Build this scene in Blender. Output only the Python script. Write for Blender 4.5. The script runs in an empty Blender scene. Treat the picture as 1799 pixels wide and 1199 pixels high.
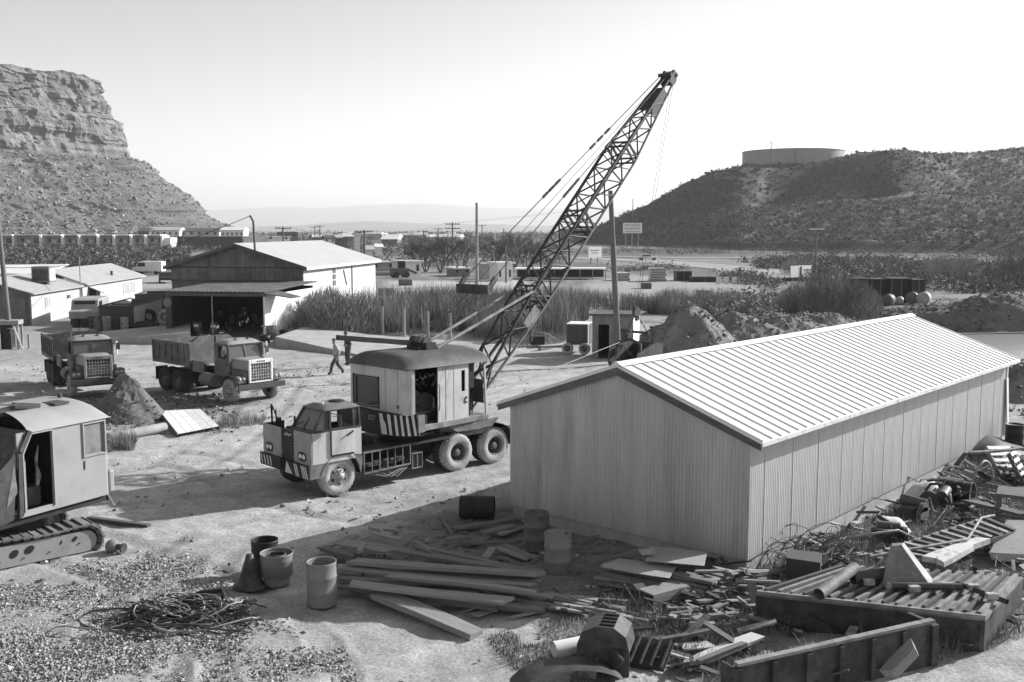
import bpy, bmesh, math, random
import numpy as np
from mathutils import Vector, Matrix, Euler

R = math.radians
random.seed(7)
RNG = np.random.default_rng(11)
SC = bpy.context.scene
COL = SC.collection

# ------------------------------------------------------------------ camera, sky, sun, exposure
FPX, CXP, CYP, HOR = 1820.0, 899.5, 599.5, 401.0
PITCH = math.atan((CYP - HOR) / FPX)
CAMH = 7.4
cam_d = bpy.data.cameras.new('camera'); cam = bpy.data.objects.new('camera', cam_d); COL.objects.link(cam)
cam.location = (0, 0, CAMH); cam.rotation_euler = (math.pi / 2 - PITCH, 0, 0)
cam_d.sensor_width = 36; cam_d.lens = FPX / 1799 * 36; cam_d.clip_start = 0.1; cam_d.clip_end = 80000
SC.camera = cam

SUN_AZ, SUN_EL = R(61.5), R(25.7)              # azimuth clockwise from +Y
wd = bpy.data.worlds.new('World'); SC.world = wd; wd.use_nodes = True
nt = wd.node_tree; nt.nodes.clear()
sky = nt.nodes.new('ShaderNodeTexSky'); sky.sky_type = 'NISHITA'; sky.sun_disc = False
sky.sun_elevation = SUN_EL; sky.sun_rotation = SUN_AZ; sky.altitude = 800
sky.air_density = 1.0; sky.dust_density = 1.3; sky.ozone_density = 1.0
bw = nt.nodes.new('ShaderNodeSeparateColor'); bg = nt.nodes.new('ShaderNodeBackground'); bg.inputs['Strength'].default_value = 0.15
wo = nt.nodes.new('ShaderNodeOutputWorld')
nt.links.new(sky.outputs[0], bw.inputs[0]); nt.links.new(bw.outputs[0], bg.inputs['Color']); nt.links.new(bg.outputs[0], wo.inputs['Surface'])

sd = bpy.data.lights.new('sun', 'SUN'); sd.energy = 5.0; sd.angle = R(0.5); sd.color = (1, 1, 1)
sun = bpy.data.objects.new('sun', sd); COL.objects.link(sun)
sun_vec = Vector((math.sin(SUN_AZ) * math.cos(SUN_EL), math.cos(SUN_AZ) * math.cos(SUN_EL), math.sin(SUN_EL)))
sun.rotation_euler = sun_vec.to_track_quat('Z', 'Y').to_euler(); sun.location = sun_vec * 100

SC.view_settings.view_transform = 'Standard'; SC.view_settings.look = 'None'
SC.view_settings.exposure = 0.80; SC.view_settings.gamma = 1.0; SC.view_settings.use_curve_mapping = False
SC.render.engine = 'CYCLES'
SC.cycles.use_denoising = True
SC.cycles.max_bounces = 5; SC.cycles.diffuse_bounces = 3; SC.cycles.glossy_bounces = 3
SC.cycles.transmission_bounces = 3; SC.cycles.transparent_max_bounces = 6; SC.cycles.volume_bounces = 0
SC.cycles.caustics_reflective = False; SC.cycles.caustics_refractive = False

# ------------------------------------------------------------------ pixel -> place
_c, _s = math.cos(PITCH), math.sin(PITCH)
def ray(px, py):
    x = (px - CXP) / FPX; u = (CYP - py) / FPX
    return Vector((x, _c + u * _s, -_s + u * _c))
def G(px, py, z=0.0):
    r = ray(px, py); t = (z - CAMH) / r.z
    return Vector((r.x * t, r.y * t, z))
def AT(px, py, Y):
    r = ray(px, py); t = Y / r.y
    return Vector((r.x * t, Y, CAMH + r.z * t))
def PXM(Y): return FPX / Y

# ------------------------------------------------------------------ tagging
def T(o, label, cat, group=None):
    o['label'] = label; o['category'] = cat
    if group: o['group'] = group
    return o
def E(name, loc, rz=0.0, label=None, cat=None, group=None):
    o = bpy.data.objects.new(name, None); COL.objects.link(o)
    o.location = loc; o.rotation_euler = (0, 0, rz); o.empty_display_size = 0.3
    if label: T(o, label, cat, group)
    return o
def K(o, kind): o['kind'] = kind; return o
def copy_tree(o, parent=None):
    c = o.copy(); COL.objects.link(c); c.parent = parent
    for ch in [x for x in o.children]: copy_tree(ch, c)
    return c

# ------------------------------------------------------------------ materials (grey values: the photograph is black and white)
MATS = {}
def MAT(name, v, rough=0.85, metal=0.0, var=0.12, sc=2.0, bump=0.0, bsc=30.0, rnd=0.0, dirt=None, dsc=1.5, dthr=0.55, dsoft=0.12, attr=None, aamp=0.4, spec=0.3, stretch=None, trans=0.0):
    if name in MATS: return MATS[name]
    m = bpy.data.materials.new(name); m.use_nodes = True; t = m.node_tree; n = t.nodes; L = t.links
    b = n['Principled BSDF']; b.inputs['Roughness'].default_value = rough; b.inputs['Metallic'].default_value = metal
    b.inputs['Specular IOR Level'].default_value = spec
    tc = n.new('ShaderNodeTexCoord'); src = tc.outputs['Object']
    if stretch:
        mp = n.new('ShaderNodeMapping'); mp.inputs['Scale'].default_value = stretch; L.new(src, mp.inputs['Vector']); src = mp.outputs[0]
    nz = n.new('ShaderNodeTexNoise'); nz.inputs['Scale'].default_value = sc; nz.inputs['Detail'].default_value = 6; nz.inputs['Roughness'].default_value = 0.65
    L.new(src, nz.inputs['Vector'])
    mr = n.new('ShaderNodeMapRange'); mr.inputs[1].default_value = 0.3; mr.inputs[2].default_value = 0.7
    mr.inputs[3].default_value = v * (1 - var); mr.inputs[4].default_value = v * (1 + var); L.new(nz.outputs['Fac'], mr.inputs[0])
    cur = mr.outputs[0]
    def mul(a, lo, hi, src):
        r = n.new('ShaderNodeMapRange'); r.inputs[3].default_value = lo; r.inputs[4].default_value = hi; L.new(src, r.inputs[0])
        q = n.new('ShaderNodeMath'); q.operation = 'MULTIPLY'; L.new(a, q.inputs[0]); L.new(r.outputs[0], q.inputs[1]); return q.outputs[0]
    if rnd:
        oi = n.new('ShaderNodeObjectInfo'); cur = mul(cur, 1 - rnd, 1 + rnd, oi.outputs['Random'])
    if attr:
        at = n.new('ShaderNodeAttribute'); at.attribute_name = attr; cur = mul(cur, 1 - aamp, 1 + aamp, at.outputs['Fac'])
    if dirt is not None:
        n2 = n.new('ShaderNodeTexNoise'); n2.inputs['Scale'].default_value = dsc; n2.inputs['Detail'].default_value = 8; n2.inputs['Roughness'].default_value = 0.7
        L.new(src, n2.inputs['Vector'])
        r2 = n.new('ShaderNodeMapRange'); r2.inputs[1].default_value = dthr - dsoft; r2.inputs[2].default_value = dthr + dsoft; L.new(n2.outputs['Fac'], r2.inputs[0])
        mx = n.new('ShaderNodeMix'); mx.data_type = 'FLOAT'; L.new(r2.outputs[0], mx.inputs[0]); L.new(cur, mx.inputs[2]); mx.inputs[3].default_value = dirt
        cur = mx.outputs[0]
    L.new(cur, b.inputs['Base Color'])
    if bump:
        n3 = n.new('ShaderNodeTexNoise'); n3.inputs['Scale'].default_value = bsc; n3.inputs['Detail'].default_value = 5; L.new(src, n3.inputs['Vector'])
        bp = n.new('ShaderNodeBump'); bp.inputs['Strength'].default_value = bump; bp.inputs['Distance'].default_value = 0.05
        L.new(n3.outputs['Fac'], bp.inputs['Height']); L.new(bp.outputs[0], b.inputs['Normal'])
    MATS[name] = m
    return m

m_galv = MAT('galvanised_sheet', 0.47, 0.5, 0.35, 0.14, 0.9, dirt=0.32, dsc=1.1, dthr=0.6, stretch=(1.6, 1.6, 0.22))
m_roofmetal = MAT('roof_sheet', 0.78, 0.55, 0.1, 0.08, 0.6, dirt=0.62, dsc=0.9, dthr=0.63, stretch=(0.3, 1.4, 0.3))
m_concrete = MAT('concrete', 0.36, 0.9, 0, 0.18, 1.5, bump=0.25, bsc=12, dirt=0.26, dsc=0.8, dthr=0.6)
m_black = MAT('black_grease', 0.025, 0.6, 0, 0.4, 3)
m_dark = MAT('dark_steel', 0.055, 0.55, 0.2, 0.35, 3, dirt=0.10, dsc=4)
m_boom = MAT('boom_steel', 0.045, 0.6, 0.2, 0.4, 3, dirt=0.13, dsc=2.5, dthr=0.6)
m_rust = MAT('rusty_steel', 0.10, 0.8, 0.1, 0.4, 3, bump=0.2, bsc=25, dirt=0.06, dsc=3, rnd=0.25)
m_rustl = MAT('pale_rusty_steel', 0.24, 0.7, 0.2, 0.35, 3, bump=0.2, bsc=25, dirt=0.10, dsc=2, dthr=0.6, rnd=0.2)
m_cream = MAT('cream_paint', 0.54, 0.55, 0, 0.12, 1.2, dirt=0.28, dsc=2.0, dthr=0.62, stretch=(1.2, 1.2, 0.5))
m_creamd = MAT('worn_cream_paint', 0.32, 0.6, 0, 0.14, 1.5, dirt=0.22, dsc=1.8, dthr=0.62)
m_greyp = MAT('grey_paint', 0.22, 0.6, 0, 0.15, 1.5, dirt=0.12, dsc=2)
m_roofd = MAT('dark_roof_paint', 0.075, 0.6, 0, 0.3, 1.3, dirt=0.14, dsc=1.1, dthr=0.58, bump=0.1, bsc=8)
m_white = MAT('white_paint', 0.72, 0.6, 0, 0.06, 1.5, dirt=0.5, dsc=2, dthr=0.68)
m_whitew = MAT('worn_white_paint', 0.62, 0.7, 0, 0.12, 2.5, dirt=0.18, dsc=5, dthr=0.62)
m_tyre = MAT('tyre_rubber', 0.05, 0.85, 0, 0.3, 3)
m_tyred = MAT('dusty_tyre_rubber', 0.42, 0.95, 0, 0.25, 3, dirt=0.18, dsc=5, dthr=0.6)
m_rim = MAT('dusty_rim', 0.14, 0.75, 0.1, 0.4, 5)
m_riml = MAT('pale_rim', 0.42, 0.6, 0.1, 0.25, 6, dirt=0.15, dsc=8)
m_wood = MAT('weathered_board', 0.21, 0.9, 0, 0.25, 6, bump=0.3, bsc=20, rnd=0.35, stretch=(0.25, 3, 3))
m_woodd = MAT('dark_timber', 0.12, 0.9, 0, 0.3, 5, bump=0.3, bsc=15, rnd=0.3, stretch=(0.25, 3, 3))
m_pole = MAT('pole_timber', 0.14, 0.9, 0, 0.25, 4, stretch=(4, 4, 0.3))
m_polel = MAT('pale_pole_timber', 0.27, 0.9, 0, 0.25, 4, stretch=(4, 4, 0.3))
m_drum = MAT('drum_paint', 0.12, 0.6, 0.1, 0.25, 3, dirt=0.07, dsc=4, dthr=0.6, rnd=0.2)
m_druml = MAT('pale_drum_paint', 0.20, 0.6, 0.1, 0.2, 3, dirt=0.12, dsc=3, dthr=0.63)
m_rope = MAT('wire_rope', 0.07, 0.6, 0.3, 0.3, 5)
m_ropel = MAT('pale_wire_rope', 0.30, 0.6, 0.2, 0.3, 5)
m_stone = MAT('gravel_stone', 0.27, 0.95, 0, 0.25, 2, attr='rv', aamp=0.65)
m_rock = MAT('hill_rock', 0.24, 0.95, 0, 0.25, 0.4, attr='rv', aamp=0.5, bump=0.3, bsc=2)
m_scrub = MAT('scrub_twigs', 0.13, 0.95, 0, 0.3, 0.5, attr='rv', aamp=0.6)
m_reed = MAT('dry_reed', 0.21, 0.95, 0, 0.45, 0.3, attr='rv', aamp=0.7)
m_twig = MAT('bare_twigs', 0.17, 0.95, 0, 0.3, 0.5, attr='rv', aamp=0.5)
m_bark = MAT('bark', 0.10, 0.95, 0, 0.3, 3)
m_grass = MAT('dry_weeds', 0.26, 0.95, 0, 0.3, 1.0, attr='rv', aamp=0.6)
m_glass = MAT('window_glass', 0.03, 0.08, 0, 0.2, 1, spec=0.6)
m_soil = MAT('dug_soil', 0.20, 0.95, 0, 0.3, 1.2, bump=0.9, bsc=5, dirt=0.12, dsc=1.0, dthr=0.55)
m_dsoil = MAT('dark_moist_soil', 0.13, 0.95, 0, 0.3, 1.5, bump=0.9, bsc=7, dirt=0.15, dsc=1.5, dthr=0.55)

# ------------------------------------------------------------------ mesh builder
def frame(p0, p1):
    z = (Vector(p1) - Vector(p0)).normalized()
    a = Vector((0, 0, 1)) if abs(z.z) < 0.95 else Vector((1, 0, 0))
    x = a.cross(z).normalized(); y = z.cross(x)
    return x, y, z
class MB:
    def __init__(s): s.v = []; s.f = []; s.sm = []; s.mi = []; s.cm = 0
    def add(s, vs, fs, sm=False):
        b = len(s.v); s.v += [tuple(v) for v in vs]
        for f in fs: s.f.append([b + i for i in f]); s.sm.append(sm); s.mi.append(s.cm)
        return s
    def box(s, lo, hi, M=None):
        (a, b, c), (d, e, f) = lo, hi
        vs = [(a, b, c), (d, b, c), (d, e, c), (a, e, c), (a, b, f), (d, b, f), (d, e, f), (a, e, f)]
        if M is not None: vs = [M @ Vector(v) for v in vs]
        return s.add(vs, [(0, 3, 2, 1), (4, 5, 6, 7), (0, 1, 5, 4), (1, 2, 6, 5), (2, 3, 7, 6), (3, 0, 4, 7)])
    def hexa(s, vs):      # 8 corners: bottom ring then top ring
        return s.add(vs, [(0, 3, 2, 1), (4, 5, 6, 7), (0, 1, 5, 4), (1, 2, 6, 5), (2, 3, 7, 6), (3, 0, 4, 7)])
    def bar(s, p0, p1, w, h=None, up=None):
        h = h or w; p0, p1 = Vector(p0), Vector(p1)
        if up is None: x, y, z = frame(p0, p1)
        else:
            z = (p1 - p0).normalized(); x = Vector(up).cross(z).normalized(); y = z.cross(x)
        o = [(-w / 2, -h / 2), (w / 2, -h / 2), (w / 2, h / 2), (-w / 2, h / 2)]
        return s.hexa([p0 + x * a + y * b for a, b in o] + [p1 + x * a + y * b for a, b in o])
    def tube(s, pts, r, n=8, closed=False, caps=True, sm=True):
        pts = [Vector(p) for p in pts]; m = len(pts)
        rs = r if isinstance(r, (list, tuple)) else [r] * m
        vs = []; px = None
        for i, p in enumerate(pts):
            a = pts[(i - 1) % m] if (closed or i > 0) else p
            b = pts[(i + 1) % m] if (closed or i < m - 1) else p
            z = (b - a).normalized()
            if px is None: x, y, z = frame(a, b)
            else:
                x = (px - z * px.dot(z)); x = x.normalized() if x.length > 1e-6 else frame(a, b)[0]; y = z.cross(x)
            px = x
            for k in range(n):
                t = 2 * math.pi * k / n; vs.append(p + (x * math.cos(t) + y * math.sin(t)) * rs[i])
        fs = []
        for i in range(m if closed else m - 1):
            j = (i + 1) % m
            for k in range(n): fs.append((i * n + k, i * n + (k + 1) % n, j * n + (k + 1) % n, j * n + k))
        s.add(vs, fs, sm)
        if caps and not closed:
            s.add(vs[:n], [tuple(range(n))[::-1]]); s.add(vs[-n:], [tuple(range(n))])
        return s
    def cyl(s, p0, p1, r0, r1=None, n=16, caps=True, sm=True): return s.tube([p0, p1], [r0, r0 if r1 is None else r1], n, caps=caps, sm=sm)
    def lathe(s, prof, n=24, M=None, sm=True, closed=False):
        vs = []; m = len(prof)
        for r, z in prof:
            for k in range(n):
                t = 2 * math.pi * k / n; vs.append(Vector((r * math.cos(t), r * math.sin(t), z)))
        if M is not None: vs = [M @ v for v in vs]
        fs = []
        for i in range(m if closed else m - 1):
            j = (i + 1) % m
            for k in range(n): fs.append((i * n + k, i * n + (k + 1) % n, j * n + (k + 1) % n, j * n + k))
        return s.add(vs, fs, sm)
    def prism(s, poly, ax, a0, a1, M=None):
        n = len(poly)
        def mk(p, a): return {'x': (a, p[0], p[1]), 'y': (p[0], a, p[1]), 'z': (p[0], p[1], a)}[ax]
        vs = [mk(p, a0) for p in poly] + [mk(p, a1) for p in poly]
        if M is not None: vs = [M @ Vector(v) for v in vs]
        return s.add(vs, [tuple(range(n))[::-1], tuple(range(n, 2 * n))] + [(i, (i + 1) % n, n + (i + 1) % n, n + i) for i in range(n)])
    def wall(s, u0, u1, z0, z1, holes, place, t):
        """wall sheet in (u, z) with rectangular holes; place(u, z, d) -> point, d = depth 0..t"""
        us = sorted({u0, u1, *[h[0] for h in holes], *[h[1] for h in holes]}); zs = sorted({z0, z1, *[h[2] for h in holes], *[h[3] for h in holes]})
        for i in range(len(us) - 1):
            for j in range(len(zs) - 1):
                cu, cz = (us[i] + us[i + 1]) / 2, (zs[j] + zs[j + 1]) / 2
                if any(h[0] < cu < h[1] and h[2] < cz < h[3] for h in holes): continue
                a, b, c, d = us[i], us[i + 1], zs[j], zs[j + 1]
                s.hexa([place(a, c, 0), place(b, c, 0), place(b, c, t), place(a, c, t), place(a, d, 0), place(b, d, 0), place(b, d, t), place(a, d, t)])
        return s
    def grid(s, fn, nu, nv, sm=True, flip=False):
        vs = [fn(i / nu, j / nv) for i in range(nu + 1) for j in range(nv + 1)]
        fs = []
        for i in range(nu):
            for j in range(nv):
                a = i * (nv + 1) + j; q = (a, a + nv + 1, a + nv + 2, a + 1); fs.append(q[::-1] if flip else q)
        return s.add(vs, fs, sm)
    def obj(s, name, mat, parent=None, loc=None, rot=None, bevel=0.0, kind=None, recalc=True):
        me = bpy.data.meshes.new(name); me.from_pydata(s.v, [], s.f)
        for p, q, k in zip(me.polygons, s.sm, s.mi): p.use_smooth = q; p.material_index = k
        for q in (mat if isinstance(mat, (list, tuple)) else [mat]): me.materials.append(q)
        if recalc:
            b = bmesh.new(); b.from_mesh(me); bmesh.ops.recalc_face_normals(b, faces=b.faces); b.to_mesh(me); b.free()
        o = bpy.data.objects.new(name, me); COL.objects.link(o)
        if parent is not None: o.parent = parent
        if loc is not None: o.location = loc
        if rot is not None: o.rotation_euler = rot if isinstance(rot, (tuple, list, Euler)) else (0, 0, rot)
        if bevel:
            d = o.modifiers.new('edge', 'BEVEL'); d.width = bevel; d.segments = 2; d.limit_method = 'ANGLE'; d.angle_limit = R(40)
        if kind: o['kind'] = kind
        return o
def dup(o, parent=None, loc=None, rot=None, scale=None):
    c = o.copy(); COL.objects.link(c)
    c.parent = parent
    if loc is not None: c.location = loc
    if rot is not None: c.rotation_euler = rot
    if scale is not None: c.scale = scale
    return c
def np_mesh(name, V, F, mat, attrs=None, smooth=False, parent=None):
    V = np.asarray(V, dtype=np.float32); F = np.asarray(F, dtype=np.int32); k = F.shape[1]
    me = bpy.data.meshes.new(name); me.vertices.add(len(V)); me.vertices.foreach_set('co', V.ravel())
    me.loops.add(F.size); me.loops.foreach_set('vertex_index', F.ravel())
    me.polygons.add(len(F)); me.polygons.foreach_set('loop_start', np.arange(0, F.size, k, dtype=np.int32))
    me.polygons.foreach_set('use_smooth', np.full(len(F), smooth))
    me.update(calc_edges=True)
    for an, av in (attrs or {}).items():
        a = me.attributes.new(an, 'FLOAT', 'POINT'); a.data.foreach_set('value', np.asarray(av, dtype=np.float32))
    me.materials.append(mat); me.validate()
    o = bpy.data.objects.new(name, me); COL.objects.link(o)
    if parent is not None: o.parent = parent
    return o

# ------------------------------------------------------------------ numpy noise
def _hash(ix, iy, seed):
    h = (ix.astype(np.int64) * 374761393 + iy.astype(np.int64) * 668265263 + seed * 1442695041) & 0xFFFFFFFF
    h = ((h ^ (h >> 13)) * 1274126177) & 0xFFFFFFFF
    return ((h ^ (h >> 16)) & 0xFFFFFF) / float(0xFFFFFF)
def vnoise(x, y, seed=0):
    ix, iy = np.floor(x), np.floor(y); fx, fy = x - ix, y - iy
    fx, fy = fx * fx * (3 - 2 * fx), fy * fy * (3 - 2 * fy)
    a, b = _hash(ix, iy, seed), _hash(ix + 1, iy, seed); c, d = _hash(ix, iy + 1, seed), _hash(ix + 1, iy + 1, seed)
    return (a + (b - a) * fx) * (1 - fy) + (c + (d - c) * fx) * fy
def fbm(x, y, seed=0, oct=4):
    r = 0; a = 1; t = 0
    for o in range(oct): r = r + a * vnoise(x * 2 ** o + 17.3 * o, y * 2 ** o - 9.1 * o, seed + o); t += a; a *= 0.5
    return r / t
def inpoly(x, y, poly):
    r = np.zeros(np.shape(x), bool); n = len(poly)
    for i in range(n):
        (x0, y0), (x1, y1) = poly[i], poly[(i + 1) % n]
        c = ((y0 > y) != (y1 > y)) & (x < (x1 - x0) * (y - y0) / (y1 - y0 + 1e-12) + x0)
        r ^= c
    return r
def gpoly(pts): return [tuple(G(*p)[:2]) for p in pts]

# ------------------------------------------------------------------ scatters (uncountable stuff)
OCT_V = np.array([(1, 0, 0), (-1, 0, 0), (0, 1, 0), (0, -1, 0), (0, 0, 1), (0, 0, -1)], float)
OCT_F = np.array([(0, 2, 4), (2, 1, 4), (1, 3, 4), (3, 0, 4), (2, 0, 5), (1, 2, 5), (3, 1, 5), (0, 3, 5)])
def rocks(name, P, S, mat, flat=0.7, sink=0.3, parent=None):
    n = len(P); P = np.asarray(P, float); S = np.asarray(S, float)
    v = OCT_V[None] * RNG.uniform(0.55, 1.25, (n, 6, 3)) + RNG.normal(0, 0.18, (n, 6, 3))
    a = RNG.uniform(0, 6.283, n); ca, sa = np.cos(a)[:, None], np.sin(a)[:, None]
    x, y = v[..., 0] * ca - v[..., 1] * sa, v[..., 0] * sa + v[..., 1] * ca
    v = np.stack([x, y, v[..., 2] * flat + (flat - sink)], -1) * S[:, None, None] * 0.5 + P[:, None]
    F = (OCT_F[None] + (np.arange(n) * 6)[:, None, None]).reshape(-1, 3)
    rv = np.repeat(RNG.uniform(0, 1, n), 6)
    return np_mesh(name, v.reshape(-1, 3), F, mat, {'rv': rv}, parent=parent)
def tufts(name, P, S, mat, nb=16, wid=0.11, up=0.55, parent=None, tall=1.0):
    """clumps of small leaf/twig triangles in a dome over each point"""
    P = np.asarray(P, float); S = np.asarray(S, float); n = len(P)
    d = RNG.normal(0, 1, (n, nb, 3)); d[..., 2] = np.abs(d[..., 2]) * up * 1.6; d /= np.linalg.norm(d, axis=-1, keepdims=True)
    rad = RNG.uniform(0.25, 1, (n, nb, 1)) ** 0.6
    c = d * rad * np.array([0.5, 0.5, tall])
    w = RNG.normal(0, 1, (n, nb, 3, 3)) * wid
    tri = (c[:, :, None] + w) * S[:, None, None, None]
    tri[..., 2] = np.abs(tri[..., 2]) - 0.03
    tri += P[:, None, None]
    V = tri.reshape(-1, 3); F = np.arange(len(V)).reshape(-1, 3)
    rv = np.repeat(np.clip(RNG.uniform(0, 1, (n, 1)) * 0.7 + RNG.uniform(0, 0.3, (n, nb)), 0, 1).ravel(), 3)
    return np_mesh(name, V, F, mat, {'rv': rv}, parent=parent)
def blades(name, P, Hh, mat, w=0.03, lean=0.25, nseg=2, parent=None, dirs=None):
    """thin upright bent blades"""
    P = np.asarray(P, float); n = len(P); Hh = np.asarray(Hh, float)
    a = RNG.uniform(0, 6.283, n); l = np.abs(RNG.normal(0, lean, n)) * Hh
    dx, dy = np.cos(a) * l, np.sin(a) * l
    if dirs is not None: dx, dy = dirs[:, 0] * Hh, dirs[:, 1] * Hh
    b = RNG.uniform(0, 6.283, n); wx, wy = np.cos(b) * w / 2, np.sin(b) * w / 2
    rows = []
    for i in range(nseg + 1):
        t = i / nseg; k = 1 - 0.85 * t
        cx, cy, cz = P[:, 0] + dx * t * t, P[:, 1] + dy * t * t, P[:, 2] + Hh * (t - 0.25 * t * t * (l / (Hh + 1e-6)))
        rows.append(np.stack([cx - wx * k, cy - wy * k, cz], -1)); rows.append(np.stack([cx + wx * k, cy + wy * k, cz], -1))
    V = np.stack(rows, 1); m = 2 * (nseg + 1)
    q = np.array([(2 * i, 2 * i + 1, 2 * i + 3, 2 * i + 2) for i in range(nseg)])
    F = (q[None] + (np.arange(n) * m)[:, None, None]).reshape(-1, 4)
    rv = np.repeat(np.clip(.45 * RNG.uniform(0, 1, n) + .9 * (fbm(P[:, 0] / 1.1, P[:, 1] / 1.1, 19, 3) - .3), 0, 1), m)
    return np_mesh(name, V.reshape(-1, 3), F, mat, {'rv': rv}, parent=parent)
# ================================================================== THE SETTING
def interp(x, xs, ys): return np.interp(x, xs, ys)
POND_R = gpoly([(1480, 566), (1560, 556), (1660, 563), (1799, 576), (1900, 590), (1900, 645), (1780, 660), (1650, 640), (1500, 600)])
POND_L = gpoly([(640, 588), (800, 588), (1000, 575), (1180, 562), (1290, 556), (1300, 566), (1150, 585), (1010, 598), (900, 604), (780, 602)])
LOT_A = gpoly([(600, 535), (700, 494), (830, 490), (980, 500), (940, 512), (800, 520), (640, 540)])
LOT_B = gpoly([(1000, 505), (1100, 482), (1330, 500), (1350, 530), (1230, 540), (1120, 520)])
LOT_C = gpoly([(170, 500), (215, 488), (330, 484), (330, 506), (200, 512)])
MUD_SHADE = gpoly([(60, 700), (130, 690), (330, 685), (430, 700), (420, 725), (330, 745), (230, 755), (190, 730), (60, 712)])  # churned soil; most of its dark tone is the trucks' shadow, painted in
JUNK = gpoly([(1040, 1040), (1180, 990), (1330, 1000), (1560, 900), (1720, 800), (1900, 790), (1900, 1100), (1720, 1150), (1250, 1230), (1130, 1160)])
GRAV = gpoly([(-200, 1030), (30, 1010), (180, 975), (330, 930), (420, 960), (400, 1050), (470, 1090), (600, 1120), (640, 1230), (-300, 1240)])

def soft(x, y, poly, w):
    """soft inside mask of a polygon with ragged border"""
    j = (fbm(x / w, y / w, 5, 3) - 0.5) * 2 * w; k = (fbm(x / w + 40, y / w, 9, 3) - 0.5) * 2 * w
    r = 0
    for ox, oy in ((0, 0), (w * .5, 0), (-w * .5, 0), (0, w * .5), (0, -w * .5)): r = r + inpoly(x + j + ox, y + k + oy, poly)
    return r / 5.0

ths = np.concatenate([np.linspace(-100, -34, 24, endpoint=False), np.linspace(-34, 34, 300), np.linspace(34, 100, 25)[1:]])
rs = np.concatenate([np.geomspace(2.5, 12, 20, endpoint=False), np.geomspace(12, 130, 300, endpoint=False), np.geomspace(130, 30000, 110)])
TH, RR = np.meshgrid(np.radians(ths), rs)
gx, gy = np.sin(TH) * RR, np.cos(TH) * RR
near = np.clip((260 - RR) / 160, 0, 1)
gz = ((fbm(gx / 3.1, gy / 3.1, 1, 5) - 0.5) * 0.16 + (fbm(gx / 0.5, gy / 0.5, 2, 2) - 0.5) * 0.04) * near
pond = np.maximum(soft(gx, gy, POND_R, 1.5), soft(gx, gy, POND_L, 1.2))
gz -= pond * 0.35
gz += np.where(RR > 400, (fbm(gx / 180, gy / 180, 3, 4) - 0.5) * 5 * np.clip((RR - 400) / 800, 0, 1), 0) - np.clip((RR - 350) / 3000, 0, 1) * 8
# wheel ruts through the yard, running towards the gate on the left
su = gx * 0.80 + gy * 0.60; sv = -gx * 0.60 + gy * 0.80
rut = fbm(su / 9, sv / 0.55, 4, 3)
yard = np.clip((66 - gy) / 8, 0, 1)
gz += (rut - 0.5) * 0.10 * yard * near
alb = 0.38 * (0.80 + 0.42 * fbm(gx / 5, gy / 5, 6, 5)) * (0.86 + 0.28 * rut)
alb = np.where(gy > 62, alb * (1 - 0.25 * np.clip((gy - 62) / 15, 0, 1)), alb)
def track_dist(pts, off):
    d = np.full(gx.shape, 9.0); P = [np.array(G(*p)[:2]) for p in pts]; Q = []
    for i in range(len(P) - 1):
        for k in range(6): Q.append(P[i] + (P[i + 1] - P[i]) * k / 6)
    Q.append(P[-1]); Q = np.array(Q); 
    for _ in range(3): Q[1:-1] = (Q[:-2] + Q[1:-1] * 2 + Q[2:]) / 4
    for i in range(len(Q) - 1):
        t_ = Q[i + 1] - Q[i]; L2 = t_ @ t_; u_ = np.clip(((gx - Q[i][0]) * t_[0] + (gy - Q[i][1]) * t_[1]) / L2, 0, 1); d = np.minimum(d, np.hypot(gx - Q[i][0] - u_ * t_[0], gy - Q[i][1] - u_ * t_[1]))
    return np.abs(d - off)
for pts, off in (([(-80, 930), (150, 880), (420, 850), (640, 905), (880, 880)], .95), ([(120, 830), (330, 800), (560, 905), (900, 830)], .9), ([(-50, 720), (150, 650), (420, 640), (640, 700), (900, 660), (1000, 650)], 1.0), ([(520, 640), (420, 760), (300, 830), (60, 870)], .95), ([(200, 1199), (330, 960), (560, 910), (800, 880)], .9), ([(0, 640), (260, 625), (520, 650), (760, 640)], .95), ([(500, 1199), (450, 1100), (330, 1020), (120, 960)], .95)):
    q_ = np.clip(1 - track_dist(pts, off) / .30, 0, 1) * (0.4 + .6 * (fbm(gx / 2.5, gy / 2.5, 15, 3) > .42)); gz -= q_ * 0.05; alb = alb * (1 - .20 * q_)
    e_ = np.clip(1 - np.abs(track_dist(pts, off) - .36) / .12, 0, 1); gz += e_ * 0.025
veg = np.clip((RR - 85) / 20, 0, 1) * (0.35 + 0.65 * (fbm(gx / 14, gy / 14, 21, 4) > 0.47))
alb = alb * (1 - 0.45 * veg)
def put(mask, val):
    global alb
    alb = alb * (1 - mask) + val * mask
put(soft(gx, gy, LOT_A, 2.0), 0.46); put(soft(gx, gy, LOT_B, 2.0), 0.34); put(soft(gx, gy, LOT_C, 2.0), 0.34)
put(soft(gx, gy, gpoly([(1000, 458), (1300, 452), (1950, 464), (1950, 436), (1300, 434), (960, 440)]), 6.0) * .8, .13); put(soft(gx, gy, gpoly([(1330, 480), (1950, 530), (1950, 466), (1500, 458), (1330, 458)]), 4.0) * .6, .17); put(soft(gx, gy, gpoly([(600, 950), (900, 870), (1330, 1000), (1300, 1080), (1000, 1095), (560, 1060)]), 1.0) * .75, 0.17); put(soft(gx, gy, MUD_SHADE, 1.2) * 0.75, 0.15); put(soft(gx, gy, JUNK, 0.9) * 0.55, 0.22); put(pond * 0.7, 0.20)  # lumber patch: chip-dark soil, its albedo also lowered to deepen the shed shadow
grav = soft(gx, gy, GRAV, 0.9); put(grav * 0.5, 0.27)
nr, nt_ = gx.shape
idx = np.arange(nr * nt_).reshape(nr, nt_)
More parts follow.
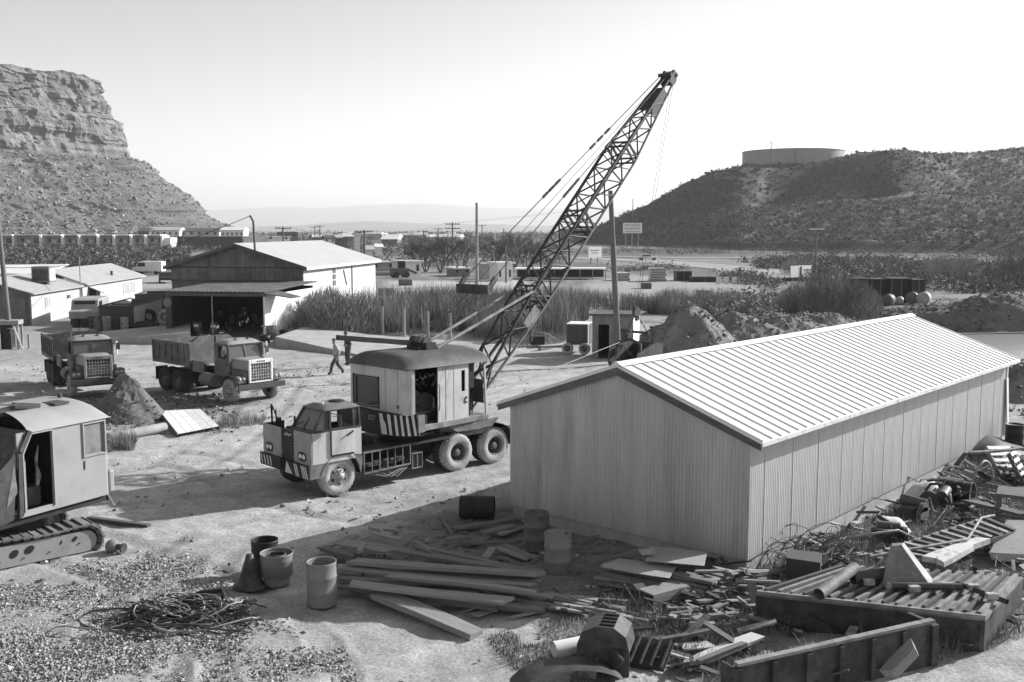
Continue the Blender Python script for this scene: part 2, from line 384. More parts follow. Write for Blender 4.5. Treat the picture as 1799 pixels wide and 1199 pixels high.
GF = np.stack([idx[:-1, :-1], idx[:-1, 1:], idx[1:, 1:], idx[1:, :-1]], -1).reshape(-1, 4)[:, ::-1]
gm = bpy.data.materials.new('yard_dirt'); gm.use_nodes = True; t = gm.node_tree; n = t.nodes; L = t.links
b = n['Principled BSDF']; b.inputs['Roughness'].default_value = 0.97; b.inputs['Specular IOR Level'].default_value = 0.1
ga = n.new('ShaderNodeAttribute'); ga.attribute_name = 'alb'
geo = n.new('ShaderNodeNewGeometry')
def nz(sc, det, ro=0.65):
    q = n.new('ShaderNodeTexNoise'); q.inputs['Scale'].default_value = sc; q.inputs['Detail'].default_value = det; q.inputs['Roughness'].default_value = ro
    L.new(geo.outputs['Position'], q.inputs['Vector']); return q
n1 = nz(1.4, 10, 0.75); n2 = nz(14, 4); n3 = nz(0.16, 5)
def mrange(src, lo, hi, a=0.3, bb=0.7):
    q = n.new('ShaderNodeMapRange'); q.inputs[1].default_value = a; q.inputs[2].default_value = bb; q.inputs[3].default_value = lo; q.inputs[4].default_value = hi
    L.new(src, q.inputs[0]); return q.outputs[0]
def mm(a, b_):
    q = n.new('ShaderNodeMath'); q.operation = 'MULTIPLY'; L.new(a, q.inputs[0]); L.new(b_, q.inputs[1]); return q.outputs[0]
c1 = mm(ga.outputs['Fac'], mrange(n1.outputs['Fac'], 0.66, 1.24)); c1 = mm(c1, mrange(n2.outputs['Fac'], 0.70, 1.24)); c1 = mm(c1, mrange(n3.outputs['Fac'], 0.9, 1.1))
L.new(c1, b.inputs['Base Color'])
bp1 = n.new('ShaderNodeBump'); bp1.inputs['Strength'].default_value = 0.9; bp1.inputs['Distance'].default_value = 0.06; L.new(n1.outputs['Fac'], bp1.inputs['Height'])
bp2 = n.new('ShaderNodeBump'); bp2.inputs['Strength'].default_value = 0.7; bp2.inputs['Distance'].default_value = 0.02; L.new(n2.outputs['Fac'], bp2.inputs['Height'])
L.new(bp1.outputs[0], bp2.inputs['Normal']); L.new(bp2.outputs[0], b.inputs['Normal'])
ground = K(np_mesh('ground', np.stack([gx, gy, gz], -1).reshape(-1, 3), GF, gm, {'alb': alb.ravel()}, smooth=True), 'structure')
ground['label'] = 'pale rutted dirt ground of the yard and the flats beyond'

# ---- water
wm = bpy.data.materials.new('muddy_water'); wm.use_nodes = True; t = wm.node_tree; b = t.nodes['Principled BSDF']
b.inputs['Base Color'].default_value = (.30, .30, .30, 1); b.inputs['Roughness'].default_value = 0.22; b.inputs['IOR'].default_value = 1.33
q = t.nodes.new('ShaderNodeTexNoise'); q.inputs['Scale'].default_value = 1.1; q.inputs['Detail'].default_value = 4
tc = t.nodes.new('ShaderNodeTexCoord'); mp = t.nodes.new('ShaderNodeMapping'); mp.inputs['Scale'].default_value = (0.6, 2.2, 1); mp.inputs['Rotation'].default_value = (0, 0, 0.5)
t.links.new(tc.outputs['Object'], mp.inputs['Vector']); t.links.new(mp.outputs[0], q.inputs['Vector'])
bb = t.nodes.new('ShaderNodeBump'); bb.inputs['Strength'].default_value = 0.28; bb.inputs['Distance'].default_value = 0.05
t.links.new(q.outputs['Fac'], bb.inputs['Height']); t.links.new(bb.outputs[0], b.inputs['Normal'])
def sheet(name, poly, z, mat, kind='structure', grow=1.0, label=None):
    c = np.mean(poly, 0)
    vs = [(c[0] + (x - c[0]) * grow, c[1] + (y - c[1]) * grow, z) for x, y in poly]
    o = MB().add(vs, [tuple(range(len(vs)))]).obj(name, mat, recalc=False); o['kind'] = kind
    if label: o['label'] = label
    return o
sheet('pond_water', POND_R, -0.13, wm, grow=1.05, label='shallow muddy pond behind the long metal shed')
sheet('pond_water', POND_L, -0.15, wm, grow=1.05, label='narrow strip of pond water along the reeds')

# ---- roads
m_road = MAT('road_surface', 0.30, 0.9, 0, 0.12, 0.3, spec=0.2)
m_track = MAT('dirt_track', 0.42, 0.95, 0, 0.12, 0.2)
def road(name, pts, w, mat, z, label):
    mb = MB(); P = [Vector(p) for p in pts]; vs = []
    for i, p in enumerate(P):
        d = (P[min(i + 1, len(P) - 1)] - P[max(i - 1, 0)]); nrm = Vector((-d.y, d.x, 0)).normalized()
        ww = w if not isinstance(w, list) else w[i]
        vs += [p + nrm * ww / 2 + Vector((0, 0, z)), p - nrm * ww / 2 + Vector((0, 0, z))]
    mb.add(vs, [(2 * i, 2 * i + 1, 2 * i + 3, 2 * i + 2) for i in range(len(P) - 1)])
    o = K(mb.obj(name, mat, recalc=False), 'structure'); o['label'] = label; return o
road('highway', [G(700, 447), G(1000, 453), G(1140, 459), G(1300, 472), G(1420, 490)], [7, 9, 11, 12, 12], m_road, 0.06, 'two lane highway crossing behind the yard')
road('highway', [G(980, 450.5), G(1200, 453.5), G(1420, 453), G(1600, 457), G(1799, 462), G(1950, 466)], [5, 9, 9, 8, 8, 8], m_road, 0.10, 'road branching along the foot of the dark hill')
road('dirt_track', [G(1580, 502), G(1700, 509), G(1799, 517), G(1950, 530)], [2.5, 3, 3, 3], m_track, 0.05, 'pale dirt track by the right edge')

# ---- mesa on the left (strata cliff on a talus slope)
def mesa():
    prof = np.array([(-27, 95), (-20, 96), (-12, 96.5), (-3, 97), (0, 95), (1.0, 89), (4, 86), (6, 80), (7, 74), (12, 72), (14, 66), (16, 60), (17.5, 54), (19, 49.5), (25, 46.5), (30, 43.5), (30.6, 40.5), (37, 36), (45, 30.5), (52, 25), (59, 19.5), (59.6, 16.5), (67, 12), (76, 7.5), (88, 3.5), (104, 1.0), (125, -2)])
    # rim path: from far off frame on the left to the nose, then round to the back
    nose = np.array([-236.0, 640.0]); d = np.array([0.60, 0.80])
    path = [nose - np.array([26 * 0.436, -26 * 0.90]) * -1 * 0 - d * s for s in np.linspace(330, 30, 190)]
    nd = np.array([d[1], -d[0]])        # outward normal of the visible face
    c = path[-1] - nd * 28
    pts = [(p, nd) for p in path]
    a0 = math.atan2(nd[1], nd[0])
    for k in range(1, 70):
        a = a0 + k / 69 * R(150); nn = np.array([math.cos(a), math.sin(a)]); pts.append((c + nn * 28, nn))
    last, ln = pts[-1]; td = np.array([-ln[1], ln[0]])
    for k in range(1, 20): pts.append((last + td * k * 18, ln))
    P = np.array([p for p, _ in pts]); N = np.array([q for _, q in pts])
    s = np.concatenate([[0], np.cumsum(np.linalg.norm(np.diff(P, axis=0), axis=1))])
    # finer profile
    L0 = np.concatenate([[0], np.cumsum(np.hypot(*np.diff(prof, axis=0).T))])
    keep = np.concatenate([np.linspace(0, L0[2], 8, endpoint=False), np.linspace(L0[2], L0[-1], 190)])
    po, pz = np.interp(keep, L0, prof[:, 0]), np.interp(keep, L0, prof[:, 1])
    S, O = np.meshgrid(s, po, indexing='ij'); Z = np.broadcast_to(pz, S.shape).copy()
    fall = np.interp(S, [0, 150, 270, 310, 900], [1.0, 1.0, 1.0, 1.0, 1.0])
    Z = np.where(Z > 50, 50 + (Z - 50) * fall, Z)
    cliff = np.clip((Z - 47) / 4, 0, 1) * np.clip((100 - Z) / 5, 0, 1)
    bl = _hash(np.floor(S / 13 + 3 * vnoise(Z / 9, Z * 0, 44)), np.floor(Z / 6.5 + 1.2 * vnoise(S / 30, S * 0, 45)), 46) - .5; bl2 = _hash(np.floor(S / 5), np.floor(Z / 3.2 + vnoise(S / 17, S * 0, 47)), 48) - .5
    strata = bl * 3.0 + bl2 * 1.5 + (vnoise(Z / 2.6, S / 90, 31) - 0.5) * 2.2 + (vnoise(Z / 1.1, S / 40, 32) - 0.5) * 1.0
    joints = -np.abs(fbm(S / 9, Z / 40, 33, 3) - 0.5) * 9 + (fbm(S / 26, Z / 18, 34, 4) - 0.5) * 13
    talus = (fbm(S / 10, O / 10, 35, 5) - 0.5) * 5.0 + (fbm(S / 45, O / 60, 36, 3) - 0.5) * 10
    band = np.exp(-((Z - 42.0) / 1.3) ** 2) + np.exp(-((Z - 18) / 1.3) ** 2) + .55 * sum(np.exp(-((Z - zb - 1.5 * (vnoise(S / 40, S * 0, 60) - .5)) / .8) ** 2) for zb in (37, 32.5, 28, 23.5, 13, 8.5)) * (vnoise(S / 22, Z / 3, 62) > .35)
    O2 = O + cliff * (strata + joints) + (1 - cliff) * talus * np.clip((Z + 2) / 10, 0, 1) * 0.8 + band * (vnoise(S / 6, S * 0, 39) - 0.4) * 4
    Z2 = Z + (1 - cliff) * (fbm(S / 5, O / 5, 37, 4) - 0.5) * 3.2 * np.clip(Z / 8, 0, 1) + np.where(O < -2, (fbm(S / 14, O / 14, 38, 4) - 0.5) * 5, 0)
    V = np.stack([P[:, 0][:, None] + N[:, 0][:, None] * O2, P[:, 1][:, None] + N[:, 1][:, None] * O2, Z2], -1)
    ni, nj = S.shape; ii = np.arange(ni * nj).reshape(ni, nj)
    F = np.stack([ii[:-1, :-1], ii[:-1, 1:], ii[1:, 1:], ii[1:, :-1]], -1).reshape(-1, 4)
    cl = np.clip(cliff + band * 0.8, 0, 1)
    al = 0.125 * (1 - cl) + 0.175 * cl
    al = al * (0.75 + 0.5 * vnoise(Z / 1.8, S / 120, 40)) * (0.75 + 0.5 * fbm(S / 6, Z / 4, 41, 4))
    m = MAT('mesa_rock', 1.0, 0.95, 0, 0.22, 0.35, bump=0.6, bsc=0.9, attr='al1', aamp=0.0)
    # attribute drives the albedo directly
    t = m.node_tree; bs = t.nodes['Principled BSDF']; a = t.nodes.new('ShaderNodeAttribute'); a.attribute_name = 'alb'
    src = bs.inputs['Base Color'].links[0].from_socket; q = t.nodes.new('ShaderNodeMath'); q.operation = 'MULTIPLY'
    t.links.new(src, q.inputs[0]); t.links.new(a.outputs['Fac'], q.inputs[1]); t.links.new(q.outputs[0], bs.inputs['Base Color'])
    t.nodes['Bump'].inputs['Distance'].default_value = 1.2
    o = np_mesh('mesa_hill', V.reshape(-1, 3), F, m, {'alb': al.ravel(), 'al1': np.full(V.shape[0] * V.shape[1], .5)}, smooth=False)
    K(o, 'structure')['label'] = 'flat topped sandstone mesa with a banded cliff and talus slope'
    tal = np.argwhere((Z < 49) & (Z > 2)); pick = tal[RNG.integers(0, len(tal), 9000)]
    BP = V[pick[:, 0], pick[:, 1]]; K(rocks('mesa_boulders', BP, RNG.uniform(0.5, 1.0, len(BP)) ** 6 * 2.6 + 0.4, m_rock, flat=0.7, sink=0.45), 'stuff')['label'] = 'boulders strewn down the mesa slope'
    pick = tal[RNG.integers(0, len(tal), 5000)]; BP = V[pick[:, 0], pick[:, 1]]
    K(tufts('mesa_scrub', BP, RNG.uniform(.5, 1.3, len(BP)), m_scrub, nb=9, wid=0.16), 'stuff')['label'] = 'low desert scrub on the mesa slope'
mesa()

# ---- dark volcanic hill on the right
def darkhill():
    pxs = np.linspace(985, 2150, 260)
    crest_y = interp(pxs, [985, 1040, 1090, 1130, 1200, 1250, 1300, 1420, 1470, 1500, 1560, 1640, 1700, 1799, 1950, 2150], [404, 399, 378, 361, 322, 301, 291, 286, 276, 269, 266, 271, 270, 259, 250, 262])
    baseD = interp(pxs, [985, 1100, 1300, 1500, 1799, 2150], [560, 470, 345, 318, 285, 270])
    crestD = interp(pxs, [985, 1100, 1250, 1420, 1560, 1799, 2150], [620, 560, 500, 490, 470, 500, 520])
    v = np.concatenate([np.linspace(0, 1, 120), 1 + np.linspace(0.02, 1.2, 24)])
    PX, VV = np.meshgrid(pxs, v, indexing='ij'); D = baseD[:, None] + (crestD - baseD)[:, None] * VV
    zc = CAMH + (HOR - crest_y) / FPX * crestD
    w = np.clip(VV, 0, 1)
    prof = interp(w, [0, 0.03, 0.06, 0.12, 0.45, 0.52, 0.56, 0.9, 1.0], [0, 0.05, 0.10, 0.11, 0.38, 0.45, 0.47, 0.94, 1.0])
    Z = zc[:, None] * prof - np.clip(VV - 1, 0, 2) * 40
    X = (PX - CXP) / FPX * D; Y = D
    # spur that throws its left flank into shade
    spur = np.exp(-((PX - 1585 - (1 - w) * 40) / 55) ** 2) * np.clip((w - 0.42) / 0.3, 0, 1) * np.clip((1.15 - VV) * 4, 0, 1)
    gully = np.exp(-((PX - 1400 + (1 - w) * 120) / 60) ** 2) * np.clip((w - 0.4) / 0.3, 0, 1) * np.clip((1.0 - VV) * 6, 0, 1)
    Z = Z + spur * 4.5 * np.clip((1 - w) * 3, 0, 1) - gully * 7
    rough = np.clip(w * 8, 0, 1)
    Z += ((fbm(X / 28, Y / 28, 51, 4) - 0.5) * 5 * np.clip((1.05 - w) * 3, 0.25, 1) + (fbm(X / 5, Y / 5, 52, 3) - 0.5) * 1.3) * rough
    V = np.stack([X, Y, Z - 0.6], -1); ni, nj = X.shape; ii = np.arange(ni * nj).reshape(ni, nj)
    F = np.stack([ii[:-1, :-1], ii[1:, :-1], ii[1:, 1:], ii[:-1, 1:]], -1).reshape(-1, 4)
    lava_shade = np.clip((w - 0.45) / 0.12, 0, 1) * np.clip((1640 - PX + 120 * (fbm(X / 20, Y / 20, 55, 3) - .5)) / 60, 0, 1)
    lava_shade = np.maximum(lava_shade, np.clip((1350 - PX + 260 * (fbm(X / 22, Y / 22, 57, 4) - .5) - 170 * (1 - w)) / 110, 0, 1) * np.clip((w - 0.22 - .3 * (fbm(X / 18, Y / 18, 58, 3) - .5)) / 0.25, 0, 1))
    lava_shade = np.maximum(lava_shade, np.exp(-((w - 0.035) / 0.03) ** 2))  # band at the hill foot: shade of the road cut put into the albedo
    al = 0.135 * (0.5 + 1.0 * fbm(X / 9, Y / 9, 53, 4)) * (1 - lava_shade) + 0.028 * lava_shade
    # bare scars and the old track across the slope
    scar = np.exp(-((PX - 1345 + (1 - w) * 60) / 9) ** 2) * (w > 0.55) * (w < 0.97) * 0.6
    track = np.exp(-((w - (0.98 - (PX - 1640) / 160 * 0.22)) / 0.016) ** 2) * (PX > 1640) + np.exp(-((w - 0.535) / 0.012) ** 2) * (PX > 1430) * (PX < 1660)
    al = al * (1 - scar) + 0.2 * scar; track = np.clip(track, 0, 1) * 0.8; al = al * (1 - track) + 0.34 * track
    m = MAT('dark_hill_soil', 1.0, 0.95, 0, 0.2, 0.3, bump=0.6, bsc=0.8, attr='al1', aamp=0.0)
    t = m.node_tree; bs = t.nodes['Principled BSDF']; a = t.nodes.new('ShaderNodeAttribute'); a.attribute_name = 'alb'
    src = bs.inputs['Base Color'].links[0].from_socket; q = t.nodes.new('ShaderNodeMath'); q.operation = 'MULTIPLY'
    t.links.new(src, q.inputs[0]); t.links.new(a.outputs['Fac'], q.inputs[1]); t.links.new(q.outputs[0], bs.inputs['Base Color'])
    t.nodes['Bump'].inputs['Distance'].default_value = 1.0
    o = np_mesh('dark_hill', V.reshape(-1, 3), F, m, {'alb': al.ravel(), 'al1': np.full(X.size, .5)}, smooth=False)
    K(o, 'structure')['label'] = 'dark volcanic hill with scrub and an old track'
    cand = np.argwhere((VV < 1.03) & (VV > 0.05) & (PX < 1860)); 
    pk = cand[RNG.integers(0, len(cand), 17000)]; lv = lava_shade[pk[:, 0], pk[:, 1]]; pk = pk[RNG.uniform(0, 1, len(pk)) > lv * 0.75]
    jit = RNG.uniform(-1.2, 1.2, (len(pk), 3)); jit[:, 2] = -0.05
    K(tufts('hill_scrub', V[pk[:, 0], pk[:, 1]] + jit, RNG.uniform(0.7, 1.9, len(pk)), MAT('pale_scrub', 0.11, 0.95, 0, 0.3, 0.2, attr='rv', aamp=0.5), nb=13, wid=0.14), 'stuff')['label'] = 'desert scrub dotting the dark hill'
    pk = cand[RNG.integers(0, len(cand), 3500)]
    K(rocks('hill_rocks', V[pk[:, 0], pk[:, 1]], RNG.uniform(0.3, 1.0, len(pk)) ** 2 * 2.0 + 0.3, MAT('lava_rock', 0.04, 0.95, attr='rv', aamp=0.6), flat=0.8), 'stuff')['label'] = 'dark rocks scattered over the hill'
    return V, pxs, v
HILL_V, HILL_PX, HILL_W = darkhill()
def on_hill(px, w):
    i = int(np.argmin(np.abs(HILL_PX - px))); j = int(np.argmin(np.abs(HILL_W - w))); return Vector(HILL_V[i, j])

# ---- far ranges
def far_range(name, D, pts, seed, depth, label, a):
    px = np.linspace(-300, 2100, 220); top = interp(px, [p[0] for p in pts], [p[1] for p in pts]) + (fbm(px / 90, px * 0, seed, 5) - 0.5) * 7
    v = np.linspace(0, 1.6, 18); PX, VV = np.meshgrid(px, v, indexing='ij')
    zc = (HOR - top) / FPX * D + CAMH
    Dd = D - depth + depth * VV
    w = np.clip(VV, 0, 1); X = (PX - CXP) / FPX * Dd
    Z = (zc[:, None] + 12) * (w ** 0.8) * (0.75 + 0.5 * fbm(PX / 60, VV * 4, seed + 7, 4) * (1 - w) + 0.25 * w) - 12 - np.clip(VV - 1, 0, 1) * zc[:, None]
    V = np.stack([X, Dd, Z], -1); ni, nj = X.shape; ii = np.arange(ni * nj).reshape(ni, nj)
    F = np.stack([ii[:-1, :-1], ii[1:, :-1], ii[1:, 1:], ii[:-1, 1:]], -1).reshape(-1, 4)
    o = np_mesh(name, V.reshape(-1, 3), F, MAT(name + '_ground', a, 0.95, var=0.3, sc=0.004), smooth=True); K(o, 'structure')['label'] = label
far_range('far_hills', 5200, [(-300, 402), (430, 401), (520, 396), (600, 391), (700, 388), (780, 392), (880, 394), (1000, 397), (1300, 395), (2100, 396)], 61, 1500, 'low hazy hills beyond the town', 0.22)
far_range('far_mountains', 13500, [(-300, 372), (380, 370), (480, 362), (560, 366), (640, 361), (740, 357), (820, 363), (930, 366), (1050, 366), (1300, 372), (2100, 376)], 67, 3000, 'pale mountain range fading into haze on the horizon', 0.25)

# ---- haze in the air
hz = bpy.data.materials.new('haze_air'); hz.use_nodes = True; t = hz.node_tree; t.nodes.clear()
ov = t.nodes.new('ShaderNodeOutputMaterial'); pv = t.nodes.new('ShaderNodeVolumePrincipled')
pv.inputs['Color'].default_value = (0.97, 0.97, 0.97, 1); pv.inputs['Density'].default_value = 0.00015; pv.inputs['Anisotropy'].default_value = 0.2
t.links.new(pv.outputs[0], ov.inputs['Volume'])
hazeo = MB().box((-33000, -31000, -24), (33000, 33000, 480)).obj('haze', hz); K(hazeo, 'stuff')['label'] = 'thin pale haze in the air'
# ================================================================== LONG METAL SHED
TH_S = R(-41.31)
SA = Vector((math.cos(TH_S), math.sin(TH_S), 0)); SB = Vector((-math.sin(TH_S), math.cos(TH_S), 0))
SW, SLEN, OVA, OV = 6.76, 18.02, 0.37, 0.16
EAVE, RIDGE, MET0 = 2.944, 4.25, 0.29
shed_o = Vector((5.06, 21.64, 0)) - SA * SW
shed = E('metal_shed', shed_o, TH_S, 'long corrugated metal shed with a bright ribbed gable roof', 'shed')
slope = (RIDGE - EAVE) / (SW / 2 + OVA)
def roof_z(x): return RIDGE - abs(x - SW / 2) * slope
mb = MB(); mb.box((0.03, 0.03, -0.35), (SW - 0.03, 0.22, MET0 + .02)); mb.box((SW - 0.22, 0.22, -0.35), (SW - 0.03, SLEN - .22, MET0 + .02)); mb.box((0.03, 0.22, -0.35), (0.22, SLEN - .22, MET0 + .02)); mb.box((0.03, SLEN - 0.22, -0.35), (SW - 0.03, SLEN - .03, MET0 + .02))
mb.obj('foundation', m_concrete, shed)
def corr(u0, u1, top, pitch=0.0976, amp=0.024, seg=6, lap=0.0):
    """corrugated sheet from u0 to u1: returns MB with x=u, y=relief, z"""
    mb = MB(); n = max(2, int(round((u1 - u0) / pitch * seg))); vs = []
    for i in range(n + 1):
        u = u0 + (u1 - u0) * i / n; y = -amp * (0.5 - 0.5 * math.cos(2 * math.pi * (u - u0) / pitch)) - lap * (min(1, (u - u0) / .008) if u - u0 < .008 else max(0, 1 - (u - u0 - .008) / .040))
        vs += [(u, y, MET0), (u, y, top(u))]
    mb.add(vs, [(2 * i, 2 * i + 2, 2 * i + 3, 2 * i + 1) for i in range(n)], True); return mb
npan = 9; wpan = SW / npan
for i in range(npan):
    corr(i * wpan, (i + 1) * wpan + 0.02, lambda u: roof_z(u) - 0.07, lap=0.006).obj('wall_panel', m_galv, shed, loc=(0, -0.002 * (i % 2), 0), recalc=False)
    o = corr(i * wpan, (i + 1) * wpan, lambda u: roof_z(u) - 0.07).obj('wall_panel', m_galv, shed, loc=(SW, SLEN, 0), rot=math.pi, recalc=False)
npan = 27; wpan = SLEN / npan; side_top = roof_z(SW) - 0.08
side = corr(0, wpan + 0.002, lambda u: side_top, pitch=0.0836, amp=0.007, lap=0.009, seg=12)
first = side.obj('wall_panel', m_galv, shed, loc=(SW, 0, 0), rot=math.pi / 2, recalc=False)
for i in range(1, npan): dup(first, shed, (SW + 0.003 * (i % 2) + random.uniform(0, .003), i * wpan, 0))
for i in range(npan): dup(first, shed, (0, SLEN - i * wpan, 0), (0, 0, -math.pi / 2))
MB().box((SW - .05, -0.02, MET0), (SW + 0.022, 0.05, side_top)).obj('corner_trim', m_galv, shed)
MB().box((-.022, -0.02, MET0), (0.05, 0.05, side_top)).obj('corner_trim', m_galv, shed)
MB().box((SW - .05, SLEN - .05, MET0), (SW + 0.04, SLEN + 0.03, side_top)).obj('corner_trim', m_white, shed)
# roof: two slopes, ribs, fascia, soffit
rf = MB()
for sgn in (1, -1):
    e = SW / 2 + sgn * (SW / 2 + OVA)
    rf.hexa([(SW / 2, -OV, RIDGE - .05), (e, -OV, EAVE - .05), (e, SLEN + OV, EAVE - .05), (SW / 2, SLEN + OV, RIDGE - .05),
             (SW / 2, -OV, RIDGE), (e, -OV, EAVE), (e, SLEN + OV, EAVE), (SW / 2, SLEN + OV, RIDGE)])
roof = rf.obj('roof', m_roofmetal, shed)
nrib = 44; Lr = SLEN + 2 * OV
rib = MB(); hw, ht = 0.045, 0.022
x0, x1 = SW / 2 + 0.10, SW + OVA - 0.005
rz = lambda x: RIDGE - (x - SW / 2) * slope
rib.hexa([(x0, -hw, rz(x0) + .001), (x1, -hw, rz(x1) + .001), (x1, hw, rz(x1) + .001), (x0, hw, rz(x0) + .001), (x0, -ht, rz(x0) + .034), (x1, -ht, rz(x1) + .034), (x1, ht, rz(x1) + .034), (x0, ht, rz(x0) + .034)])
r0 = rib.obj('roof_rib', m_roofmetal, roof, loc=(0, -OV + 0.06, 0))
for i in range(nrib + 1):
    y = -OV + 0.06 + (Lr - 0.12) * i / nrib
    if i: dup(r0, roof, (0, y, 0))
    if i % 2 == 0 or True: dup(r0, roof, (SW, y, 0), (0, 0, math.pi))
MB().hexa([(SW / 2 - .16, -OV - .01, RIDGE - .01), (SW / 2 + .16, -OV - .01, RIDGE - .01), (SW / 2 + .16, SLEN + OV + .01, RIDGE - .01), (SW / 2 - .16, SLEN + OV + .01, RIDGE - .01),
           (SW / 2 - .02, -OV - .01, RIDGE + .075), (SW / 2 + .02, -OV - .01, RIDGE + .075), (SW / 2 + .02, SLEN + OV + .01, RIDGE + .075), (SW / 2 - .02, SLEN + OV + .01, RIDGE + .075)]).obj('ridge_cap', m_roofmetal, roof)
xe = SW + OVA
MB().box((xe - .03, -OV + .004, EAVE - .10), (xe + .006, SLEN + OV - .004, EAVE - .012)).obj('fascia', m_whitew, shed)
MB().box((-OVA - .006, -OV + .004, EAVE - .10), (-OVA + .03, SLEN + OV - .004, EAVE - .012)).obj('fascia', m_whitew, shed)
for yy in (-OV + .008, SLEN + OV - .045):
    for sgn in (1, -1):
        e = SW / 2 + sgn * (SW / 2 + OVA - .04)
        MB().hexa([(SW / 2, yy, RIDGE - .24), (e, yy, EAVE - .19), (e, yy + .037, EAVE - .19), (SW / 2, yy + .037, RIDGE - .24),
                   (SW / 2, yy, RIDGE - .052), (e, yy, EAVE - .045), (e, yy + .037, EAVE - .045), (SW / 2, yy + .037, RIDGE - .052)]).obj('barge_board', m_woodd, shed)
MB().box((SW + .03, -OV + .05, EAVE - .095), (xe - .032, SLEN + OV - .05, EAVE - .075)).obj('soffit', m_greyp, shed)
# white post boards leaning at the far corner
MB().bar((SW + .12, SLEN + .1, 0), (SW + .05, SLEN - .1, 2.3), .18, .04).obj('corner_board', m_white, shed)
# ================================================================== TRUCK CRANE
CD = Vector((-0.73867, -0.67406, 0)); CL = Vector((-CD.y, CD.x, 0))
crane_o = Vector((-4.8, 28.25, 0)) - CL * 1.2
CRZ = math.atan2(CD.y, CD.x)
crane = E('truck_crane', crane_o, CRZ, 'lattice boom crane on a striped half-cab truck carrier, boom raised beside the shed', 'crane')
HZ_ = CRZ_H = None
# ---- wheels
def tyre_prof(r, w, rim):
    h = w / 2
    return [(rim, -h * .8), (rim + .03, -h), (r * .80, -h * 1.02), (r * .95, -h * .92), (r, -h * .62), (r, h * .62), (r * .95, h * .92), (r * .80, h * 1.02), (rim + .03, h), (rim, h * .8)]
def wheel(name, parent, loc, r, w, dusty, rimr, style, side=1, tread=True):
    """axis along local y; outer face towards +y*side"""
    M = Matrix.Rotation(-math.pi / 2 * side, 4, 'X')
    t = MB(); t.lathe(tyre_prof(r, w, rimr), 32, M, closed=True)
    if tread:
        for k in range(30):
            a = 2 * math.pi * k / 30
            Mk = M @ Matrix.Rotation(a, 4, 'Z')
            t.box((r - .01, -.035, -w * .33), (r + .022, .02, -.02), Mk); t.box((r - .01, -.02, .02), (r + .022, .035, w * .33), Mk)
    o = t.obj('wheel' if name is None else name, dusty, parent, loc=loc)
    d = MB()
    if style == 'front':
        d.lathe([(rimr + .01, w * .40), (rimr - .01, w * .46), (rimr - .05, w * .36), (rimr * .62, w * .44), (rimr * .5, w * .52), (.10, w * .56), (.10, w * .75), (0.0, w * .78)], 28, M)
        for k in range(10):
            a = 2 * math.pi * k / 10; c = M @ Vector((math.cos(a) * rimr * .52, math.sin(a) * rimr * .52, 0)); n = M.to_3x3() @ Vector((0, 0, 1))
            d.cyl(c + n * w * .47, c + n * w * .62, .022, n=6)
    else:
        d.lathe([(rimr + .01, w * .40), (rimr - .01, w * .45), (rimr - .035, w * .30), (rimr * .88, -w * .15), (rimr * .55, -w * .22), (rimr * .45, -w * .1), (.13, -w * .05), (.12, w * .30), (.07, w * .36), (0, w * .36)], 28, M)
    r_ = d.obj('rim', m_riml if style == 'front' else m_rim, o)
    if style == 'front':
        h = MB()
        for k in range(6):
            a = 2 * math.pi * (k + .5) / 6; c = M @ Vector((math.cos(a) * rimr * .78, math.sin(a) * rimr * .78, 0)); n = M.to_3x3() @ Vector((0, 0, 1))
            h.cyl(c + n * w * .30, c + n * w * .425, rimr * .15, n=10)
        h.obj('hand_hole', m_black, o)
    return o
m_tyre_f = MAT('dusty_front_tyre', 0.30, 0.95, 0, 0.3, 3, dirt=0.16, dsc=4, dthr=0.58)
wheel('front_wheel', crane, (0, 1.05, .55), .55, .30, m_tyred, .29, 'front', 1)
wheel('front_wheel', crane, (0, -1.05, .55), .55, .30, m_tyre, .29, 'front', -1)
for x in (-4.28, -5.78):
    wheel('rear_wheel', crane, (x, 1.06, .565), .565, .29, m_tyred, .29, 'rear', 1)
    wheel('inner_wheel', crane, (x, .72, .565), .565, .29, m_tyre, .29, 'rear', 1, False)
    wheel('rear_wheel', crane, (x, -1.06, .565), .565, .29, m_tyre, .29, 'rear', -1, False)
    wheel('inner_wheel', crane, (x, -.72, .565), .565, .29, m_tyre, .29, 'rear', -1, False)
    MB().cyl((x, -.9, .565), (x, .9, .565), .1, n=10).obj('axle', m_black, crane)
MB().cyl((0, -.9, .52), (0, .9, .52), .08, n=10).obj('axle', m_black, crane)
# ---- chassis
mb = MB()
for y in (-.45, .45): mb.box((-6.5, y - .09, .62), (.5, y + .09, 1.02))
for x in (-6.4, -5, -3.5, -2.4, -1): mb.box((x - .08, -.36, .68), (x + .08, .36, .96))
mb.obj('chassis_frame', m_black, crane)
MB().box((-6.4, -1.15, 1.03), (-.75, 1.12, 1.10)).obj('chassis_deck', m_dark, crane)
MB().cyl((-3.3, 0, 1.1), (-3.3, 0, 1.44), .95, n=36).obj('turntable', m_black, crane)
MB().box((-1.7, -.5, .55), (-.8, .4, 1.3)).obj('engine_housing', m_black, crane)
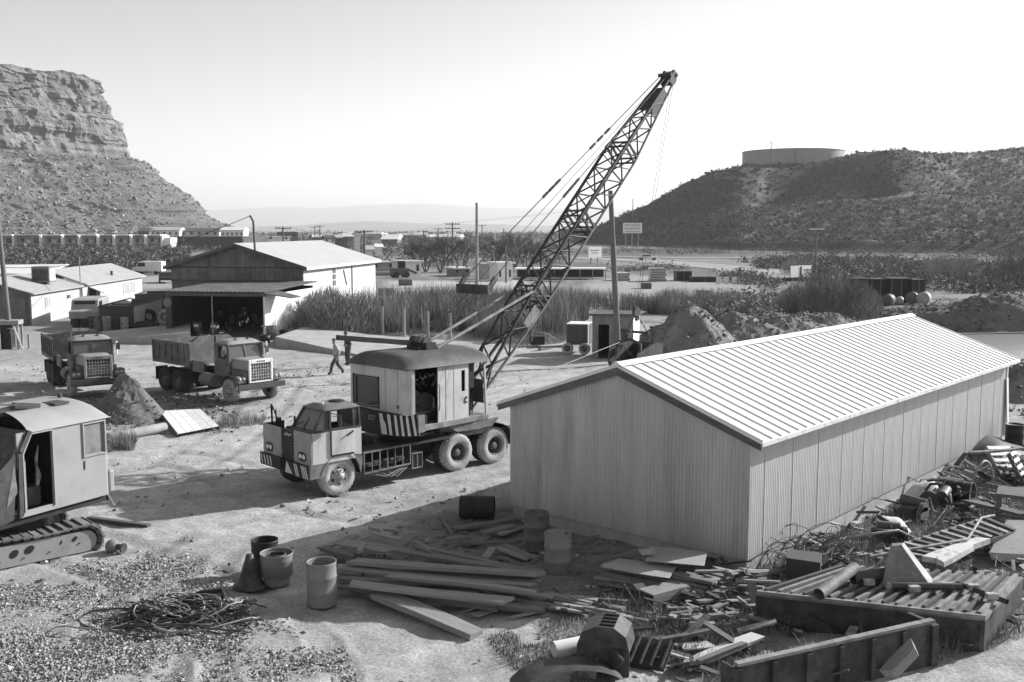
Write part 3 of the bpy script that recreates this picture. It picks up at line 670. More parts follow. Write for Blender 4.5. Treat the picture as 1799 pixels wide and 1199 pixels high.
# ---- front: two pale panels, dark grille, nose
FX = .92
MB().box((FX - .05, .34, .94), (FX, 1.24, 1.84)).obj('front_panel', m_greyp if False else m_creamd, crane, bevel=.015)
MB().box((FX - .05, -1.36, .94), (FX, -.36, 1.80)).obj('front_panel', m_creamd, crane, bevel=.015)
gr = MB().box((FX - .16, -.36, .90), (FX - .05, .34, 1.78)).obj('grille', m_black, crane)
mb = MB()
for k in range(9): mb.box((FX - .05, -.34, .96 + k * .09), (FX - .035, .32, .985 + k * .09))
mb.obj('grille_bar', m_dark, gr)
mb = MB(); pts = [(FX - .02, .18 - .36 * i / 8, 1.66 + .035 * math.sin(i * 1.6)) for i in range(9)]; mb.tube(pts, .014, 6); mb.obj('emblem', m_white, gr)
MB().box((.25, -1.36, .94), (FX - .06, -1.30, 1.80)).obj('nose_side', m_dark, crane)
MB().box((.25, -1.29, 1.35), (FX - .06, .1, 1.40)).obj('nose_deck', m_black, crane)
MB().box((-.7, -1.36, 1.0), (.2, -.1, 1.62)).obj('engine_cover', m_black, crane, bevel=.05)
for x, y, zt, rr in ((.70, -1.2, 2.35, .03), (.66, -1.02, 2.22, .02), (.55, -1.05, 1.95, .07), (.78, .22, 2.2, .03), (.78, .15, 1.95, .02)):
    MB().cyl((x, y, 1.4), (x + .02, y, zt), rr, n=8).obj('upright_pipe', m_black, crane)
MB().bar((.70, -1.2, 2.3), (.56, -.98, 1.7), .03).obj('upright_brace', m_black, crane)
for y0 in (.80, -1.0):
    hb = MB(); M = Matrix.Translation((FX + .012, y0 - .01, 1.16)) @ Matrix.Rotation(math.pi / 2, 4, 'Y')
    hb.add([M @ Vector((.13 * (abs(math.sin(a)) ** .7) * (1 if math.sin(a) > 0 else -1), .22 * (abs(math.cos(a)) ** .7) * (1 if math.cos(a) > 0 else -1), 0)) for a in [2 * math.pi * k / 20 for k in range(20)]], [tuple(range(20))])
    h = hb.obj('headlight_bezel', m_black, crane)
    for dy in (-.09, .09):
        MB().lathe([(0, .03), (.05, .025), (.072, .005), (.075, 0)], 14, Matrix.Translation((FX + .014, y0 - .01 + dy, 1.16)) @ Matrix.Rotation(math.pi / 2, 4, 'Y')).obj('headlight', MAT('lamp_glass', .65, .2, 0, .1, 5), h)
# striped bumper boards
bp = MB(); bp.hexa([(FX + .05, .02, .60), (FX + .05, 1.26, .58), (FX + .10, 1.26, .58), (FX + .10, .02, .60), (FX + .05, .02, .96), (FX + .05, 1.26, .96), (FX + .10, 1.26, .96), (FX + .10, .02, .96)])
bump1 = bp.obj('bumper_board', m_black, crane)
bp = MB(); bp.box((FX + .04, -1.40, .62), (FX + .09, -.25, .97)); bump2 = bp.obj('bumper_board', m_black, crane)
def stripe(parent, x, y0, y1, z0, z1, sk, w, mat=None):
    MB().hexa([(x, y0, z0), (x + .006, y0, z0), (x + .006, y0 + w, z0), (x, y0 + w, z0), (x, y1, z1), (x + .006, y1, z1), (x + .006, y1 + w, z1), (x, y1 + w, z1)]).obj('stripe', mat or m_whitew, parent)
for k in range(4): stripe(bump2, FX + .094, -1.28 + k * .17, -1.36 + k * .17, .66, .93, 0, .06)
for y in (.48, .58, .86, .96, 1.06): stripe(bump1, FX + .104, y + .14, y, .61, .94, 0, .055)
MB().add([(FX + .108, .02, .62), (FX + .108, .44, .62), (FX + .108, .12, .95)], [(0, 1, 2)]).obj('stripe', m_whitew, bump1)
MB().bar((FX + .08, -.1, .45), (FX + .08, -.1, .95), .05).obj('tow_hook', m_black, crane)
MB().hexa([(-.1 + .55, 1.20, .60), (FX + .05, 1.20, .58), (FX + .05, 1.245, .58), (.45, 1.245, .60), (.35, 1.20, .98), (FX + .05, 1.20, .96), (FX + .05, 1.245, .96), (.35, 1.245, .98)]).obj('side_skirt', m_greyp, crane)
# ---- cab
cy0, cy1 = .12, 1.24
mb = MB()
mb.wall(-.72, FX - .06, .98, 1.86, [], lambda u, z, d: (u, cy1 - d, z), .05)     # outer side
mb.obj('cab_side', m_cream, crane)
MB().box((-.72, cy0, 1.0), (-.66, cy1 - .055, 1.86)).obj('cab_back', m_creamd, crane)
MB().box((-.64, cy0, 1.12), (FX - .08, cy0 + .04, 1.86)).obj('cab_inner_side', m_dark, crane)
door = MB().hexa([(-.45, cy1 + .002, 1.17), (.28, cy1 + .002, 1.17), (.28, cy1 + .028, 1.17), (-.45, cy1 + .028, 1.17), (-.45, cy1 + .002, 1.84), (.30, cy1 + .002, 1.84), (.30, cy1 + .028, 1.84), (-.45, cy1 + .028, 1.84)]).obj('door', m_cream, crane, bevel=.01)
MB().bar((-.42, cy1 + .06, 1.78), (-.20, cy1 + .06, 1.66), .035).obj('handle', m_dark, door)
MB().box((.27, cy1 + .001, 1.15), (.30, cy1 + .034, 1.86)).obj('hinge_strip', m_black, door)
MB().box((-.45, cy1 + .001, 1.13), (.26, cy1 + .034, 1.165)).obj('sill', m_black, door)
# upper cab, dark frame
mb = MB()
for (a, b2) in (((.84, cy1 - .03, 1.86), (.44, cy1 - .06, 2.44)), ((.84, cy0 + .03, 1.86), (.44, cy0 + .06, 2.44)), ((.30, cy1 - .03, 1.86), (.28, cy1 - .05, 2.44)), ((-.48, cy1 - .03, 1.86), (-.46, cy1 - .05, 2.44)), ((-.68, cy1 - .03, 1.86), (-.66, cy1 - .06, 2.44)), ((-.68, cy0 + .03, 1.86), (-.66, cy0 + .06, 2.44)), ((.84, cy0 + .04, 1.87), (.84, cy1 - .04, 1.87)), ((.44, cy0 + .06, 2.42), (.44, cy1 - .06, 2.42)), ((-.68, cy1 - .03, 1.875), (.84, cy1 - .03, 1.875)), ((-.66, cy1 - .05, 2.42), (.44, cy1 - .05, 2.42)), ((-.66, cy0 + .05, 2.42), (.44, cy0 + .05, 2.42)), ((.40, (cy0 + cy1) / 2, 2.4), (.82, (cy0 + cy1) / 2, 1.88))):
    mb.bar(a, b2, .075, .06)
mb.box((-.665, cy1 - .07, 1.9), (-.48, cy1 - .03, 2.42)); mb.box((-.70, cy0 + .02, 1.86), (-.66, cy1 - .03, 2.44))
mb.obj('cab_frame', m_dark, crane)
def cabroof(u, v):
    x = -.74 + 1.24 * u; y = cy0 - .02 + (cy1 - cy0 + .03) * v
    e = (1 - abs(2 * u - 1) ** 5) * (1 - abs(2 * v - 1) ** 5); return (x, y, 2.43 + .13 * e)
mb = MB(); mb.grid(cabroof, 14, 14); mb.box((-.73, cy0 - .01, 2.425), (.49, cy1 + .0, 2.44)); rf2 = mb.obj('cab_roof', MAT('faded_cab_roof', .16, .5, 0, .2, 2), crane)
MB().bar((.30, .45, 2.57), (.22, .80, 2.57), .05, .05).obj('marker_lamp', m_white, rf2)
MB().lathe([(.0, .05), (.20, .04), (.24, 0)], 20, Matrix.Translation((-.25, .72, 2.555))).obj('roof_vent', m_black, rf2)
gl = MAT('cab_glass', .10, .06, 0, .1, 1, spec=.9)
MB().add([(.80, cy0 + .08, 1.92), (.80, cy1 - .08, 1.92), (.455, cy1 - .10, 2.40), (.455, cy0 + .10, 2.40)], [(0, 1, 2, 3)]).obj('windscreen', gl, crane)
MB().add([(.76, cy1 - .035, 1.91), (.34, cy1 - .035, 1.91), (.32, cy1 - .05, 2.40), (.46, cy1 - .05, 2.40)], [(0, 1, 2, 3)]).obj('quarter_window', gl, crane)
MB().box((-.55, cy0 + .2, 1.2), (-.2, cy1 - .2, 1.75)).obj('seat', m_black, crane)
mr = MB().box((.10, cy1 + .12, 1.98), (.13, cy1 + .28, 2.30)).obj('mirror', m_dark, crane); MB().bar((.3, cy1, 2.36), (.12, cy1 + .2, 2.30), .02).obj('mirror_arm', m_dark, mr)
# front fender arch
def arch(u, v):
    a = R(12) + R(150) * u; rr = .66; return (-.02 + rr * math.cos(a), .86 + .40 * v, .50 + rr * math.sin(a) * 1.0)
MB().grid(arch, 16, 2).obj('fender', m_dark, crane, recalc=False)
MB().hexa([(-.70, 1.19, .52), (-.62, 1.19, .78), (-.62, 1.24, .78), (-.70, 1.24, .52), (-.78, 1.19, 1.05), (-.45, 1.19, 1.12), (-.45, 1.24, 1.12), (-.78, 1.24, 1.05)]).obj('fender_flare', m_greyp, crane)
MB().box((-.78, .5, .5), (-.72, 1.22, 1.1)).obj('splash_guard', m_black, crane)
# side rack like a ladder
lad = MB()
lad.bar((-.78, 1.24, 1.08), (-2.42, 1.24, 1.10), .045); lad.bar((-.80, 1.24, .48), (-2.42, 1.24, .53), .045)
rack = lad.obj('side_rack', m_rustl, crane)
for k in range(7):
    x = -.80 - k * .27; MB().bar((x, 1.24, .50), (x, 1.24, 1.07), .025).obj('rung', m_rustl, rack)
for k in range(26): pass
mb = MB()
for k in range(22):
    x = random.uniform(-2.3, -.9); y = random.uniform(.75, 1.15); z = random.uniform(.55, .72); mb.bar((x, y, z), (x + random.uniform(-.2, .2), y + random.uniform(-.1, .1), z + random.uniform(-.03, .1)), random.uniform(.03, .07))
mb.obj('rack_contents', m_rust, crane, kind='stuff')
MB().box((-2.4, .7, .46), (-.85, 1.18, .50)).obj('rack_floor', m_black, crane)
for k in range(3): MB().tube([(-1.0 - k * .3, 1.15, .45), (-1.5 - k * .2, 1.3, .30 - .03 * k), (-2.1 - k * .1, 1.22, .44)], .018, 6).obj('hanging_hose', m_rustl, crane)
tb = MB(); tb.box((-2.85, .85, .36), (-2.50, 1.22, .80)); tb = tb.obj('tool_box', m_dark, crane, bevel=.02)
for z in (.36, .8): MB().tube([(-2.86, 1.235, z), (-2.48, 1.235, z)], .02, 6).obj('box_rail', m_greyp, tb)
for x in (-2.86, -2.67, -2.49): MB().tube([(x, 1.235, .36), (x, 1.235, .8)], .014, 6).obj('box_rail', m_greyp, tb)
# rear mudguard
def mudg(u, v):
    a = R(175) - R(105) * (1 - u); return (-5.78 + .74 * math.cos(a) * -1 * -1, .60 + .68 * v, .57 + .74 * math.sin(a))
def mudg(u, v):
    a = R(100) + R(85) * u; return (-5.80 + .72 * math.cos(a), .55 + .72 * v, .57 + .72 * math.sin(a))
MB().grid(mudg, 12, 2).obj('mudguard', m_black, crane, recalc=False)
MB().hexa([(-5.7, 1.0, 1.2), (-4.3, 1.0, 1.2), (-4.3, 1.14, 1.2), (-5.7, 1.14, 1.2), (-6.0, 1.0, 1.44), (-3.9, 1.0, 1.44), (-3.9, 1.14, 1.44), (-6.0, 1.14, 1.44)]).obj('outrigger_beam', m_rustl, crane)
# ---- upper works in their own frame: x' along the boom, y' left of it
HA = R(47.5) - CRZ
HM = Matrix.Translation((-3.3, 0, 0)) @ Matrix.Rotation(HA, 4, 'Z')
def up(mb_, name, mat, parent=None, **k):
    o = mb_.obj(name, mat, parent or crane, **k)
    if parent is None or parent == crane: o.matrix_local = HM
    return o
X0, X1, YR, YL, ZD, ZE = -1.22, 2.12, -1.32, 1.42, 1.62, 3.35
up(MB().box((X0 + .30, YL - .02, 1.45), (X1 + .05, YR, ZD)), 'house_deck', m_rustl, bevel=.01)
deck2 = MB(); deck2.box((X0 + .2, -.9, 1.36), (X1 - .2, .9, 1.45)); up(deck2, 'deck_beam', m_black)
# walls
def rw(u, z, d): return (u, YR + d, z)
ws = MB(); ws.wall(0.0, 1.28, ZD + .002, ZE, [(.98, 1.14, 2.45, 3.10)], rw, .04); up(ws, 'side_panel', m_cream)
ws = MB(); ws.wall(X0 + .24, X0 + .30, 2.0, ZE, [], rw, .04); up(ws, 'door_jamb', m_creamd)
ws = MB(); ws.wall(X0 + .2, X1 - .1, ZD, ZE, [], lambda u, z, d: (u, YL - d, z), .04); up(ws, 'far_side', m_creamd)
bw_ = MB()
bw_.wall(YR + .24, YL - .24, 1.98, ZE, [(-.02, 1.08, 2.12, 2.96)], lambda u, z, d: (X0 + d, u, z), .04)
for (cx, cy, a0) in ((X0 + .24, YR + .24, 180), (X0 + .24, YL - .24, 90)):
    arc = [(cx + .24 * math.cos(R(a0 + k * 11.25)), cy + .24 * math.sin(R(a0 + k * 11.25))) for k in range(9)]
    vs = []
    for p in arc: vs += [(p[0], p[1], 1.98), (p[0], p[1], ZE)]
    bw_.add(vs, [(2 * i, 2 * i + 2, 2 * i + 3, 2 * i + 1) for i in range(8)], True)
back = up(bw_, 'back_wall', m_cream, recalc=False)
wf = MB()
for a, b2 in (((X0 - .012, -.05, 2.09), (X0 - .012, 1.11, 2.09)), ((X0 - .012, -.05, 2.99), (X0 - .012, 1.11, 2.99)), ((X0 - .012, -.05, 2.06), (X0 - .012, -.05, 3.02)), ((X0 - .012, 1.11, 2.06), (X0 - .012, 1.11, 3.02))): wf.bar(a, b2, .05, .03)
wf.obj('window_frame', m_black, back)
MB().box((X0 + .045, -.02, 2.12), (X0 + .055, 1.08, 2.96)).obj('window_pane', m_glass, back)
# roof shell
def hroof(u, v):
    x = X0 - .10 + (X1 - X0 + .22) * u; y = YR - .10 + (YL - YR + .20) * v
    cu = abs(2 * u - 1); cv = abs(2 * v - 1)
    e = (1 - max(0, (cu - .72) / .28) ** 2.2) if u < .5 else (1 - max(0, (cu - .9) / .1) ** 2.5)
    w_ = (1 - cv ** 3.2)
    # plan corners pulled in at the back
    k = max(0, (0.14 - u) / .14); y = y * (1 - .07 * k * k)
    return (x, y, ZE - .06 + .40 * max(0, e) ** .6 * max(0, w_) ** .75 + .05 * (1 - u))
mb = MB(); mb.grid(hroof, 34, 30); mb.box((X0 + .0, YR + .02, ZE - .05), (X1 + .04, YL - .02, ZE - .005))
hr = up(mb, 'house_roof', m_roofd, recalc=False)
# counterweight skirt with stripes
def cw_curve(t):   # plan curve from far left rear round to the right flank
    pts = [(X0 + .55, 1.45), (X0 + .12, 1.30), (X0 - .12, .8), (X0 - .20, .1), (X0 - .12, -.7), (X0 + .06, -1.18), (X0 + .40, -1.40)]
    f = t * (len(pts) - 1); i = min(int(f), len(pts) - 2); f -= i
    p0, p1, p2, p3 = [Vector((*pts[max(0, min(len(pts) - 1, i + k))], 0)) for k in (-1, 0, 1, 2)]
    return 0.5 * ((2 * p1) + (p2 - p0) * f + (2 * p0 - 5 * p1 + 4 * p2 - p3) * f * f + (3 * p1 - p0 - 3 * p2 + p3) * f ** 3)
CWZ0, CWZ1 = 1.36, 2.0
def cwf(t, z, off=0.0):
    p = cw_curve(t); d = (cw_curve(min(1, t + .01)) - cw_curve(max(0, t - .01))).normalized(); nrm = Vector((d.y, -d.x, 0)) * -1
    k = (z - CWZ0) / (CWZ1 - CWZ0)
    c = Vector((.3, 0, 0)); out = (p - c).normalized()
    return p + out * (off + .10 * (1 - k)) + Vector((0, 0, z))
mb = MB(); mb.grid(lambda u, v: cwf(u, CWZ0 + (CWZ1 - CWZ0) * v), 48, 2); mb.box((X0 + .0, -1.2, CWZ0 + .01), (X0 + .9, 1.35, CWZ1 - .03))
for zz in (CWZ0, CWZ1):
    ring = [cwf(k / 24, zz) for k in range(25)] + [Vector((.2, -1.2, zz)), Vector((.2, 1.2, zz))]; mb.add(ring, [tuple(range(27))])
cw = up(mb, 'counterweight', m_black, recalc=False)
for k in range(7):
    t0 = .575 + k * .063; dt_ = .027; sk = .034
    vs = []
    for j in range(5):
        z = CWZ0 + .03 + (CWZ1 - CWZ0 - .05) * j / 4; sh = sk * (1 - j / 4)
        vs += [cwf(t0 + sh, z, .012), cwf(min(1, t0 + sh + dt_ * (1.6 if k == 0 and j < 3 else 1)), z, .012)]
    MB().add(vs, [(2 * i, 2 * i + 1, 2 * i + 3, 2 * i + 2) for i in range(4)]).obj('stripe', m_white, cw, recalc=False)
# lettering on the counterweight
fc = bpy.data.curves.new('lettering', 'FONT'); fc.body = 'EST'; fc.size = .21; fc.extrude = .004; fc.align_x = 'CENTER'; fc.resolution_u = 3
_tmp = bpy.data.objects.new('lettering', fc); COL.objects.link(_tmp); bpy.context.view_layer.update()
_me = bpy.data.meshes.new_from_object(_tmp.evaluated_get(bpy.context.evaluated_depsgraph_get())); bpy.data.objects.remove(_tmp)
fo = bpy.data.objects.new('lettering', _me); COL.objects.link(fo); _me.materials.clear(); fo.parent = cw; _me.materials.append(m_riml)
pL = cwf(.535, 1.62, .03); pA, pB = cwf(.44, 1.62, .03), cwf(.56, 1.62, .03); dv = (pB - pA).normalized()
nv = Vector((dv.y, -dv.x, 0)) 
if nv.x > 0: nv = -nv
xax = Vector((0, 0, 1)).cross(nv).normalized()
fo.matrix_local = Matrix(((xax.x, 0, nv.x, pL.x + nv.x * .02), (xax.y, 0, nv.y, pL.y + nv.y * .02), (0, 1, 0, 1.76), (0, 0, 0, 1)))
up(MB().box((X0 + .30, YR - .14, 1.46), (X0 + .55, YR - .10, 1.98)), 'guard_plate', m_rustl)
for y in (-.9, -.35): up(MB().box((X0 - .006, y - .012, 2.0), (X0 + .0, y + .012, 3.3)), 'panel_seam', m_creamd)
for x in (.32, .66): up(MB().box((x - .01, YR - .006, ZD + .03), (x + .01, YR - .001, ZE - .05)), 'panel_seam', m_creamd)
for k in range(12): up(MB().cyl((X0 - .012, -1.05 + k * .2, 2.03), (X0 + .0, -1.05 + k * .2, 2.03), .014, n=6), 'rivet', m_creamd)
up(MB().tube([(-.02, YR - .05, 2.0), (-.02, YR - .09, 2.1), (-.02, YR - .09, 2.7), (-.02, YR - .05, 2.8)], .015, 6), 'grab_rail', m_dark)
up(MB().tube([(X0 - .3, .9, 2.05), (X0 - .34, .5, 2.12), (X0 - .36, -.4, 2.05), (X0 - .2, -1.1, 2.02)], .02, 6), 'hose', m_black)
# machinery inside the open side
mach = MB()
mach.cyl((-.75, -.9, 2.2), (-.75, .9, 2.2), .32, n=20); mach.cyl((-.75, -.95, 2.2), (-.75, -.85, 2.2), .48, n=20); mach.cyl((-.2, -.9, 2.1), (-.2, .9, 2.1), .28, n=20); mach.cyl((-.2, -.98, 2.1), (-.2, -.88, 2.1), .42, n=20)
mach.box((-.95, -.6, 1.63), (.9, .6, 1.95)); mach.box((-1.0, .2, 2.4), (.2, .9, 3.0))
for k in range(24):
    p = Vector((random.uniform(-1, .1), random.uniform(-1.15, -.6), random.uniform(1.7, 3.1))); q2 = p + Vector((random.uniform(-.4, .4), random.uniform(-.15, .15), random.uniform(-.35, .35))); mach.tube([p, q2], random.uniform(.012, .035), 6)
up(mach, 'machinery', m_dark)
lin = MB(); lin.box((X0 + .26, YL - .08, ZD), (1.26, YL - .05, ZE - .06)); lin.box((1.22, YR + .06, ZD), (1.27, YL - .1, ZE - .06)); lin.box((X0 + .1, 1.12, 2.02), (X0 + .2, YL - .2, ZE - .06)); lin.box((X0 + .4, -.3, 2.2), (X0 + .46, 1.2, ZE - .06)); up(lin, 'shade_lining', m_black)  # black sheets added inside so the open house looks dark
for k in range(3):
    p = Vector((-.9 + k * .35, -1.12, 2.95 + .05 * k)); up(MB().tube([p + Vector((i * .07, 0, .05 * math.sin(i * 2.2 + k))) for i in range(5)], .014, 6), 'bent_pipe', m_ropel)
# operator end: posts, door frame, seat
up(MB().bar((X1 - .02, YR + .04, ZD), (X1 - .12, YR + .04, ZE), .06), 'cab_post', m_cream)
up(MB().bar((X1 - .02, YL - .06, ZD), (X1 - .12, YL - .06, ZE), .06), 'cab_post', m_cream)
sw = MB(); sw.box((1.30, YR + .0, ZD + .05), (1.34, YR + .05, ZE - .02)); sw.box((1.34, YR + .1, 2.5), (1.62, YR + .16, ZE - .02)); up(sw, 'slide_door', m_black)
up(MB().box((1.36, -.55, ZD), (1.9, .1, 2.15)), 'operator_seat', m_black)
up(MB().hexa([(X1 - .06, YR + .1, 1.95), (X1 - .04, -.4, 1.95), (X1 - .03, -.4, 1.95), (X1 - .05, YR + .1, 1.95), (X1 - .12, YR + .1, 2.7), (X1 - .10, -.4, 2.7), (X1 - .09, -.4, 2.7), (X1 - .11, YR + .1, 2.7)]), 'front_glass', gl)
for k in range(4): up(MB().tube([(1.45 + k * .1, -1.0, ZD), (1.5 + k * .1, -1.02, 2.3 + .1 * (k % 2))], .02, 6), 'lever', m_dark)
lt = MB(); arc = [(1.18 + .06 * math.cos(a), YR - .012, 2.18 + .09 * math.sin(a)) for a in np.linspace(R(40), R(320), 10)]; lt.tube(arc, .016, 6); up(lt, 'handle', m_black)
# ---- boom
B0, B1 = Vector((2.05, 0, 1.48)), Vector((13.75, 0, 13.15)); BL = (B1 - B0).length; be = (B1 - B0).normalized(); bn = Vector((-be.z, 0, be.x)); by = Vector((0, 1, 0))
HWm, HHm = .43, .41
def bsec(t):
    if t < .30: k = t / .30; return (HWm, .06 + (HHm - .06) * k)
    if t < .74: return (HWm, HHm)
    k = (t - .74) / .26; return (HWm + (.17 - HWm) * k, HHm + (.14 - HHm) * k)
def bc(t, sy, sn):
    w, h = bsec(t); return B0 + be * (BL * t) + by * (w * sy) + bn * (h * sn)
CORN = [(-1, 1), (1, 1), (1, -1), (-1, -1)]
chs = MB().tube([bc(t, *CORN[0]) for t in (0, .3, .52, .74, 1)], .058, 8); boom = up(chs, 'boom', m_boom)
for i in (1, 2, 3): MB().tube([bc(t, *CORN[i]) for t in (0, .3, .52, .74, 1)], .058 if i != 3 else .045, 8).obj('chord', m_rustl if i == 3 else m_boom, boom)
nodes = [.02 + .0 * 0] ; tt = .03; nodes = []
while tt < .955: nodes.append(tt); tt += .043
for fi in range(4):
    a, b2 = CORN[fi], CORN[(fi + 1) % 4]
    for i in range(len(nodes) - 1):
        p, q2 = (a, b2) if (i + fi) % 2 == 0 else (b2, a)
        MB().tube([bc(nodes[i], *p), bc(nodes[i + 1], *q2)], .033, 5).obj('lacing_bar', m_boom, boom)
for fi in (0, 3):
    a, b2 = CORN[fi], CORN[(fi + 1) % 4]
    for i in range(6, len(nodes) - 1, 1):
        p, q2 = (b2, a) if (i + fi) % 2 == 0 else (a, b2)
        if fi == 0 or i % 2: MB().tube([bc(nodes[i], *p), bc(nodes[i + 1], *q2)], .024, 5).obj('lacing_bar', m_boom, boom)
for t in (.30, .315, .52, .535, .74, .755):
    for fi in range(4): MB().bar(bc(t, *CORN[fi]), bc(t, *CORN[(fi + 1) % 4]), .07).obj('joint_bar', m_boom, boom)
# plates near the tip and the lower section
for t0, t1 in ((.875, .96),):
    MB().hexa([bc(t0, -.9, .98), bc(t0, .9, .98), bc(t1, .9, .98), bc(t1, -.9, .98), bc(t0, -.9, 1.02), bc(t0, .9, 1.02), bc(t1, .9, 1.02), bc(t1, -.9, 1.02)]).obj('tip_plate', m_boom, boom)
    MB().hexa([bc(t0, -.98, -.8), bc(t0, -.98, .8), bc(t1, -.98, .8), bc(t1, -.98, -.8), bc(t0, -1.03, -.8), bc(t0, -1.03, .8), bc(t1, -1.03, .8), bc(t1, -1.03, -.8)]).obj('tip_plate', m_rust, boom)
MB().hexa([bc(.235, -1.0, -.9), bc(.235, -1.0, .1), bc(.285, -1.0, .1), bc(.285, -1.0, -.9), bc(.235, -1.06, -.9), bc(.235, -1.06, .1), bc(.285, -1.06, .1), bc(.285, -1.06, -.9)]).obj('side_plate', m_greyp, boom)
# head sheaves
for y in (-.12, .0, .12): MB().cyl(B1 + by * (y - .03) + be * .12, B1 + by * (y + .03) + be * .12, .28, n=20).obj('sheave', m_dark, boom)
hd = MB(); hd.bar(B1 + by * -.2 + be * -.2, B1 + by * -.22 + be * .35 + bn * .1, .10, .30); hd.bar(B1 + by * .2 + be * -.2, B1 + by * .22 + be * .35 + bn * .1, .10, .30); hd.bar(B1 + bn * .28 + by * -.3, B1 + bn * .28 + by * .3, .12); hd.bar(B1 + be * .3 + by * -.3, B1 + be * .3 + by * .3, .10); hd.obj('head_frame', m_boom, boom)
MB().bar(B1 + be * .35 - bn * .1, B1 + be * .45 - bn * .35, .10, .1).obj('head_light', m_riml, boom)
# ---- gantry, spreader and ropes
up(MB().box((.35, -.45, 3.70), (.75, .45, 3.92)), 'gantry_sheaves', m_black)
for y in (-.3, -.1, .1, .3): up(MB().cyl((.5, y - .03, 3.92), (.5, y + .03, 3.92), .17, n=14), 'gantry_sheave', m_dark)
up(MB().bar((.55, .15, 3.85), (-2.25, .55, 4.22), .17, .15), 'gantry_beam', m_black)
up(MB().bar((.3, -.25, 3.66), (.1, -.3, 3.78), .16, .1), 'gantry_foot', m_black)
SPR = Vector((2.87, 0, 5.45))
sp = MB(); sp.box((SPR.x - .10, -.72, SPR.z - .16), (SPR.x + .10, .72, SPR.z + .14)); spo = up(sp, 'spreader_bar', m_boom)
for y in (-.68, .68): MB().bar((SPR.x, y, SPR.z), (SPR.x + .3, y, SPR.z + .36), .08, .16).obj('spreader_link', m_boom, spo)
for k, y in enumerate((-.55, -.35, -.15, .15, .35, .55)): up(MB().tube([(SPR.x, y, SPR.z - .1), (.5, y * .5, 3.95)], .012, 5), 'hoist_rope', m_rope)
for y in (-.16, .16):
    a = B1 + bn * .3 + by * y; b2 = Vector((SPR.x + .25, y * 4, SPR.z + .33)); up(MB().tube([a, b2], .018, 5), 'pendant_rope', m_rope)
    for f in (.30, .34, .38, .56, .59, .62): p = a.lerp(b2, f); d = (b2 - a).normalized(); up(MB().tube([p, p + d * .32], .05, 6), 'pendant_clamp', m_boom)
for y in (-.42, .42): up(MB().tube([(.85, y * .9, 3.72), bc(.305, y / .42, .9)], .055, 8), 'boom_stop', m_rustl)
up(MB().tube([B1 + be * .1 + bn * .25, Vector((.6, 0, 3.9))], .010, 5), 'hoist_rope', m_rope)
def in_plane(px, py, yoff=0.0):
    """point of a pixel on the boom's vertical plane, in upper-works coordinates"""
    W = crane_M @ HM; o = W @ Vector((0, yoff, 0)); d = (W.to_3x3() @ Vector((1, 0, 0))); n_ = Vector((-d.y, d.x, 0))
    r = ray(px, py); t = n_.dot(Vector((o.x, o.y, 0))) / n_.dot(Vector((r.x, r.y, 0))); P = Vector((r.x * t, r.y * t, CAMH + r.z * t))
    return W.inverted() @ P, P
crane_M = Matrix.Translation(crane_o) @ Matrix.Rotation(CRZ, 4, 'Z')
blk_l, blk_w = in_plane(1118, 548)
for y in (-.06, .06): up(MB().tube([B1 + be * .15 - bn * .25 + by * y, blk_l + Vector((0, y, .12))], .009, 5), 'bucket_rope', m_rope)
_, tl = in_plane(1088, 602); tl_l, _w = in_plane(1088, 602)
up(MB().tube([(2.2, -.2, 1.75), tl_l], .016, 5), 'drag_rope', m_ropel)
up(MB().box((2.05, -.45, 1.45), (2.35, .2, 1.95)), 'fairlead', m_black)

# ================================================================== DRAGLINE BUCKET (hangs from the hoist ropes)
bu_l, bu_w = in_plane(1118, 622)
bk = E('dragline_bucket', bu_w, R(47.5), 'rusty dragline bucket hanging on chains from the crane, over the shed ridge', 'bucket')
def bloc(P): return Matrix.Rotation(-R(47.5), 4, 'Z') @ (Vector(P) - bu_w)
shell = MB()
# open scoop: bottom, back, two sides with raised hoop
prof = [(-.75, -.25), (-.62, -.42), (.1, -.45), (.62, -.30), (.66, .30), (.30, .38), (-.70, .10)]
for y in (-.52, .52): shell.prism(prof, 'y', y - .025, y + .025)
shell.hexa([(-.75, -.5, -.25), (.62, -.5, -.44), (.62, .5, -.44), (-.75, .5, -.25), (-.75, -.5, -.21), (.62, -.5, -.40), (.62, .5, -.40), (-.75, .5, -.21)])
shell.hexa([(.60, -.5, -.35), (.66, -.5, -.35), (.66, .5, -.35), (.60, .5, -.35), (.62, -.5, .32), (.68, -.5, .32), (.68, .5, .32), (.62, .5, .32)])
sho = shell.obj('bucket_shell', m_dark, bk); sho.scale = (1.25, 1.25, 1.25)
MB().tube([(-.55, -.55, .0), (-.50, -.55, .45), (-.45, 0, .62), (-.50, .55, .45), (-.55, .55, .0)], .06, 8).obj('arch', m_rust, bk)
for y in (-.42, -.14, .14, .42): MB().bar((-.70, y, -.27), (-1.0, y, -.30), .09, .05).obj('tooth', m_rustl, bk)
top = bloc(blk_w)
spz = 0.85
MB().bar((.05, -.55, spz), (.05, .55, spz), .09).obj('chain_spreader', m_dark, bk)
def chain(a, b2, name='chain'):
    mb_ = MB(); a, b2 = Vector(a), Vector(b2); n_ = max(3, int((b2 - a).length / .11))
    for i in range(n_):
        p, q2 = a.lerp(b2, i / n_), a.lerp(b2, (i + .85) / n_); mb_.bar(p, q2, .05 if i % 2 else .02, .02 if i % 2 else .05)
    return mb_.obj(name, m_rust, bk)
for y in (-.5, .5): chain((.05, y, spz), (.2, y, .3)); chain(top + Vector((0, y * .15, -.15)), (.05, y, spz))
chain((-.72, -.5, -.1), bloc(tl)); chain((-.72, .5, -.1), bloc(tl))
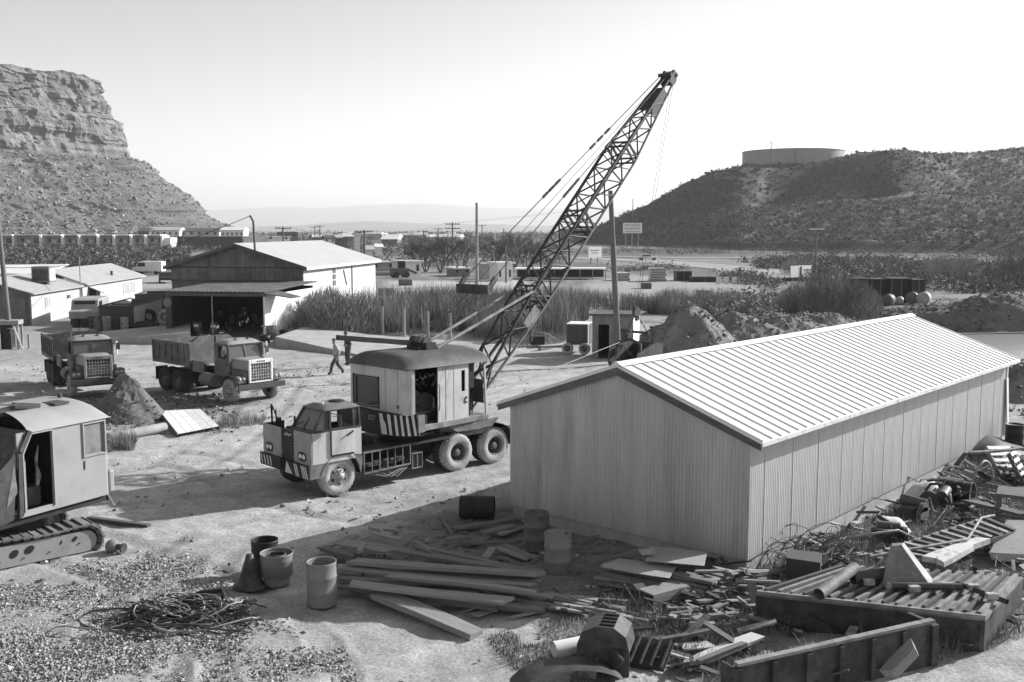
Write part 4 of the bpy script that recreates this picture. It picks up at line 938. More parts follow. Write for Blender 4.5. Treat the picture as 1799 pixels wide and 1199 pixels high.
MB().cyl(top + Vector((0, -.06, 0)), top + Vector((0, .06, 0)), .2, n=14).obj('dump_sheave', m_dark, bk)
MB().bar(top + Vector((0, 0, .15)), top + Vector((.05, 0, -.35)), .10, .14).obj('sheave_block', m_dark, bk)
MB().tube([top + Vector((-.15, 0, -.1)), Vector((-.45, 0, .6))], .012, 5).obj('dump_rope', m_ropel, bk)
MB().tube([bloc(tl) + Vector((0, 0, -.1)), bloc(tl) + Vector((.05, .05, -1.1))], .02, 5).obj('loose_chain', m_rust, bk)
# ================================================================== DUMP TRUCKS
def dump_truck(loc, rz, label, body, hood, grille_m):
    t = E('dump_truck', loc, rz, label, 'truck', 'dump trucks parked in the yard')
    for s in (1, -1):
        wheel('front_wheel', t, (0, .98 * s, .52), .52, .27, m_tyre_f, .28, 'front', s, False)
        for x in (-4.2, -5.35):
            wheel('rear_wheel', t, (x, 1.0 * s, .53), .53, .27, m_tyre, .28, 'rear', s, False); wheel('inner_wheel', t, (x, .68 * s, .53), .53, .27, m_tyre, .28, 'rear', s, False)
    mb = MB()
    for y in (-.42, .42): mb.box((-6.0, y - .07, .70), (.7, y + .07, .98))
    mb.box((-5.6, -.35, .75), (-3.9, .35, .95)); mb.cyl((0, -.9, .5), (0, .9, .5), .07, n=8); mb.cyl((-4.2, -.9, .53), (-4.2, .9, .53), .09, n=8); mb.cyl((-5.35, -.9, .53), (-5.35, .9, .53), .09, n=8); mb.box((-1.4, -.4, .6), (.4, .4, 1.0))
    mb.obj('chassis_frame', m_black, t)
    # box
    zb, zt, xf, xr, hw = 1.36, 2.32, -2.85, -6.05, 1.2
    bx = MB()
    for s in (1, -1): bx.box((xr, min(s * hw, s * (hw - .05)), zb), (xf, max(s * hw, s * (hw - .05)), zt))
    bx.box((xr, -hw + .05, zb), (xf, hw - .05, zb + .08)); bx.box((xr - .02, -hw + .05, zb + .08), (xr + .05, hw - .05, zt - .05))
    bx.prism([(-hw + .05, zb + .08), (hw - .05, zb + .08), (hw - .05, zt), (.75, zt + .30), (-.75, zt + .30), (-hw + .05, zt)], 'x', xf - .06, xf)
    box = bx.obj('dump_box', body, t)
    for s in (1, -1):
        y0 = s * (hw + .05)
        MB().box((xr - .03, min(s * hw, y0), zt - .10), (xf + .03, max(s * hw, y0), zt + .02)).obj('top_rail', body, box)
        MB().box((xr - .03, min(s * hw, y0), zb - .06), (xf + .03, max(s * hw, y0), zb + .10)).obj('lower_rail', body, box)
        for k in range(7):
            x = xr + (xf - xr) * k / 6; MB().box((x - .05, min(s * (hw - .002), y0 - .004 * s), zb + .101), (x + .05, max(s * (hw - .002), y0 - .004 * s), zt - .101)).obj('side_rib', body, box)
    MB().hexa([(xf, -1.1, zb - .25), (xf + .9, -1.1, zb - .25), (xf + .9, -1.05, zb - .25), (xf, -1.05, zb - .25), (xf, -1.1, zb + .25), (xf + .9, -1.1, zb + .25), (xf + .9, -1.05, zb + .25), (xf, -1.05, zb + .25)]).obj('side_plate', m_greyp, t)
    MB().grid(lambda u, v: (xr + .15 + (xf - xr - .3) * u, -1.1 + 2.2 * v, zt - .42 + .25 * math.sin(math.pi * v) * math.sin(math.pi * u) + .05 * math.sin(u * 31) * math.sin(v * 23)), 16, 12).obj('load', m_soil, box, recalc=False)
    for x in (-3.55, -6.0): MB().box((x - .02, -1.15, .45), (x + .01, -.55, 1.05)).obj('mud_flap', m_black, t); MB().box((x - .02, .55, .45), (x + .01, 1.15, 1.05)).obj('mud_flap', m_black, t)
    MB().cyl((-2.5, -.75, .78), (-1.5, -.75, .78), .28, n=18).obj('fuel_tank', m_rustl, t); MB().cyl((-2.5, .75, .78), (-1.5, .75, .78), .28, n=18).obj('fuel_tank', m_rustl, t)
    # cab
    xb, xw = -1.42, -.42
    cb = MB(); W = .88
    cb.wall(xb, xw + .15, 1.05, 2.45, [(xb + .28, xw - .02, 1.82, 2.36)], lambda u, z, d: (u, W - d, z), .05); cb.wall(xb, xw + .15, 1.05, 2.45, [(xb + .28, xw - .02, 1.82, 2.36)], lambda u, z, d: (u, -W + d, z), .05)
    cb.wall(-W + .05, W - .05, 1.05, 2.45, [(-.5, .5, 1.9, 2.3)], lambda u, z, d: (xb + d, u, z), .05)
    cb.box((xb + .05, -W + .05, 1.05), (xw, W - .05, 1.12)); cb.box((xw - .02, -W + .05, 1.05), (xw + .12, W - .05, 1.80))
    cb.bar((xw + .13, W - .05, 1.80), (xw - .10, W - .07, 2.45), .08); cb.bar((xw + .13, -W + .05, 1.80), (xw - .10, -W + .07, 2.45), .08); cb.bar((xw + .13, 0, 1.80), (xw - .10, 0, 2.45), .05); cb.bar((xw - .08, -W + .05, 2.42), (xw - .08, W - .05, 2.42), .10)
    cab = cb.obj('cab', body, t)
    def croof(u, v):
        e = (1 - abs(2 * u - 1) ** 4) * (1 - abs(2 * v - 1) ** 4); return (xb - .02 + (xw - xb + .02) * u, -W + .0 + 2 * W * v, 2.43 + .20 * e ** .8)
    MB().grid(croof, 12, 14).obj('cab_roof', hood, cab, recalc=False)
    for s in (.30, -.30): MB().lathe([(.06, 0), (.06, .08), (0, .09)], 8, Matrix.Translation((xw - .2, s, 2.58))).obj('roof_lamp', m_dark, cab)
    MB().add([(xw + .10, -W + .1, 1.83), (xw + .10, W - .1, 1.83), (xw - .09, W - .12, 2.38), (xw - .09, -W + .12, 2.38)], [(0, 1, 2, 3)]).obj('windscreen', MAT('truck_glass', .09, .06, 0, .1, 1, spec=.8), cab)
    for s in (1, -1):
        d = MB().box((xb + .22, min(s * (W + .002), s * (W + .02)), 1.12), (xw + .02, max(s * (W + .002), s * (W + .02)), 1.80)).obj('door', body, cab); MB().box((xb + .26, min(s * (W + .02), s * (W + .045)), 1.66), (xb + .42, max(s * (W + .02), s * (W + .045)), 1.69)).obj('handle', m_dark, d)
        MB().box((xw + .05, s * 1.1 - .08, 1.95), (xw + .08, s * 1.1 + .08, 2.25)).obj('mirror', m_dark, cab); MB().bar((xw + .05, s * .88, 2.1), (xw + .06, s * 1.05, 2.1), .02).obj('mirror_arm', m_dark, cab)
    MB().box((xb + .15, -.7, 1.12), (xb + .6, .7, 1.75)).obj('seat', m_black, cab)
    # hood and grille
    hd = MB(); G0, G1 = .74, .60
    def hfn(u, v):
        x = xw + .10 + (G0 - xw - .10) * u; a = math.pi * v; k = .74 + (.56 - .74) * u; zc = 1.45
        return (x, -k * math.copysign(abs(math.cos(a)) ** .35, math.cos(a)), 1.42 + (.44 - .05 * u) * abs(math.sin(a)) ** .45)
    hd.grid(hfn, 10, 20); hd.box((xw + .13, -.60, 1.0), (G0 - .02, .60, 1.45)); h = hd.obj('hood', hood, t, recalc=False)
    MB().box((xw + .2, -.78, 1.0), (G0 - .04, -.605, 1.40)).obj('hood_side', body, t); MB().box((xw + .2, .605, 1.0), (G0 - .04, .78, 1.40)).obj('hood_side', body, t)
    fr = MB(); fr.wall(-.60, .60, .86, 1.86, [(-.48, .48, .93, 1.68)], lambda u, z, d: (G0 + .06 - d, u, z), .08); g = fr.obj('grille_frame', grille_m, t, bevel=.03)
    MB().box((G0 - .06, -.5, .9), (G0 - .03, .5, 1.72)).obj('radiator', m_black, g)
    for k in range(1, 8): y = -.48 + .96 * k / 8; MB().box((G0 + .0, y - .014, .93), (G0 + .04, y + .014, 1.68)).obj('grille_bar', m_riml, g)
    for k in range(1, 6): z = .93 + .75 * k / 6; MB().box((G0 + .005, -.48, z - .014), (G0 + .045, .48, z + .014)).obj('grille_bar', m_riml, g)
    for k in range(4): MB().box((G0 + .062, -.20 + k * .11, 1.74), (G0 + .068, -.13 + k * .11, 1.80)).obj('emblem', m_dark, g)
    MB().box((G0 + .06, -1.17, .60), (G0 + .14, 1.17, .84)).obj('bumper', m_rust, t, bevel=.015)
    for s in (1, -1):
        def fn(u, v):
            a = R(0) + R(165) * u; return (.02 + .64 * math.cos(a), s * (.62 + .52 * v), .56 + .62 * math.sin(a) ** .8 if math.sin(a) > 0 else .56)
        MB().grid(fn, 14, 3).obj('fender', body, t, recalc=False)
        fb = MB(); fb.hexa([(.50, s * .62, .88), (.74, s * .62, .88), (.74, s * 1.14, .88), (.50, s * 1.14, .88), (.40, s * .62, 1.22), (.66, s * .62, 1.22), (.66, s * 1.14, 1.22), (.40, s * 1.14, 1.22)]); fb.obj('fender_nose', body, t, bevel=.06)
        for dy in (.80, 1.0): MB().lathe([(0, .05), (.07, .035), (.09, 0)], 14, Matrix.Translation((.70, s * dy, 1.06)) @ Matrix.Rotation(math.pi / 2, 4, 'Y')).obj('headlight', m_riml, t)
    MB().tube([(xb - .15, -.7, 1.0), (xb - .15, -.7, 2.75)], .06, 8).obj('exhaust_stack', m_rust, t)
    return t
m_tk1 = MAT('faded_truck_paint', .075, .55, 0, .2, 2, dirt=.17, dsc=1.4, dthr=.6); m_tk2 = MAT('truck_grey_paint', .11, .55, 0, .2, 2, dirt=.22, dsc=1.4, dthr=.6)
m_hoodl = MAT('truck_hood_paint', .27, .5, 0, .15, 2, dirt=.25, dsc=2, dthr=.62)
p2 = Vector((-12.036, 43.463, 0)); d2 = Vector((.737, -.676, 0)); l2 = Vector((.676, .737, 0))
dump_truck(p2 + l2 * 1.12, math.atan2(d2.y, d2.x), 'dump truck with pale hood and square grille, nearer the crane truck', m_tk2, m_hoodl, m_white)
a1 = R(-57); d1 = Vector((math.cos(a1), math.sin(a1), 0)); l1 = Vector((-d1.y, d1.x, 0))
dump_truck(Vector((-19.5, 45.0, 0)) + l1 * 1.15, a1, 'dark dump truck parked behind the dark soil mound, farther from the crane', m_tk1, m_hoodl, m_creamd)

# ================================================================== CRAWLER SHOVEL (cut by the left edge)
us = Vector((math.sin(R(28.5)), math.cos(R(28.5)), 0)); fwd = -us; lft = Vector((-fwd.y, fwd.x, 0))
Pr = Vector((-9.46, 23.92, 0)); sh_o = Pr + fwd * 1.6 - lft * 1.3
SRZ = math.atan2(fwd.y, fwd.x)
shv = E('power_shovel', sh_o, SRZ, 'cream crawler power shovel with open cab door, cut by the frame edge', 'excavator')
YS = 1.3; SX0, SX1, SZ0, SZ1 = -1.6, .80, 1.17, 3.02
m_shov = MAT('shovel_cream_paint', .30, .55, 0, .08, 1.0, dirt=.23, dsc=1.2, dthr=.64)
w = MB(); w.wall(SX0 + .12, SX1, SZ0, SZ1, [(-.05, .66, SZ0 + .13, 2.96), (-1.46, -.90, 2.22, 2.92)], lambda u, z, d: (u, YS - d, z), .04)
body = w.obj('house_side', m_shov, shv)
w = MB(); w.wall(-YS, YS - .14, SZ0, SZ1, [], lambda u, z, d: (SX0 + d, u, z), .04); w.obj('house_back', m_shov, shv)
arc = []
for k in range(7): a = R(90 + 15 * k); arc += [(SX0 + .14 + .14 * math.cos(a), YS - .14 + .14 * math.sin(a), SZ0), (SX0 + .14 + .14 * math.cos(a), YS - .14 + .14 * math.sin(a), SZ1)]
MB().add(arc, [(2 * i, 2 * i + 2, 2 * i + 3, 2 * i + 1) for i in range(6)], True).obj('house_corner', m_shov, shv, recalc=False)
MB().box((SX0 + .1, -YS, SZ0), (SX1 + 1.2, -YS + .04, SZ1)).obj('house_side', m_shov, shv)
w = MB()
for a, b2 in (((-1.46, YS + .012, 2.19), (-.90, YS + .012, 2.19)), ((-1.46, YS + .012, 2.95), (-.90, YS + .012, 2.95)), ((-1.48, YS + .012, 2.17), (-1.48, YS + .012, 2.97)), ((-.88, YS + .012, 2.17), (-.88, YS + .012, 2.97))): w.bar(a, b2, .045, .03)
w.obj('window_frame', m_creamd, body)
MB().box((-1.46, YS - .03, 2.22), (-.90, YS - .022, 2.92)).obj('window_pane', MAT('dusty_pane', .20, .3, 0, .25, 3, spec=.5), body)
w = MB()
for a, b2 in (((-.07, YS + .012, SZ0 + .1), (-.07, YS + .012, 2.98)), ((.68, YS + .012, SZ0 + .1), (.68, YS + .012, 2.55)), ((.68, YS + .012, 2.55), (.45, YS + .012, 2.98)), ((-.07, YS + .012, 2.97), (.5, YS + .012, 2.97))): w.bar(a, b2, .05, .03)
w.obj('door_frame', m_creamd, body)
MB().box((-.9, YS + .005, 1.9), (-.88, YS + .02, 2.1)).obj('latch', m_dark, body)
# front with slanted screen; the dark colour stands in for its shade
w = MB(); w.prism([(.45, 3.02), (SX1, 2.55), (SX1 + .15, SZ0), (SX1 + 1.2, SZ0 - .2), (SX1 + 1.2, 1.7), (.95, 2.5), (.60, 3.06)], 'y', -YS + .05, YS - .005)
w.obj('front_screen', m_dark, shv)
w = MB(); w.bar((.74, YS - .02, 2.62), (.50, YS - .02, 3.04), .16, .10); w.bar((.74, YS - .02, 2.62), (.78, YS - .02, 1.2), .10, .10); w.obj('front_pillar', m_dark, shv)
MB().add([(.83, YS + .004, 1.75), (1.12, YS + .004, 1.45), (.90, YS + .004, 2.35)], [(0, 1, 2)]).obj('front_stay', m_rustl, shv)
MB().box((-.2, -YS + .2, SZ0), (.9, YS - .1, SZ0 + .06)).obj('cab_floor', m_dark, shv)
w = MB(); w.box((-.35, -.9, SZ0), (-.28, YS - .06, SZ1)); w.obj('bulkhead', m_black, shv)
MB().box((.0, .55, SZ0 + .06), (.45, 1.0, SZ0 + .55)).obj('operator_seat', m_dark, shv, bevel=.08)
MB().tube([(.52, 1.12, SZ0 + .1), (.50, 1.1, 2.35)], .022, 6).obj('lever', m_ropel, shv)
for k in range(5): MB().tube([(.5 + .05 * k, .5 + .1 * k, SZ0 + .1), (.42 + .05 * k, .5 + .1 * k, 1.9 + .1 * (k % 3))], .018, 6).obj('lever', m_dark, shv)
MB().prism([(-.02, 1.9), (.12, 2.3), (.02, 2.6), (.10, 2.0), (.14, 1.5)], 'y', .92, .96).obj('brake_arm', m_riml, shv)
def sroof(u, v):
    x = SX0 - .06 + (SX1 - SX0 - .2) * u; y = -YS - .05 + (2 * YS + .1) * v
    cu, cv = abs(2 * u - 1), abs(2 * v - 1); e = (1 - max(0, (cu - .62) / .38) ** 2.4) if u < .5 else 1
    return (x, y, SZ1 - .02 + .36 * max(0, e) ** .7 * (1 - cv ** 3) ** .8 + .06 * (1 - cv ** 2))
rfs = MB(); rfs.grid(sroof, 30, 26); rf3 = rfs.obj('house_roof', m_shov, shv, recalc=False)
MB().box((-1.0, .3, 3.37), (-.6, .75, 3.42)).obj('roof_hatch', m_dark, rf3)
MB().cyl((-1.25, .1, 3.3), (-1.25, .1, 3.52), .05, n=8).obj('vent_pipe', m_rust, rf3)
gtr = MB(); gtr.bar((.1, .5, 3.42), (1.6, .4, 3.25), .16); gtr.bar((-.3, .6, 3.40), (.3, .55, 3.50), .14, .12); gtr.obj('gantry', m_dark, shv)
for k in range(3): MB().tube([(-.1, .5 + .12 * k, 3.45), (2.5, .5 + .1 * k, 3.9)], .014, 5).obj('hoist_rope', m_rope, shv)
MB().bar((SX0 + .02, YS - .1, SZ0 - .02), (SX0 - .12, YS - .05, SZ0 - .32), .06, .04).obj('ladder_hook', m_creamd, shv)
cwm = MB(); cwm.box((SX0 - .16, -YS, SZ0 + .02), (SX0 - .005, YS - .05, SZ0 + .55)); cwm.obj('counterweight', m_shov, shv, bevel=.04)
MB().box((SX0, -1.2, 1.0), (1.9, 1.2, SZ0 - .002)).obj('house_deck', m_black, shv)
MB().cyl(Vector((.1, 0, .62)), Vector((.1, 0, 1.02)), .75, n=28).obj('turntable', m_black, shv)
# crawlers in their own direction
shM = Matrix.Translation(sh_o) @ Matrix.Rotation(SRZ, 4, 'Z')
tdir = Vector((math.sin(R(47.2)), math.cos(R(47.2)), 0)); tside = Vector((tdir.y, -tdir.x, 0)); t0 = Vector((-11.079, 21.743, 0))
TZ = math.atan2(tdir.y, tdir.x)
shoe = None
for side, off in (('near', 0.0), ('far', -2.3)):
    Wm = Matrix.Translation(t0 + tside * off) @ Matrix.Rotation(TZ, 4, 'Z')      # local x along track, local y to its left (away from us), outer face at y=0
    Lm = shM.inverted() @ Wm
    fr = MB(); xa, xb = -3.4, 1.86; rr = .24; zc = .30
    poly = [(xa + rr * math.cos(R(a)) * 1, zc + rr * math.sin(R(a))) for a in range(90, 271, 20)] + [(xb + rr * math.cos(R(a)), zc + rr * math.sin(R(a))) for a in range(-90, 91, 20)]
    fr.prism(poly, 'y', .0, .10); fr.prism(poly, 'y', .46, .56)
    f = fr.obj('track_frame', m_shov if side == 'near' else m_dark, shv); f.matrix_local = Lm
    if side == 'near':
        for (cx, cz, ww, hh) in ((.30, .33, .20, .09), (.62, .36, .22, .09), (1.60, .40, .13, .055), (1.30, .38, .06, .04), (-.5, .32, .25, .09), (-1.3, .3, .25, .09)):
            h = MB(); h.add([(cx + ww / 2 * math.cos(a) * (1 if abs(math.cos(a)) > .1 else 1), -.004, cz + hh * math.sin(a) + .03 * math.cos(a)) for a in np.linspace(0, 2 * math.pi, 14, endpoint=False)], [tuple(range(14))]); h.obj('frame_hole', m_black, f)
        for (cx, cz) in ((.0, .2), (.5, .2), (1.05, .22), (1.7, .28)): MB().cyl((cx, -.02, cz), (cx, .0, cz), .02, n=8).obj('bolt', m_dark, f)
    RT = .37; loop = []
    straight = xb - xa; per = 2 * straight + 2 * math.pi * RT; nsh = int(per / .21)
    for k in range(nsh):
        d = per * k / nsh
        if d < straight: x, z, a = xb - d, zc + RT, 0
        elif d < straight + math.pi * RT: q = (d - straight) / RT; x, z, a = xa - RT * math.sin(q), zc + RT * math.cos(q), q
        elif d < 2 * straight + math.pi * RT: x, z, a = xa + (d - straight - math.pi * RT), zc - RT, math.pi
        else: q = (d - 2 * straight - math.pi * RT) / RT; x, z, a = xb + RT * math.sin(q), zc - RT * math.cos(q), math.pi + q
        sag = -.05 * math.sin(math.pi * (d / straight) * 3) ** 2 if d < straight else 0
        loop.append((x, z + .02 + sag, a))
    for x, z, a in loop:
        if x < -1.6: continue
        if shoe is None:
            sb = MB(); sb.box((-.098, -.06, -.03), (.098, .62, .015)); sb.box((-.10, -.06, .015), (-.06, .62, .045)); sb.box((-.07, .02, -.09), (.07, .12, -.03)); sb.box((-.07, .42, -.09), (.07, .52, -.03)); shoe = sb.obj('track_shoe', m_rustl, shv); o = shoe
        else: o = dup(shoe, shv)
        o.parent = shv; o.matrix_local = Lm @ Matrix.Translation((x, 0, z)) @ Matrix.Rotation(-a, 4, 'Y')
    sp = MB(); sp.cyl((xb, .12, zc), (xb, .44, zc), .30, n=12); q = sp.obj('sprocket', m_black, shv); q.matrix_local = Lm

# ================================================================== PEOPLE
def person(loc, rz, label, pose, shirt, pants, hat):
    """pose: dict of joint -> (x fwd, y left, z)"""
    J = pose; names = list(J); me = bpy.data.meshes.new('person')
    edges = [('pelvis', 'waist'), ('waist', 'chest'), ('chest', 'neck'), ('neck', 'head'), ('head', 'crown'), ('chest', 'shL'), ('shL', 'elL'), ('elL', 'haL'), ('haL', 'fiL'), ('chest', 'shR'), ('shR', 'elR'), ('elR', 'haR'), ('haR', 'fiR'), ('pelvis', 'hiL'), ('hiL', 'knL'), ('knL', 'anL'), ('anL', 'toL'), ('pelvis', 'hiR'), ('hiR', 'knR'), ('knR', 'anR'), ('anR', 'toR')]
    rad = dict(pelvis=.17, waist=.165, chest=.195, neck=.075, head=.105, crown=.09, sh=.10, el=.075, ha=.055, fi=.04, hi=.13, kn=.10, an=.08, to=.06)
    me.from_pydata([J[k] for k in names], [(names.index(a), names.index(b)) for a, b in edges], [])
    o = bpy.data.objects.new('person', me); COL.objects.link(o)
    sk = o.modifiers.new('skin', 'SKIN'); ss = o.modifiers.new('sub', 'SUBSURF'); ss.levels = 1; ss.render_levels = 1
    for i, k in enumerate(names):
        r = rad.get(k, rad.get(k[:2], .06)); me.skin_vertices[0].data[i].radius = (r, r * (1.25 if k in ('chest', 'pelvis', 'waist') else 1)); me.skin_vertices[0].data[i].use_root = (k == 'pelvis')
    bpy.context.view_layer.update()
    ev = bpy.data.meshes.new_from_object(o.evaluated_get(bpy.context.evaluated_depsgraph_get()))
    o.modifiers.clear(); o.data = ev
    for m in (shirt, pants, MAT('skin', .26, .6, 0, .1, 3), m_dark): ev.materials.append(m)
    pz = J['pelvis'][2]; skinpts = [Vector(J[k]) for k in ('head', 'crown', 'fiL', 'fiR', 'haL', 'haR')]
    for p in ev.polygons:
        c = Vector(p.center); p.use_smooth = True
        if min((c - s).length for s in skinpts) < .11 or c.z > J['neck'][2] + .03: p.material_index = 2
        elif c.z < .10: p.material_index = 3
        elif c.z < pz + .06 and min((c - Vector(J[k])).length for k in ('haL', 'haR', 'elL', 'elR')) > .13: p.material_index = 1
    T(o, label, 'person'); o.location = loc; o.rotation_euler = (0, 0, rz)
    h = MB(); hc = Vector(J['crown']); h.lathe([(.0, .10), (.08, .09), (.105, .03), (.11, .0), (.17 if hat else .115, -.01), (.17 if hat else .115, -.02)], 14, Matrix.Translation(hc + Vector((0, 0, .02)))); h.obj('hat', m_dark if hat else m_woodd, o)
    f = MB(); hd = Vector(J['head']); f.lathe([(0, .03), (.018, .01), (.02, -.02)], 6, Matrix.Translation(hd + Vector((.10, 0, .0))) @ Matrix.Rotation(math.pi / 2, 4, 'Y')); f.obj('nose', MATS['skin'], o)
    return o
walk = dict(pelvis=(0, 0, .95), waist=(.03, 0, 1.12), chest=(.06, 0, 1.36), neck=(.09, 0, 1.53), head=(.12, 0, 1.63), crown=(.12, 0, 1.73), shL=(.06, .19, 1.43), elL=(-.10, .25, 1.17), haL=(.0, .25, .95), fiL=(.04, .24, .85), shR=(.06, -.19, 1.43), elR=(-.08, -.26, 1.18), haR=(.08, -.24, .98), fiR=(.13, -.22, .90), hiL=(0, .10, .90), knL=(.26, .11, .52), anL=(.34, .11, .10), toL=(.50, .12, .05), hiR=(0, -.10, .90), knR=(-.06, -.11, .50), anR=(-.36, -.11, .14), toR=(-.26, -.12, .04))
stand = dict(walk, knL=(.03, .11, .50), anL=(.0, .11, .09), toL=(.17, .13, .045), knR=(.06, -.11, .50), anR=(.0, -.11, .09), toR=(.17, -.13, .045), haL=(.15, .12, 1.10), fiL=(.2, .06, 1.1), elL=(-.05, .28, 1.15), elR=(-.05, -.28, 1.15), haR=(.15, -.15, 1.08), fiR=(.2, -.08, 1.06))
m_shirt = MAT('pale_shirt', .40, .9, 0, .15, 8); m_pants = MAT('work_trousers', .08, .9, 0, .2, 8); m_coat = MAT('dark_jacket', .07, .9, 0, .25, 8)
pg = G(592, 658); person((pg.x, pg.y, 0), R(200), 'person in pale shirt and dark trousers striding behind the crane', walk, m_shirt, m_pants, False)
pg = G(612, 642); person((pg.x, pg.y, 0), R(215), 'person in dark jacket beside the striding person in pale shirt', stand, m_coat, m_pants, True)

# ================================================================== DRUMS
def drum(px, py, label, mat, h=.88, r=.29, lid=True, rz=None, taper=0.0, tilt=None, inner=None, group='oil drums in the yard', name='oil_drum', dent=0.0):
    g = G(px, py); o = MB()
    pr = [(0, .015), (r * (1 - taper) - .01, .015), (r * (1 - taper), 0), (r * (1 - taper), .04)]
    for f in (.33, .66): k = r * (1 - taper * (1 - f)); pr += [(k, h * f - .025), (k + .013, h * f), (k, h * f + .025)]
    pr += [(r, h - .03), (r + .006, h), (r - .012, h), (r - .014, h - .03)]
    pr += [(0, h - .03)] if lid else [(r - .02, .2), (0, .2)]
    o.lathe(pr, 28); q = o.obj(name, mat, recalc=False); T(q, label, 'drum', group)
    q.location = (g.x, g.y, 0.0)
    if tilt: q.rotation_euler = tilt
    if lid and name == 'oil_drum': MB().cyl((r * .6, 0, h - .03), (r * .6, 0, h - .005), .03, n=10).obj('bung', m_dark, q)
    return q
drum(566, 1062, 'pale upright drum with crumpled open top, nearest the cable heap', m_druml, lid=False)
drum(943, 966, 'dark upright drum close against the shed gable', m_drum)
drum(980, 1005, 'grey upright drum in front of the darker drum by the gable', MAT('mid_drum_paint', .24, .6, .1, .2, 3, dirt=.09, dsc=3, dthr=.62))
q = drum(487, 1026, 'wide pale tub with a dark band holding coiled hose', m_druml, h=.68, r=.34, lid=False, taper=.22, name='tub'); q['category'] = 'tub'
MB().lathe([(.262, .0), (.268, .16), (.272, .17)], 28).obj('dark_band', m_black, q); 
for k in range(4): MB().tube([((.24 - .02 * k) * math.cos(a), (.24 - .02 * k) * math.sin(a), .52 + .04 * k + .01 * math.sin(3 * a)) for a in np.linspace(0, 2 * math.pi, 20, endpoint=False)], .018, 6, closed=True).obj('hose_coil', m_rope, q)
q = drum(466, 1003, 'small dark open bucket drum behind the pale tub', m_black, h=.70, r=.29, lid=False, taper=.1)
g = G(440, 1030); c = MB(); c.lathe([(.36, 0), (.36, .03), (.26, .05), (.07, .68), (.05, .69), (0, .69)], 20); T(c.obj('traffic_cone', m_dark, loc=(g.x, g.y, 0)), 'dark cone shape standing beside the pale tub', 'cone')
q = drum(838, 916, 'black drum lying on its side near the shed corner', m_black, tilt=(0, R(90), R(-4))); q.location.z = .29; q.location.x -= .44; q.location.y += .3
drum(1781, 792, 'dark drum standing at the far corner of the junk heap', m_black, h=.9)

# ================================================================== LUMBER
def board(p0, p1, w, t, mat, label, group, name='plank', roll=0.0, cat='plank'):
    p0, p1 = Vector(p0), Vector(p1); L_ = (p1 - p0).length
    o = MB(); nse = 4
    bend = random.uniform(-.012, .012) * L_
    vs = []
    for i in range(nse + 1):
        x = L_ * i / nse; b_ = bend * math.sin(math.pi * i / nse); vs += [(x, -w / 2, b_), (x, w / 2, b_), (x, w / 2, b_ + t), (x, -w / 2, b_ + t)]
    for e0, sg in ((0, 1), (4 * nse, -1)):
        sk_ = random.uniform(-.10, .10) * min(1, w * 3); vs[e0:e0 + 4] = [(x + sg * abs(random.uniform(0, .03)) + (sk_ if y > 0 else -sk_), y * random.uniform(.8, 1.02), z) for x, y, z in vs[e0:e0 + 4]]
    tw = random.uniform(-.04, .04); vs = [(x, y, z + y * tw * x) for x, y, z in vs]
    fs = [(0, 3, 2, 1), (4 * nse, 4 * nse + 1, 4 * nse + 2, 4 * nse + 3)]
    for i in range(nse):
        for k in range(4): a = 4 * i + k; b2 = 4 * i + (k + 1) % 4; fs.append((a, b2, b2 + 4, a + 4))
    o.add(vs, fs); q = o.obj(name, mat); d = (p1 - p0).normalized()
    q.location = p0; q.rotation_euler = Euler((roll, -math.asin(d.z), math.atan2(d.y, d.x)), 'XYZ')
    if label: T(q, label, cat, group)
    return q
def zA(x, y): return (560 + x / 3.536, 860 + y / 3.536)
def zB(x, y): return (960 + x / 3.598, 900 + y / 3.598)
def zC(x, y): return (1299 + x / 2.612, 740 + y / 2.612)
LA = 'weathered plank in the long lumber pile in front of the shed gable'; GA = 'planks of the long lumber pile'
long_ = [(120, 480, 1340, 600, .30, .26), (200, 450, 1385, 545, .38, .30), (420, 555, 1360, 660, .26, .2), (190, 595, 1180, 705, .34, .30), (120, 610, 1110, 750, .10, .22), (600, 355, 940, 475, .16, .16), (460, 385, 1380, 530, .22, .2), (700, 385, 1260, 505, .20, .14), (0, 370, 250, 295, .16, .2), (20, 378, 230, 430, .2, .22), (120, 565, 900, 590, .20, .2), (650, 695, 1390, 765, .10, .2), (160, 440, 1050, 520, .14, .22), (250, 500, 1300, 620, .12, .22), (130, 540, 1000, 650, .12, .22), (300, 620, 1420, 740, .06, .2), (500, 470, 1390, 575, .28, .2), (900, 600, 1460, 680, .18, .2), (1000, 620, 1480, 745, .1, .18)]
for a, b, c, d, z, w_ in long_:
    j = lambda: random.uniform(-6, 6)
    board(G(*zA(a + j(), b + j()), z), G(*zA(c + j(), d + j()), z + random.uniform(-.03, .04)), w_ * random.uniform(.85, 1.1), random.choice([.045, .05, .07]), m_wood, ('wide' if w_ > .24 else 'narrow' if w_ < .2 else 'medium') + ' weathered plank ' + ('on top of' if z > .24 else 'low in' if z < .15 else 'midway up') + ' the long lumber pile before the shed gable', GA)
board(G(*zA(345, 660), .14), G(*zA(985, 925), .03), .42, .11, m_wood, 'thick wide plank lying diagonally with its near end in sunlight', 'single planks', roll=0)
board(G(*zA(320, 300), .30), G(*zA(515, 345), .30), .16, .15, m_wood, 'short square timber block on top of the lumber pile', 'single planks', name='timber_block', cat='timber')
board(G(*zA(140, 330), .26), G(*zA(470, 385), .26), .5, .03, m_wood, 'wide thin panel at the left end of the lumber pile', 'single planks', name='board_panel', cat='board')
board(G(*zA(250, 400), .32), G(*zA(275, 345), .32), .12, .06, m_wood, 'short cleat standing out across the lumber pile end', 'single planks')
LB = 'small board scattered between the lumber pile and the shed drums'; GB = 'scattered boards by the shed drums'
